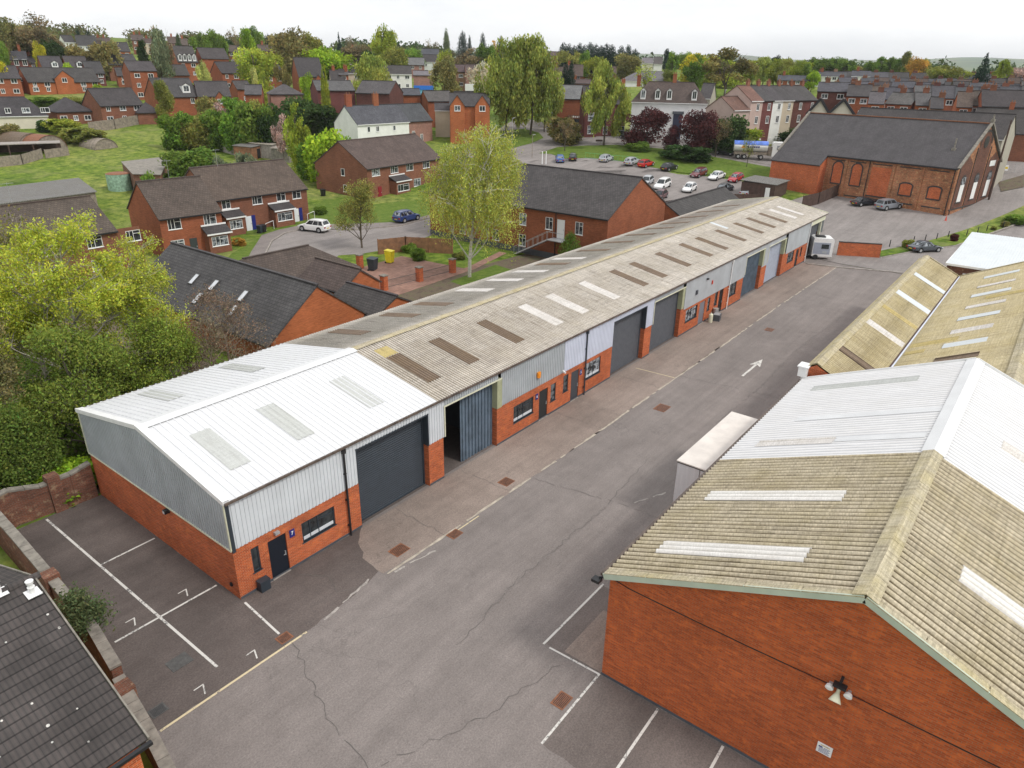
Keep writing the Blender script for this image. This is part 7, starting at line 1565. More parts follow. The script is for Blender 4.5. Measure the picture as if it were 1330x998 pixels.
for p_, h_, w_, c_, l in (((1178, 323), 1.5, 1.9, 'olive', 'round green shrub behind the grey saloon'), ((1238, 314), 1.2, 1.4, 'purple', 'dark red clipped shrub on the verge'), ((1322, 291), 1.6, 5.0, 'green', 'leafy hedge at the right end of the verge'), ((1304, 296), 1.1, 1.4, 'brownolive', 'brown shrub left of the verge hedge'), ((1290, 300), .8, 1.0, 'olive', 'small olive shrub on the verge')):
    q = T(*p_); tree(l, 0, 0, 0, 0, 'bush', c_, P=(q.x, q.y, q.z), h=h_, w_=w_, name='bush', cat='bush')
# ---------------------------------------------------------------- walls and fences
def wall_run(label, pts, h, th=.34, mt='brick_old', cop='stone', name='brick_wall', cat='wall', piers=0, zoff=-.3, heights=None):
    p0 = Vector((pts[0][0], pts[0][1], hT(*pts[0][:2]))); r = empty(name, label, cat, tuple(p0)); mb = MB(); cp_ = MB(); dist = 0
    for i, (a, b_) in enumerate(zip(pts, pts[1:])):
        za, zb_ = hT(*a[:2])-p0.z, hT(*b_[:2])-p0.z; A = Vector((a[0]-p0.x, a[1]-p0.y, za)); B = Vector((b_[0]-p0.x, b_[1]-p0.y, zb_)); d = (B-A); d.z = 0; ln = d.length; d.normalize(); n = Vector((-d.y, d.x, 0))*th/2
        ha, hb = (h, h) if heights is None else (heights[i], heights[i+1])
        q = [(A-n, 0), (B-n, 0), (B-n, 1), (A-n, 1)]
        def up(P_, hh2): return (P_.x, P_.y, P_.z+hh2)
        mb.poly([up(A-n, zoff), up(B-n, zoff), up(B-n, hb), up(A-n, ha)]); mb.poly([up(B+n, zoff), up(A+n, zoff), up(A+n, ha), up(B+n, hb)]); mb.poly([up(A+n, zoff), up(A-n, zoff), up(A-n, ha), up(A+n, ha)]); mb.poly([up(B-n, zoff), up(B+n, zoff), up(B+n, hb), up(B-n, hb)])
        m_ = n*1.2; steps = max(1, int(ln/.45))
        for k in range(steps):
            f0, f1 = k/steps, (k+.97)/steps; jig = random.uniform(-.012, .012)
            a0 = A.lerp(B, f0); a1 = A.lerp(B, f1); h0 = ha+(hb-ha)*f0+jig; h1 = ha+(hb-ha)*f1+jig
            cp_.slab([up(a0-m_, h0+.1), up(a1-m_, h1+.1), up(a1+m_, h1+.1), up(a0+m_, h0+.1)], .1)
    mb.build('wall', [M[mt]], r); cp_.build('coping', [M[cop]], r)
    if piers:
        mb = MB()
        for (x, y) in piers: zz = hT(x, y)-p0.z; mb.box(x-p0.x-.3, y-p0.y-.3, zz-.3, x-p0.x+.3, y-p0.y+.3, zz+h+.22)
        mb.build('piers', [M[mt]], r)
    return r
wall_run('old brick boundary wall with a stone coping behind the end bays', [(-.15, 13.55), (-1.2, 13.6), (-2.6, 13.75), (-3.9, 13.9), (-5.0, 13.6)], 1.9, heights=[2.0, 1.75, 1.65, 2.0, 2.0], piers=[(-2.0, 13.65)])
wall_run('long brick boundary wall stepping down along the left of the bays', [(-5.0, 13.3), (-5.15, 9.2), (-5.3, 4.6), (-5.5, 1.0), (-5.85, -1.6)], 1.85, heights=[2.0, 2.0, 1.75, 1.75, 1.7], piers=[(-5.3, 5.4), (-5.45, 2.9)])
wall_run('lower run of the brick boundary wall beside the tiled house', [(-5.95, -1.9), (-6.4, -5.0), (-7.1, -9.0), (-8.2, -14)], 1.5, heights=[1.5, 1.5, 1.4, 1.3], piers=[(-6.1, -2.6)])
wall_run('red brick garden wall beside the caravan', [(86.6, -2.3), (87.8, -4.6), (88.9, -7.0)], 1.75, mt='brick_orange', cop='brick_blue', th=.25)
wall_run('low white painted wall in the garden at the left edge', [(-7.0, 12.5), (-7.1, 7.5)], 1.1, mt='render' if False else 'brick_old', cop='concrete', th=.2)
bpiers = [(36.9, 30.6), (41.8, 30.2), (46.9, 29.9), (41.2, 39.4), (37.6, 36.4)]
for i, (x, y) in enumerate(bpiers):
    r = empty('gate_pier', ['brick pier at the near corner of the pink courtyard', 'middle brick pier along the pink courtyard path', 'brick pier at the far end of the courtyard path', 'brick pier behind the grey bin', 'brick pier nearest the garage gable'][i], 'pier', (x, y, .02), 0, 'brick piers of the courtyard')
    k = MB(); k.box(-.3, -.3, -.1, .3, .3, 1.55); k.build('shaft', [M['brick_orange']], r); k = MB(); k.box(-.36, -.36, 1.55, .36, .36, 1.66); k.build('cap', [M['stone']], r)
def rail(label, pts, h=1.0, dz=.25, mt='iron', st=.14, name='railing', sag=.0):
    r = empty(name, label, 'railing', (pts[0][0], pts[0][1], hT(*pts[0]))); mb = MB(); mb2 = MB()
    for a, b_ in zip(pts, pts[1:]):
        A = Vector((a[0]-pts[0][0], a[1]-pts[0][1], hT(*a)-hT(*pts[0]))); B = Vector((b_[0]-pts[0][0], b_[1]-pts[0][1], hT(*b_)-hT(*pts[0]))); n = max(1, int((B-A).length/st))
        mb2.bar(A+Vector((0, 0, h)), B+Vector((0, 0, h)), .04, .04); mb2.bar(A+Vector((0, 0, dz)), B+Vector((0, 0, dz)), .04, .04)
        for k in range(n+1): q = A.lerp(B, k/n); mb.bar(q+Vector((0, 0, dz)), q+Vector((0, 0, h+.04)), .018, .018)
    mb2.build('rail', [M[mt]], r); mb.build('bars', [M[mt]], r); return r
rail('dark railing between the first two courtyard piers', [(37.3, 30.6), (41.4, 30.25)]); rail('dark railing between the last two courtyard piers', [(42.2, 30.2), (46.5, 29.95)])
def board_fence(label, pts, h=1.8, mt='timber', bw=.14, gapp=.012, name='timber_fence', th=.03):
    r = empty(name, label, 'fence', (pts[0][0], pts[0][1], hT(*pts[0]))); mb = MB(); ps = MB()
    for a, b_ in zip(pts, pts[1:]):
        A = Vector((a[0]-pts[0][0], a[1]-pts[0][1], hT(*a)-hT(*pts[0]))); B = Vector((b_[0]-pts[0][0], b_[1]-pts[0][1], hT(*b_)-hT(*pts[0]))); n = max(1, int((B-A).length/bw))
        for k in range(n):
            q = A.lerp(B, (k+.5)/n); hh2 = h+random.uniform(-.02, .02); d = (B-A).normalized()
            mb.bar(q-Vector((0, 0, .1)), q+Vector((0, 0, hh2)), bw-gapp, th, up=Vector((-d.y, d.x, 0)))
        m_ = max(1, int((B-A).length/2.4))
        for k in range(m_+1): q = A.lerp(B, k/m_); ps.box(q.x-.06, q.y-.06, q.z-.2, q.x+.06, q.y+.06, q.z+h+.08)
    mb.build('boards', [M[mt]], r); ps.build('posts', [M[mt]], r); return r
board_fence('orange brown timber fence behind the yellow bin', [(47.2, 42.8), (50.6, 41.4), (53.6, 36.0)], 1.9)
fp = [T(1041, 271), T(1062, 266), T(1098, 250)]; board_fence('dark brown timber fence beside the brick hall yard', [(p.x, p.y) for p in fp], 2.1, 'timber_dark')
fp = [T(860, 272), T(925, 262), T(985, 262)]; board_fence('dark low timber fence behind the car park', [(p.x, p.y) for p in fp], 1.3, 'timber_dark')
fp = [T(117, 172), T(150, 168), T(190, 160), T(218, 152)]; board_fence('long grey timber fence between the field and the hillside houses', [(p.x, p.y) for p in fp], 2.2, 'timber_grey', bw=.3)
fp = [T(-6, 218), T(30, 214), T(56, 206)]; board_fence('weathered grey fence beside the low open shed', [(p.x, p.y) for p in fp], 1.8, 'timber_grey', bw=.3)
fp = [T(60, 206), T(90, 202)]; board_fence('leaning grey boards before the rusty arched shed', [(p.x, p.y) for p in fp], 1.6, 'timber_grey', bw=.3)
fp = [T(260, 189), T(285, 196), T(308, 203), T(318, 204)]; board_fence('pale grey garden fence at the right of the meadow', [(p.x, p.y) for p in fp], 1.7, 'concrete', bw=.5)
fp = [T(256, 186), T(318, 180)]; r = empty('hedge', 'clipped bright green hedge behind the pale garden fence', 'hedge', tuple(fp[0])); rng = np.random.default_rng(5)
A = fp[0]; B = fp[1]; n_ = 5200; t_ = rng.random(n_); P_ = np.array([A.lerp(B, float(x)) - A for x in t_])+np.stack([rng.uniform(-.7, .7, n_), rng.uniform(-.7, .7, n_), rng.random(n_)**.5*2.2], 1)
o = inst('foliage', leaf_mesh('foliage', P_, .28, rng, np.full((n_, 3), 1.0)*rng.uniform(.7, 1.3, (n_, 1))), r, color=(.14, .26, .03))
# garden sheds and small stores
for i, (x, y, w_, d_, h_, mt, lab) in enumerate(((326, 205, 5.5, 4, 2.4, 'timber', 'orange timber garden shed with a dark opening'), (350, 202, 6, 5, 2.5, 'concrete', 'concrete garage with a flat grey roof left of the green tree'), (372, 208, 4.5, 4, 2.3, 'stone', 'small stone store at the end of the gardens'), (313, 186, 3, 3, 2.2, 'roof_white', 'pale little greenhouse by the orange shed'))):
    p = T(x, y); r = empty('garden_shed', lab, 'shed', tuple(p), R(25)); k = MB(); k.box(-w_/2, -d_/2, -.4, w_/2, d_/2, h_); k.build('wall', [M[mt]], r); k = MB(); k.slab([(-w_/2-.2, -d_/2-.2, h_+.02), (w_/2+.2, -d_/2-.2, h_+.12), (w_/2+.2, d_/2+.2, h_+.35), (-w_/2-.2, d_/2+.2, h_+.25)], .08); k.build('roof', [M['asbestos'] if i else M['sheet_grey']], r)
    k = MB(); k.box(-.7, -d_/2-.03, 0, .5, -d_/2-.01, 1.9); k.build('doorway', [M['black']], r)
# ---------------------------------------------------------------- tiled house, bottom left
hb_ = empty('tiled_house', 'house with a lichen spotted brown tiled roof at the bottom left corner', 'house', (-7.35, -1.5, 0))
mb = MB(); ez, rz_ = 4.3, 6.75; yE = -6.2; sl_ = (rz_-ez)/6.2
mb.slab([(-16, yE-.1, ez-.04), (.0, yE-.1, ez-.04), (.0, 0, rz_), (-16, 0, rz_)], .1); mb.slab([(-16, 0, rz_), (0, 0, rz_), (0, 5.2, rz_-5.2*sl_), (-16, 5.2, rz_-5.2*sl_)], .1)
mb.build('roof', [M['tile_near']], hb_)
mb = MB(); x = -16
while x < 0: mb.tube((x, 0, rz_-.02), (x+.44, 0, rz_-.01), .13, .12, 8); x += .45
mb.build('ridge_tiles', [M['tile_near']], hb_)
mb = MB(); mb.bar((.04, yE-.1, ez-.06), (.04, 0, rz_-.06), .05, .2); mb.bar((.04, 0, rz_-.06), (.04, 5.2, rz_-5.2*sl_-.06), .05, .2); mb.build('bargeboard', [M['stone']], hb_)
mb = MB(); mb.bar((-16, yE-.22, ez-.12), (.06, yE-.22, ez-.12), .13, .11); mb.build('gutter', [M['black']], hb_)
mb = MB(); mb.poly([(-.2, yE+.15, 0), (-.2, 5, 0), (-.2, 5, rz_-5*sl_-.12), (-.2, 0, rz_-.14), (-.2, yE+.15, ez)]); wall_panel(mb, (-16, yE+.15, 0), (1, 0, 0), 15.8, ez, [(14.0, 15.2, 2.6, 3.8), (11, 12.3, 2.6, 3.8)]); mb.build('wall', [M['brick_orange']], hb_)
put_window(hb_, -2.0, yE+.23, 2.6, 1.2, 1.2, 0, 'pvc'); put_window(hb_, -5, yE+.23, 2.6, 1.3, 1.2, 0, 'pvc')
for x, y, h_ in ((-.95, -.05, .75), (-.25, -.55, .42)):
    mb = MB(); zz = rz_-abs(y)*sl_; mb.tube((x, y, zz-.1), (x, y, zz+h_), .075, .075, 12); mb.tube((x, y, zz+h_*.62), (x, y, zz+h_*.72), .11, .11, 12); mb.tube((x, y, zz+h_), (x, y, zz+h_+.1), .10, .12, 12); mb.slab([(x-.2, y-.2, zz+.03), (x+.2, y-.2, zz+.03), (x+.2, y+.2, zz+.09), (x-.2, y+.2, zz+.09)], .02); mb.build('flue', [M['white']], hb_)
r = empty('outhouse', 'small outhouse with a pale tiled roof behind the spotted roof', 'outhouse', (-9.6, 4.2, 0)); k = MB(); k.slab([(-3.2, -1.5, 2.5), (1.8, -1.5, 2.5), (1.8, 1.6, 3.3), (-3.2, 1.6, 3.3)], .1); k.build('roof', [M['asbestos']], r); k = MB(); k.box(-3.1, -1.4, 0, 1.7, 1.5, 2.4); k.build('wall', [M['white']], r)
board_fence('dark red garden fence at the left edge', [(-11, 11.5), (-6.3, 11.2)], 1.7, 'rust')

# ---------------------------------------------------------------- vehicles
CB = {}
def car_parts(kind):
    if kind in CB: return CB[kind]
    Lc_, Wd, Hh = {'hatch': (4.1, 1.76, 1.48), 'saloon': (4.65, 1.80, 1.42), 'suv': (4.65, 1.88, 1.70), 'small': (3.7, 1.66, 1.48), 'estate': (4.6, 1.78, 1.50)}[kind]
    hl_ = Lc_/2; belt = Hh*.60; x_ = lambda f: -hl_+Lc_*f     # x: rear to front
    # stations: (f, bottom, shoulder z, half width)
    st = [(0.0, .42, belt*.86, .80), (.03, .27, belt*.97, .94), (.12, .22, belt*1.0, 1.0), (.35, .20, belt*1.0, 1.0), (.62, .20, belt*.985, 1.0), (.74, .20, belt*.95, .99), (.88, .22, belt*.86, .96), (.97, .27, belt*.74, .86), (1.0, .38, belt*.62, .74)]
    if kind in ('hatch', 'suv', 'small', 'estate'): st[0] = (0.0, .40, belt*.95, .84)
    rows_ = []
    for f, zb_, zt, hw in st:
        w2 = Wd/2*hw; rows_.append([(x_(f), -w2*.72, zb_), (x_(f), -w2*.96, zb_+.1), (x_(f), -w2, zb_+(zt-zb_)*.5), (x_(f), -w2*.95, zt-.05), (x_(f), -w2*.78, zt+.01), (x_(f), 0, zt+.035), (x_(f), w2*.78, zt+.01), (x_(f), w2*.95, zt-.05), (x_(f), w2, zb_+(zt-zb_)*.5), (x_(f), w2*.96, zb_+.1), (x_(f), w2*.72, zb_)])
    mb = MB()
    for a, b_ in zip(rows_, rows_[1:]):
        for i in range(10): mb.poly([a[i], b_[i], b_[i+1], a[i+1]])
        mb.poly([a[10], b_[10], b_[0], a[0]])
    mb.poly(rows_[0]); mb.poly(rows_[-1][::-1])
    # cabin
    rb, fb = {'hatch': (.03, .74), 'small': (.03, .78), 'suv': (.02, .74), 'estate': (.02, .72), 'saloon': (.13, .72)}[kind]; rtp, ft = {'hatch': (.16, .54), 'small': (.14, .58), 'suv': (.10, .56), 'estate': (.10, .54), 'saloon': (.30, .54)}[kind]
    wb, wt = Wd/2*.90, Wd/2*.68; z0, z1 = belt*.97, Hh-.03
    Bq = [(x_(rb), -wb, z0), (x_(fb), -wb*.93, z0), (x_(fb), wb*.93, z0), (x_(rb), wb, z0)]; Tq = [(x_(rtp), -wt, z1), (x_(ft), -wt, z1), (x_(ft), wt, z1), (x_(rtp), wt, z1)]
    for i in range(4): mb.poly([Bq[i], Bq[(i+1) % 4], Tq[(i+1) % 4], Tq[i]])
    n = 4
    R_ = [[Vector(Tq[0]).lerp(Vector(Tq[1]), i/n)+(Vector(Tq[3])-Vector(Tq[0]))*j/n+Vector((0, 0, .045*(1-(2*i/n-1)**2)*1+.03*(1-(2*j/n-1)**2))) for j in range(n+1)] for i in range(n+1)]
    for i in range(n):
        for j in range(n): mb.poly([R_[i][j], R_[i+1][j], R_[i+1][j+1], R_[i][j+1]])
    for s in (-1, 1): mb.box(x_(fb-.06), s*(wb*.98), belt*1.0, x_(fb-.02), s*(wb+.17), belt*1.0+.13)
    me = mb.mesh('body', [M['car']], smooth=False)
    bm = bmesh.new(); bm.from_mesh(me); bmesh.ops.remove_doubles(bm, verts=bm.verts, dist=.002); bmesh.ops.recalc_face_normals(bm, faces=bm.faces)
    for f in bm.faces: f.smooth = True
    for e in bm.edges:
        if len(e.link_faces) == 2 and e.calc_face_angle(0) > .65: e.smooth = False
    bm.to_mesh(me); bm.free()
    # glass panes
    gl = MB()
    def pane(q, a0, a1, b0, b1, off=.012):
        q = [Vector(p) for p in q]; P_ = lambda u, v: (q[0]*(1-u)+q[1]*u)*(1-v)+(q[3]*(1-u)+q[2]*u)*v
        nn = (q[1]-q[0]).cross(q[3]-q[0]).normalized(); c = (q[0]+q[1]+q[2]+q[3])/4
        if nn.dot(c-Vector((0, 0, belt))) < 0: nn = -nn
        gl.poly([P_(a0, b0)+nn*off, P_(a1, b0)+nn*off, P_(a1, b1)+nn*off, P_(a0, b1)+nn*off])
    side = lambda s: [(x_(rb), s*wb, z0), (x_(fb), s*wb*.93, z0), (x_(ft), s*wt, z1), (x_(rtp), s*wt, z1)]
    for s in (-1, 1):
        for a0, a1 in ((.05, .27), (.30, .58), (.61, .93)): pane(side(s), a0, a1, .10, .88)
    pane([Bq[1], Bq[2], Tq[2], Tq[1]], .05, .95, .06, .93); pane([Bq[3], Bq[0], Tq[0], Tq[3]], .08, .92, .22, .90)
    gm = gl.mesh('windows', [M['glass']])
    wr_ = .33 if kind != 'suv' else .37; ty = MB(); ty.tube((0, -.11, 0), (0, .11, 0), wr_, wr_, 18); rim = MB(); rim.tube((0, -.118, 0), (0, .118, 0), wr_*.62, wr_*.62, 12)
    ar = MB(); ar.tube((0, -.06, 0), (0, .06, 0), wr_+.06, wr_+.06, 18)
    hd = MB(); hd.box(-.12, -.17, -.06, .03, .17, .06); tl = MB(); tl.box(-.03, -.14, -.09, .06, .14, .09); pl_ = MB(); pl_.box(-.012, -.26, -.055, .012, .26, .055)
    CB[kind] = (Lc_, Wd, belt, me, gm, ty.mesh('tyre', [M['tyre']]), rim.mesh('rim', [M['steel']]), ar.mesh('wheel_arch', [M['black']]), wr_, hd.mesh('headlight', [M['lamp_clear']]), tl.mesh('tail_light', [M['lamp_red']]), pl_.mesh('rear_plate', [M['plate_y']]), pl_.mesh('front_plate', [M['white']]))
    return CB[kind]
def car(label, P, heading, kind, col, group=None):
    Lc_, Wd, belt, me, gm, ty, rim, ar, wr_, hd, tl, pr, pf = car_parts(kind)
    r = empty('car', label, 'car', tuple(P), heading, group)
    b_ = inst('body', me, r, color=col); inst('windows', gm, r)
    for fx in (-.30, .31):
        for s in (-1, 1):
            w_ = inst('wheel', ty, r, (Lc_*fx, s*(Wd/2-.105), wr_)); inst('rim', rim, w_); a_ = inst('wheel_arch', ar, r, (Lc_*fx, s*(Wd/2-.055), wr_+.02))
    for s in (-1, 1):
        inst('headlight', hd, r, (Lc_/2*.955, s*Wd*.33, belt*.66)); inst('tail_light', tl, r, (-Lc_/2-.005, s*Wd*.36, belt*.78))
    inst('rear_plate', pr, r, (-Lc_/2-.02, 0, belt*.62)); inst('front_plate', pf, r, (Lc_/2+.01, 0, .42))
    # settle on the slope
    h = Vector((math.cos(heading), math.sin(heading))); zf = hT(P[0]+h.x, P[1]+h.y); zr = hT(P[0]-h.x, P[1]-h.y); r.rotation_euler = (0, -math.atan2(zf-zr, 2), heading); return r
def pcar(label, x, y, dx, dy, kind, col, group='cars in the car park', dz=.09):
    p = T(x, y); q = T(x+dx, y+dy); h = math.atan2(q.y-p.y, q.x-p.x); return car(label, (p.x, p.y, p.z+dz), h, kind, col, group)
W1 = (.78, .78, .77); SV = (.42, .44, .46); BK = (.015, .016, .02); RDc = (.48, .012, .012); DRc = (.13, .012, .018)
# car park: x, y is the middle of the footprint; dx, dy points to the bonnet
pcar('bright blue hatchback first in the top row of the car park', 727, 210.5, -1, -4, 'hatch', (.05, .13, .38)); pcar('black small hatchback beside the bright blue one', 744, 208.5, 1, -4, 'small', BK)
pcar('silver hatchback alone near the green fence', 787.5, 210, 8, -3.2, 'hatch', SV); pcar('silver estate beside the red hatchback', 821, 214, 8, -3.2, 'estate', SV); pcar('bright red hatchback right of the silver estate', 839, 217, 9, -2.6, 'hatch', RDc); pcar('black hatchback right of the bright red one', 869, 221.5, 9, -2.4, 'hatch', BK)
pcar('dark red estate in the right half of the car park', 907, 229.5, -9, 3.4, 'estate', DRc); pcar('white saloon between the two red cars', 930.5, 233, -9, 3.4, 'saloon', W1); pcar('red hatchback at the right end of the row', 955, 236, -8, 3.4, 'hatch', (.40, .01, .02))
pcar('silver hatchback partly hidden by the community building roof', 840, 240, -7, 4.5, 'hatch', SV); pcar('large white off roader in the middle of the car park', 860, 245, -8, 4, 'suv', W1); pcar('white hatchback in the near row of the car park', 895, 249, -7, 4.2, 'hatch', W1); pcar('black hatchback with a yellow plate near the shed', 942, 249, 8, -3, 'hatch', BK); pcar('silver hatchback half behind the dark fence', 972, 254, 8, -3, 'hatch', (.5, .53, .56)); pcar('dark red car peeping over the outbuilding roof', 857, 259, -7, 4, 'hatch', (.08, .015, .02))
rg_ = 'cars on the roads'
pcar('white hatchback driving past the showroom', 753.5, 171.5, 9, .9, 'hatch', W1, rg_); pcar('black car waiting beside the purple plum', 814, 181, 9, 1.6, 'hatch', BK, rg_); pcar('white saloon parked outside the showroom', 744, 151.5, -9, 1.6, 'saloon', W1, rg_); pcar('dark blue car beyond the showroom hedge', 714, 152, 9, 0, 'hatch', (.02, .04, .10), rg_); pcar('white car behind the big willow', 697, 148, 9, 1, 'saloon', W1, rg_)
pcar('white saloon parked by the roadside terrace, right', 1012, 160.5, 9, 0.5, 'saloon', W1, rg_); pcar('white hatchback parked by the pink end house', 991, 164, 9, .4, 'hatch', W1, rg_); pcar('black car half hidden left of the tanker', 941, 201.5, 9, 1.2, 'saloon', BK, rg_)
pcar('white off roader with dark windows in the cul de sac', 408.5, 300.5, -10, -1.2, 'suv', W1, rg_, .04); pcar('dark blue car by the front lawns in the cul de sac', 528.5, 287.5, 9, -2.2, 'suv', (.02, .045, .16), rg_, .04)
pcar('dark grey saloon with a yellow plate leaving the estate', 1200, 327, 8, -.4, 'saloon', (.055, .065, .08), rg_, .05)
pcar('black saloon parked against the ornate brick hall, left', 1122, 267, 9, -1.0, 'saloon', (.02, .022, .028), rg_, .07); pcar('silver grey off roader parked against the ornate brick hall, right', 1153.5, 272, 9, -1.3, 'suv', (.22, .24, .27), rg_, .07)
# white box trailer beside the warehouse
r = empty('box_lorry', 'white box bodied lorry squeezed between the yard and the brick warehouse', 'lorry', (18.0, -13.35, 0))
k = MB(); k.box(0, -1.22, 1.05, 7.2, 1.22, 3.5); k.build('box_body', [M['roof_white2']], r); k = MB(); k.slab([(-.06, -1.27, 3.56), (7.26, -1.27, 3.56), (7.26, 1.27, 3.56), (-.06, 1.27, 3.56)], .06); k.build('roof_skin', [plain('dusty_white_skin', (.66, .61, .56), .6, var=.12, nscale=1.2)], r)
k = MB(); k.box(-.03, -1.24, 3.42, -.001, 1.24, 3.49); k.box(-.02, -.015, 1.05, -.001, .015, 3.42); k.build('door_frame', [M['iron']], r)
k = MB(); k.box(7.3, -1.1, .6, 9.0, 1.1, 2.7); k.build('cab', [M['white']], r); k = MB(); k.box(9.001, -1.0, 1.7, 9.03, 1.0, 2.5); k.build('windscreen', [M['glass']], r); k = MB(); k.box(.1, -.5, .75, 8.8, .5, 1.04); k.build('chassis', [M['iron']], r)
for x in (1.4, 2.5, 8.1):
    for s in (-1, 1): k = MB(); k.tube((x, s*.95, .48), (x, s*1.2, .48), .48, .48, 16); k.build('wheel', [M['tyre']], r)
# caravan
A = T(1052.7, 337); B = T(1079, 338.5); rzc, wc_ = frame(A, B); r = empty('caravan', 'white and grey caravan parked by the far end of the units', 'caravan', (A.x, A.y, 0), rzc)
def rbox(mb, x0, y0, z0, x1, y1, z1, c=.25):
    o = [(x0, z0+.0), (x1, z0+.0), (x1, z1-c), (x1-c*.3, z1-c*.3), (x1-c, z1), (x0+c, z1), (x0+c*.3, z1-c*.3), (x0, z1-c)]
    k_ = len(o); mb.poly([(x, y0, z) for x, z in o]); mb.poly([(x, y1, z) for x, z in o][::-1])
    for i in range(k_): a, b_ = o[i], o[(i+1) % k_]; mb.poly([(a[0], y0, a[1]), (a[0], y1, a[1]), (b_[0], y1, b_[1]), (b_[0], y0, b_[1])])
k = MB(); rbox(k, 0, 0, .45, wc_, 2.25, 2.75); k.box(.15, .1, .3, wc_-.2, 2.1, .45); k.build('body', [M['white']], r)
k = MB(); k.box(.08, -.02, .75, wc_-.35, -.004, 2.2); k.build('side_panel', [M['shutter_pale']], r); k = MB(); k.box(wc_*.42, -.05, 1.45, wc_*.78, -.021, 2.0); k.build('window', [M['glass']], r); k = MB(); k.box(wc_*.5, -.04, .85, wc_*.72, -.021, 1.15); k.build('hatch', [M['clad_grey']], r)
k = MB(); k.box(wc_+.005, .5, 1.3, wc_+.03, 1.7, 2.0); k.build('window', [M['glass']], r); k = MB(); k.box(wc_*.15, .5, 2.76, wc_*.6, 1.5, 2.9); k.build('roof_vent', [M['black']], r); k = MB(); k.tube((wc_*.2, -.05, .33), (wc_*.2, .18, .33), .33, .33, 16); k.build('wheel', [M['tyre']], r)
# tanker lorry
A = T(950, 206); B = T(1017, 210); rzt, lt = frame(A, B); kx = lt/11.2; r = empty('tanker_lorry', 'white and blue tanker lorry with a white cab on the main road', 'lorry', (A.x, A.y, A.z+.1), rzt)
k = MB(); n = 14; zc = 2.55
sec = [(1.2*math.cos(2*PI*i/n), zc+1.1*math.sin(2*PI*i/n)) for i in range(n)]
for x0, x1, mt, nm, a0, a1 in ((0.2, 7.4*kx, 'white', 'tank', 0, n),):
    for i in range(n): a, b_ = sec[i], sec[(i+1) % n]; k.poly([(x0, a[0], a[1]), (x1, a[0], a[1]), (x1, b_[0], b_[1]), (x0, b_[0], b_[1])])
    k.poly([(x0, y, z) for y, z in sec]); k.poly([(x1, y, z) for y, z in sec][::-1])
k.build('tank', [M['white']], r, smooth=False)
k = MB(); sec2 = [(1.24*math.cos(t), zc+1.14*math.sin(t)) for t in np.linspace(.35, PI-.35, 8)]
for a, b_ in zip(sec2, sec2[1:]): k.slab([(.15, a[0], a[1]), (7.45*kx, a[0], a[1]), (7.45*kx, b_[0], b_[1]), (.15, b_[0], b_[1])], .03)
k.build('tank_top', [plain('tanker_blue', (.10, .2, .62), .4, var=.4, nscale=.9)], r)
k = MB(); k.poly([(1.6, -1.215, 2.3), (2.6, -1.215, 2.3), (2.3, -1.215, 2.75), (1.9, -1.215, 2.75)]); k.build('emblem', [M['orange']], r); k = MB()
for i in range(6): k.box(3.0+i*.42, -1.225, 2.35, 3.28+i*.42, -1.212, 2.75)
k.build('lettering', [M['sign_blue']], r)
k = MB(); k.box(.3, -.9, .9, 7.4*kx, .9, 1.5); k.box(7.5*kx, -.8, .8, 8.4*kx, .8, 2.6); k.build('chassis', [M['timber_grey']], r)
k = MB(); rbox(k, 8.4*kx, -1.2, .7, 10.9*kx, 1.2, 3.6, .35); k.build('cab', [M['white']], r); k = MB(); k.box(9.3*kx, -1.23, 2.1, 10.2*kx, -1.201, 2.95); k.box(10.9*kx+.005, -1.05, 2.0, 10.9*kx+.03, 1.05, 3.0); k.build('cab_window', [M['glass']], r)
for x in (1.3, 2.6, 6.2, 9.6):
    for s in (-1, 1): w_ = MB(); w_.tube((x*kx, s*.92, .5), (x*kx, s*1.22, .5), .5, .5, 16); wo = w_.build('wheel', [M['tyre']], r); w_ = MB(); w_.tube((x*kx, s*1.221, .5), (x*kx, s*1.24, .5), .27, .27, 12); w_.build('rim', [M['steel']], wo)
# white van far away
P0 = at(604, 118, 246); r = empty('box_van', 'distant white box van above the two gabled house', 'van', (P0.x, P0.y, at(604, 119, 246).z-.3), frame(at(604, 119, 246), at(625, 119, 246))[0])
k = MB(); k.box(0, 0, .5, 4.2, 2.2, 2.5); k.build('body', [M['white']], r); k = MB(); rbox(k, 4.25, 0, .5, 5.7, 2.1, 2.1, .3); k.build('cab', [M['white']], r); k = MB(); k.box(5.0, -.02, 1.2, 5.6, -.003, 1.8); k.build('cab_window', [M['glass']], r); k = MB(); k.box(.4, .1, .1, 5.4, 2.0, .48); k.build('chassis', [M['black']], r)

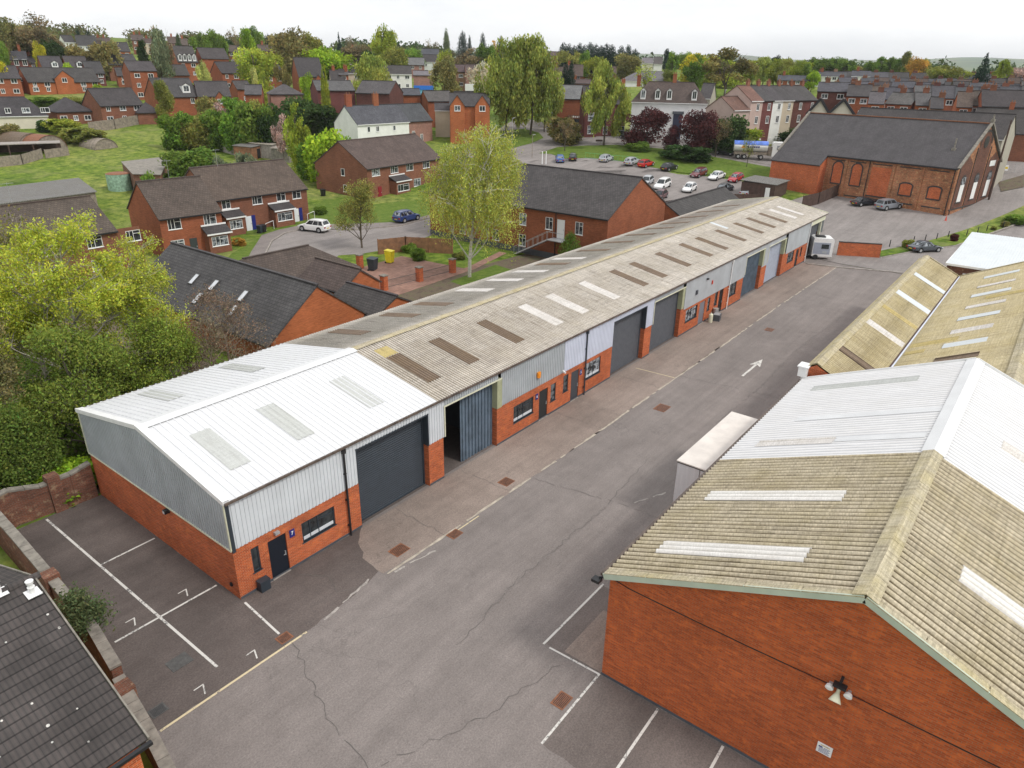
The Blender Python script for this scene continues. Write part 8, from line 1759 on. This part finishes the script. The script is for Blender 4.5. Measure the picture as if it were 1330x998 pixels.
# ---------------------------------------------------------------- street furniture
def post(label, x, y, h, r_=.06, mt='iron', name='post', cat='post', group=None, head=None):
    p = T(x, y); r = empty(name, label, cat, (p.x, p.y, p.z), 0, group); k = MB(); k.tube((0, 0, -.2), (0, 0, h), r_, r_*.75, 8); k.build('shaft', [M[mt]], r)
    if head == 'lamp':
        k = MB(); k.bar((0, 0, h), (.9, .3, h+.25), .06, .06); k.build('arm', [M[mt]], r); k = MB(); k.box(.7, .15, h+.18, 1.35, .5, h+.3); k.build('lantern', [M['steel']], r)
    if head == 'cap': k = MB(); k.tube((0, 0, h), (0, 0, h+.05), r_*1.2, r_*.6, 8); k.build('cap', [M[mt]], r)
    return r
od = ['first', 'second', 'third', 'fourth', 'fifth', 'sixth', 'seventh', 'eighth', 'ninth', 'tenth', 'eleventh', 'twelfth']
for i, (x, y) in enumerate(((1155, 321), (1186, 316), (1201, 314), (1216, 312), (1231, 309), (1255, 307), (1269, 304), (1281, 301), (1302, 297), (1321, 290), (1331, 284))):
    post('%s dark verge bollard from the left' % od[i], x, y, .95, .075, 'black', 'bollard', 'bollard', 'bollards along the verge', 'cap')
r = post('tall leaning dark timber pole by the ornate hall gable', 1284, 260, 13.0, .17, 'timber_dark', 'utility_pole', 'pole')
k = MB(); k.box(-.9, -.06, 12.2, .9, .06, 12.35); k.build('crossarm', [M['timber_dark']], r)
cn = T(1228, 287); r = empty('traffic_cone', 'orange traffic cone at the corner of the ornate hall', 'cone', tuple(cn)); k = MB(); k.box(-.2, -.2, 0, .2, .2, .05); k.tube((0, 0, .05), (0, 0, .75), .15, .03, 12); k.build('body', [M['red']], r)
post('lamp post on the grass bank by the road bend', 665, 190, 6.0, .07, 'steel', 'street_lamp', 'street lamp', 'street lamps', 'lamp'); post('lamp post at the left of the car park entrance', 691, 205, 4.5, .07, 'timber_grey', 'street_lamp', 'street lamp', 'street lamps', 'lamp'); post('lamp post before the pink end house', 937, 160, 8.0, .08, 'steel', 'street_lamp', 'street lamp', 'street lamps', 'lamp'); post('lamp post at the left end of the roadside terrace', 1003, 172, 8.0, .08, 'steel', 'street_lamp', 'street lamp', 'street lamps', 'lamp'); post('lamp post by the showroom', 712, 158, 7.0, .08, 'iron', 'street_lamp', 'street lamp', 'street lamps', 'lamp')
for x, l in ((704, 'left'), (709, 'right')): post('%s white height barrier post at the car park entrance' % l, x, 214, 2.6, .12, 'white', 'barrier_post', 'post', 'white barrier posts', 'cap')
gp_ = [T(760, 206), T(790, 209), T(827, 212)]; fm_ = plain('green_mesh', (.10, .5, .22), .6); M['greenm'] = fm_
rail('light green mesh fence along the top of the car park', [(p.x, p.y) for p in gp_], 1.2, .15, 'greenm', .9)
for x, y, l in ((346, 300, 'white hoop rail outside the terrace porch'), (400, 287, 'white hoop rail by the terrace steps')):
    p = T(x, y); r = empty('hoop_rail', l, 'railing', tuple(p), R(10), 'white hoop rails'); k = MB(); k.tube((0, 0, 0), (0, 0, 1.0), .035, .035, 6); k.tube((0, 0, 1.0), (1.5, 0, 1.2), .035, .035, 6); k.tube((1.5, 0, 1.2), (1.5, 0, 0), .035, .035, 6); k.build('hoop', [M['white']], r)
def wheelie(label, P, mt, s=1.0, rz=0.0, wide=1.0, group=None):
    r = empty('wheelie_bin', label, 'bin', tuple(P), rz, group); w_ = .29*s*wide; d_ = .33*s; h_ = 1.0*s
    k = MB(); a = [(-w_*.8, -d_*.75), (w_*.8, -d_*.75), (w_*.8, d_*.75), (-w_*.8, d_*.75)]; b_ = [(-w_, -d_), (w_, -d_), (w_, d_), (-w_, d_)]
    for i in range(4): j = (i+1) % 4; k.poly([(*a[i], .08), (*a[j], .08), (*b_[j], h_), (*b_[i], h_)])
    k.poly([(*p, .08) for p in a][::-1]); k.build('body', [M[mt]], r); k = MB(); k.slab([(-w_-.03, -d_-.05, h_+.03), (w_+.03, -d_-.05, h_+.03), (w_+.03, d_+.04, h_+.12), (-w_-.03, d_+.04, h_+.12)], .05); k.build('lid', [M[mt]], r)
    k = MB(); k.tube((-w_, d_*.8, .1), (w_, d_*.8, .1), .1, .1, 10); k.build('wheels', [M['black']], r); return r
wheelie('large dark grey commercial bin in the courtyard', (41.6, 37.6, .03), 'slate_paint', 1.35, R(20), 1.5); wheelie('bright yellow wheelie bin in the courtyard', (45.2, 38.6, .03), 'yellow', 1.45, R(15), 1.0)
q = T(343, 302); wheelie('black wheelie bin by the low porch', tuple(q), 'black', 1, 0, 1, 'bins by the terrace'); q = T(338, 303); wheelie('green black wheelie bin at the terrace door', tuple(q), 'slate_paint', 1, R(20), 1, 'bins by the terrace'); q = T(420, 255); wheelie('black wheelie bin at the end wall of the brick house', tuple(q), 'black', 1.1, 0)
p = T(783, 205); r = empty('bench', 'small dark bench on the green', 'bench', (p.x, p.y, p.z+.13), R(-40)); k = MB(); k.box(-.9, -.2, .4, .9, .2, .46); k.build('seat', [M['timber_dark']], r); k = MB(); k.box(-.8, -.18, 0, -.7, .18, .4); k.box(.7, -.18, 0, .8, .18, .4); k.build('legs', [M['iron']], r)
p = T(778, 188); r = empty('street_sign', 'low dark street nameplate on two short posts by the green', 'sign', (p.x, p.y, p.z+.1), R(-52)); k = MB(); k.box(-.8, -.03, .6, .8, .03, 1.0); k.build('plate', [M['timber_dark']], r); k = MB(); k.box(-.6, .03, 0, -.54, .07, .98); k.box(.54, .03, 0, .6, .07, .98); k.build('posts', [M['steel']], r)
p = T(1306, 226); r = empty('site_fence', 'temporary wire site fence with a yellow and white notice at the right edge', 'fence', (p.x, p.y, p.z), R(-60)); k = MB()
for i in range(6): k.box(-7+i*2.8, -.02, 0, -6.95+i*2.8, .02, 2.0)
k.box(-7, -.015, 1.96, 7.05, .015, 2.0); k.box(-7, -.015, .1, 7.05, .015, .14)
for i in range(48): k.box(-7+i*.29, -.006, .14, -6.985+i*.29, .006, 1.96)
k.build('wire_panel', [M['steel']], r); k = MB(); k.box(-1.2, -.05, .6, .2, -.02, 1.6); k.build('notice', [M['white']], r); k = MB(); k.box(-1.1, -.06, .9, .1, -.051, 1.3); k.build('notice_band', [M['plate_y']], r)
p = T(1290, 246); q = [T(1296, 238), T(1330, 228), T(1330, 244), T(1300, 250)]; sheet('rubble_ground', [(a.x, a.y) for a in q], M['soil'], .16, 'bare rubble ground behind the site fence')
q2 = [T(1296, 236), T(1330, 222)]; wall_run('pinkish brick wall under the yellow green bush at the right edge', [(q2[0].x+6, q2[0].y+14), (q2[1].x+6, q2[1].y+14)], 1.8, cop='stone', th=.3)
# ---------------------------------------------------------------- haze
hz = MB(); hz.box(CAM[0]-9000, CAM[1]-9000, -17, CAM[0]+9000, CAM[1]+9000, 205)
m, nt, b = newmat('haze'); nt.nodes.remove(b); out = [n for n in nt.nodes if n.type == 'OUTPUT_MATERIAL'][0]; pv = N(nt, 'ShaderNodeVolumePrincipled'); pv.inputs['Color'].default_value = (.93, .96, 1, 1); pv.inputs['Density'].default_value = .00010; pv.inputs['Anisotropy'].default_value = .2; L(nt, pv.outputs[0], out.inputs['Volume'])
o = hz.build('haze', [m]); tag(o, 'thin pale haze over the whole scene', 'haze', kind='stuff')
# ---------------------------------------------------------------- camera, light, sky
cd = bpy.data.cameras.new('camera'); cam = bpy.data.objects.new('camera', cd); C.objects.link(cam)
cd.sensor_width = 36; cd.lens = F/1330*36; cd.clip_start = .5; cd.clip_end = 30000
rot = Matrix((r2, u2, -fwd)).transposed(); cam.matrix_world = Matrix.Translation(Vector(CAM)) @ rot.to_4x4()
scene.camera = cam
SE, SA = R(50), R(-84)     # sun elevation and compass direction in the yard frame (measured from +X towards +Y)
sd = Vector((math.cos(SE)*math.cos(SA), math.cos(SE)*math.sin(SA), math.sin(SE)))
ld = bpy.data.lights.new('sun', 'SUN'); ld.energy = 1.5; ld.angle = R(10); ld.color = (1, .965, .91)
sun = bpy.data.objects.new('sun', ld); C.objects.link(sun); sun.rotation_euler = (-sd).to_track_quat('-Z', 'Y').to_euler()
w = bpy.data.worlds.new('World'); scene.world = w; w.use_nodes = True; nt = w.node_tree; nt.nodes.clear()
out = N(nt, 'ShaderNodeOutputWorld'); bg = N(nt, 'ShaderNodeBackground'); L(nt, bg.outputs[0], out.inputs[0])
sky = N(nt, 'ShaderNodeTexSky'); sky.sky_type = 'NISHITA'; sky.sun_disc = False; sky.sun_elevation = SE; sky.sun_rotation = R(90)-SA
# overcast: bright cloud over a little of the clear sky
gen = coords(nt, 'Generated')
cl = noise(nt, mapped(nt, gen, (1, 1, 4)), 2.2, 6, .6)
cloud = ramp(nt, cl, [(.36, (10.7, 10.85, 11.1)), (.62, (13.2, 13.2, 13.2))])
c = mix(nt, .9, sky.outputs[0], cloud)
L(nt, c, bg.inputs[0]); bg.inputs[1].default_value = .078
vs = scene.view_settings; vs.view_transform = 'Standard'; vs.look = 'None'; vs.exposure = .38; vs.gamma = 1; vs.use_curve_mapping = False
scene.cycles.max_bounces = 6; scene.cycles.diffuse_bounces = 3; scene.cycles.transparent_max_bounces = 8
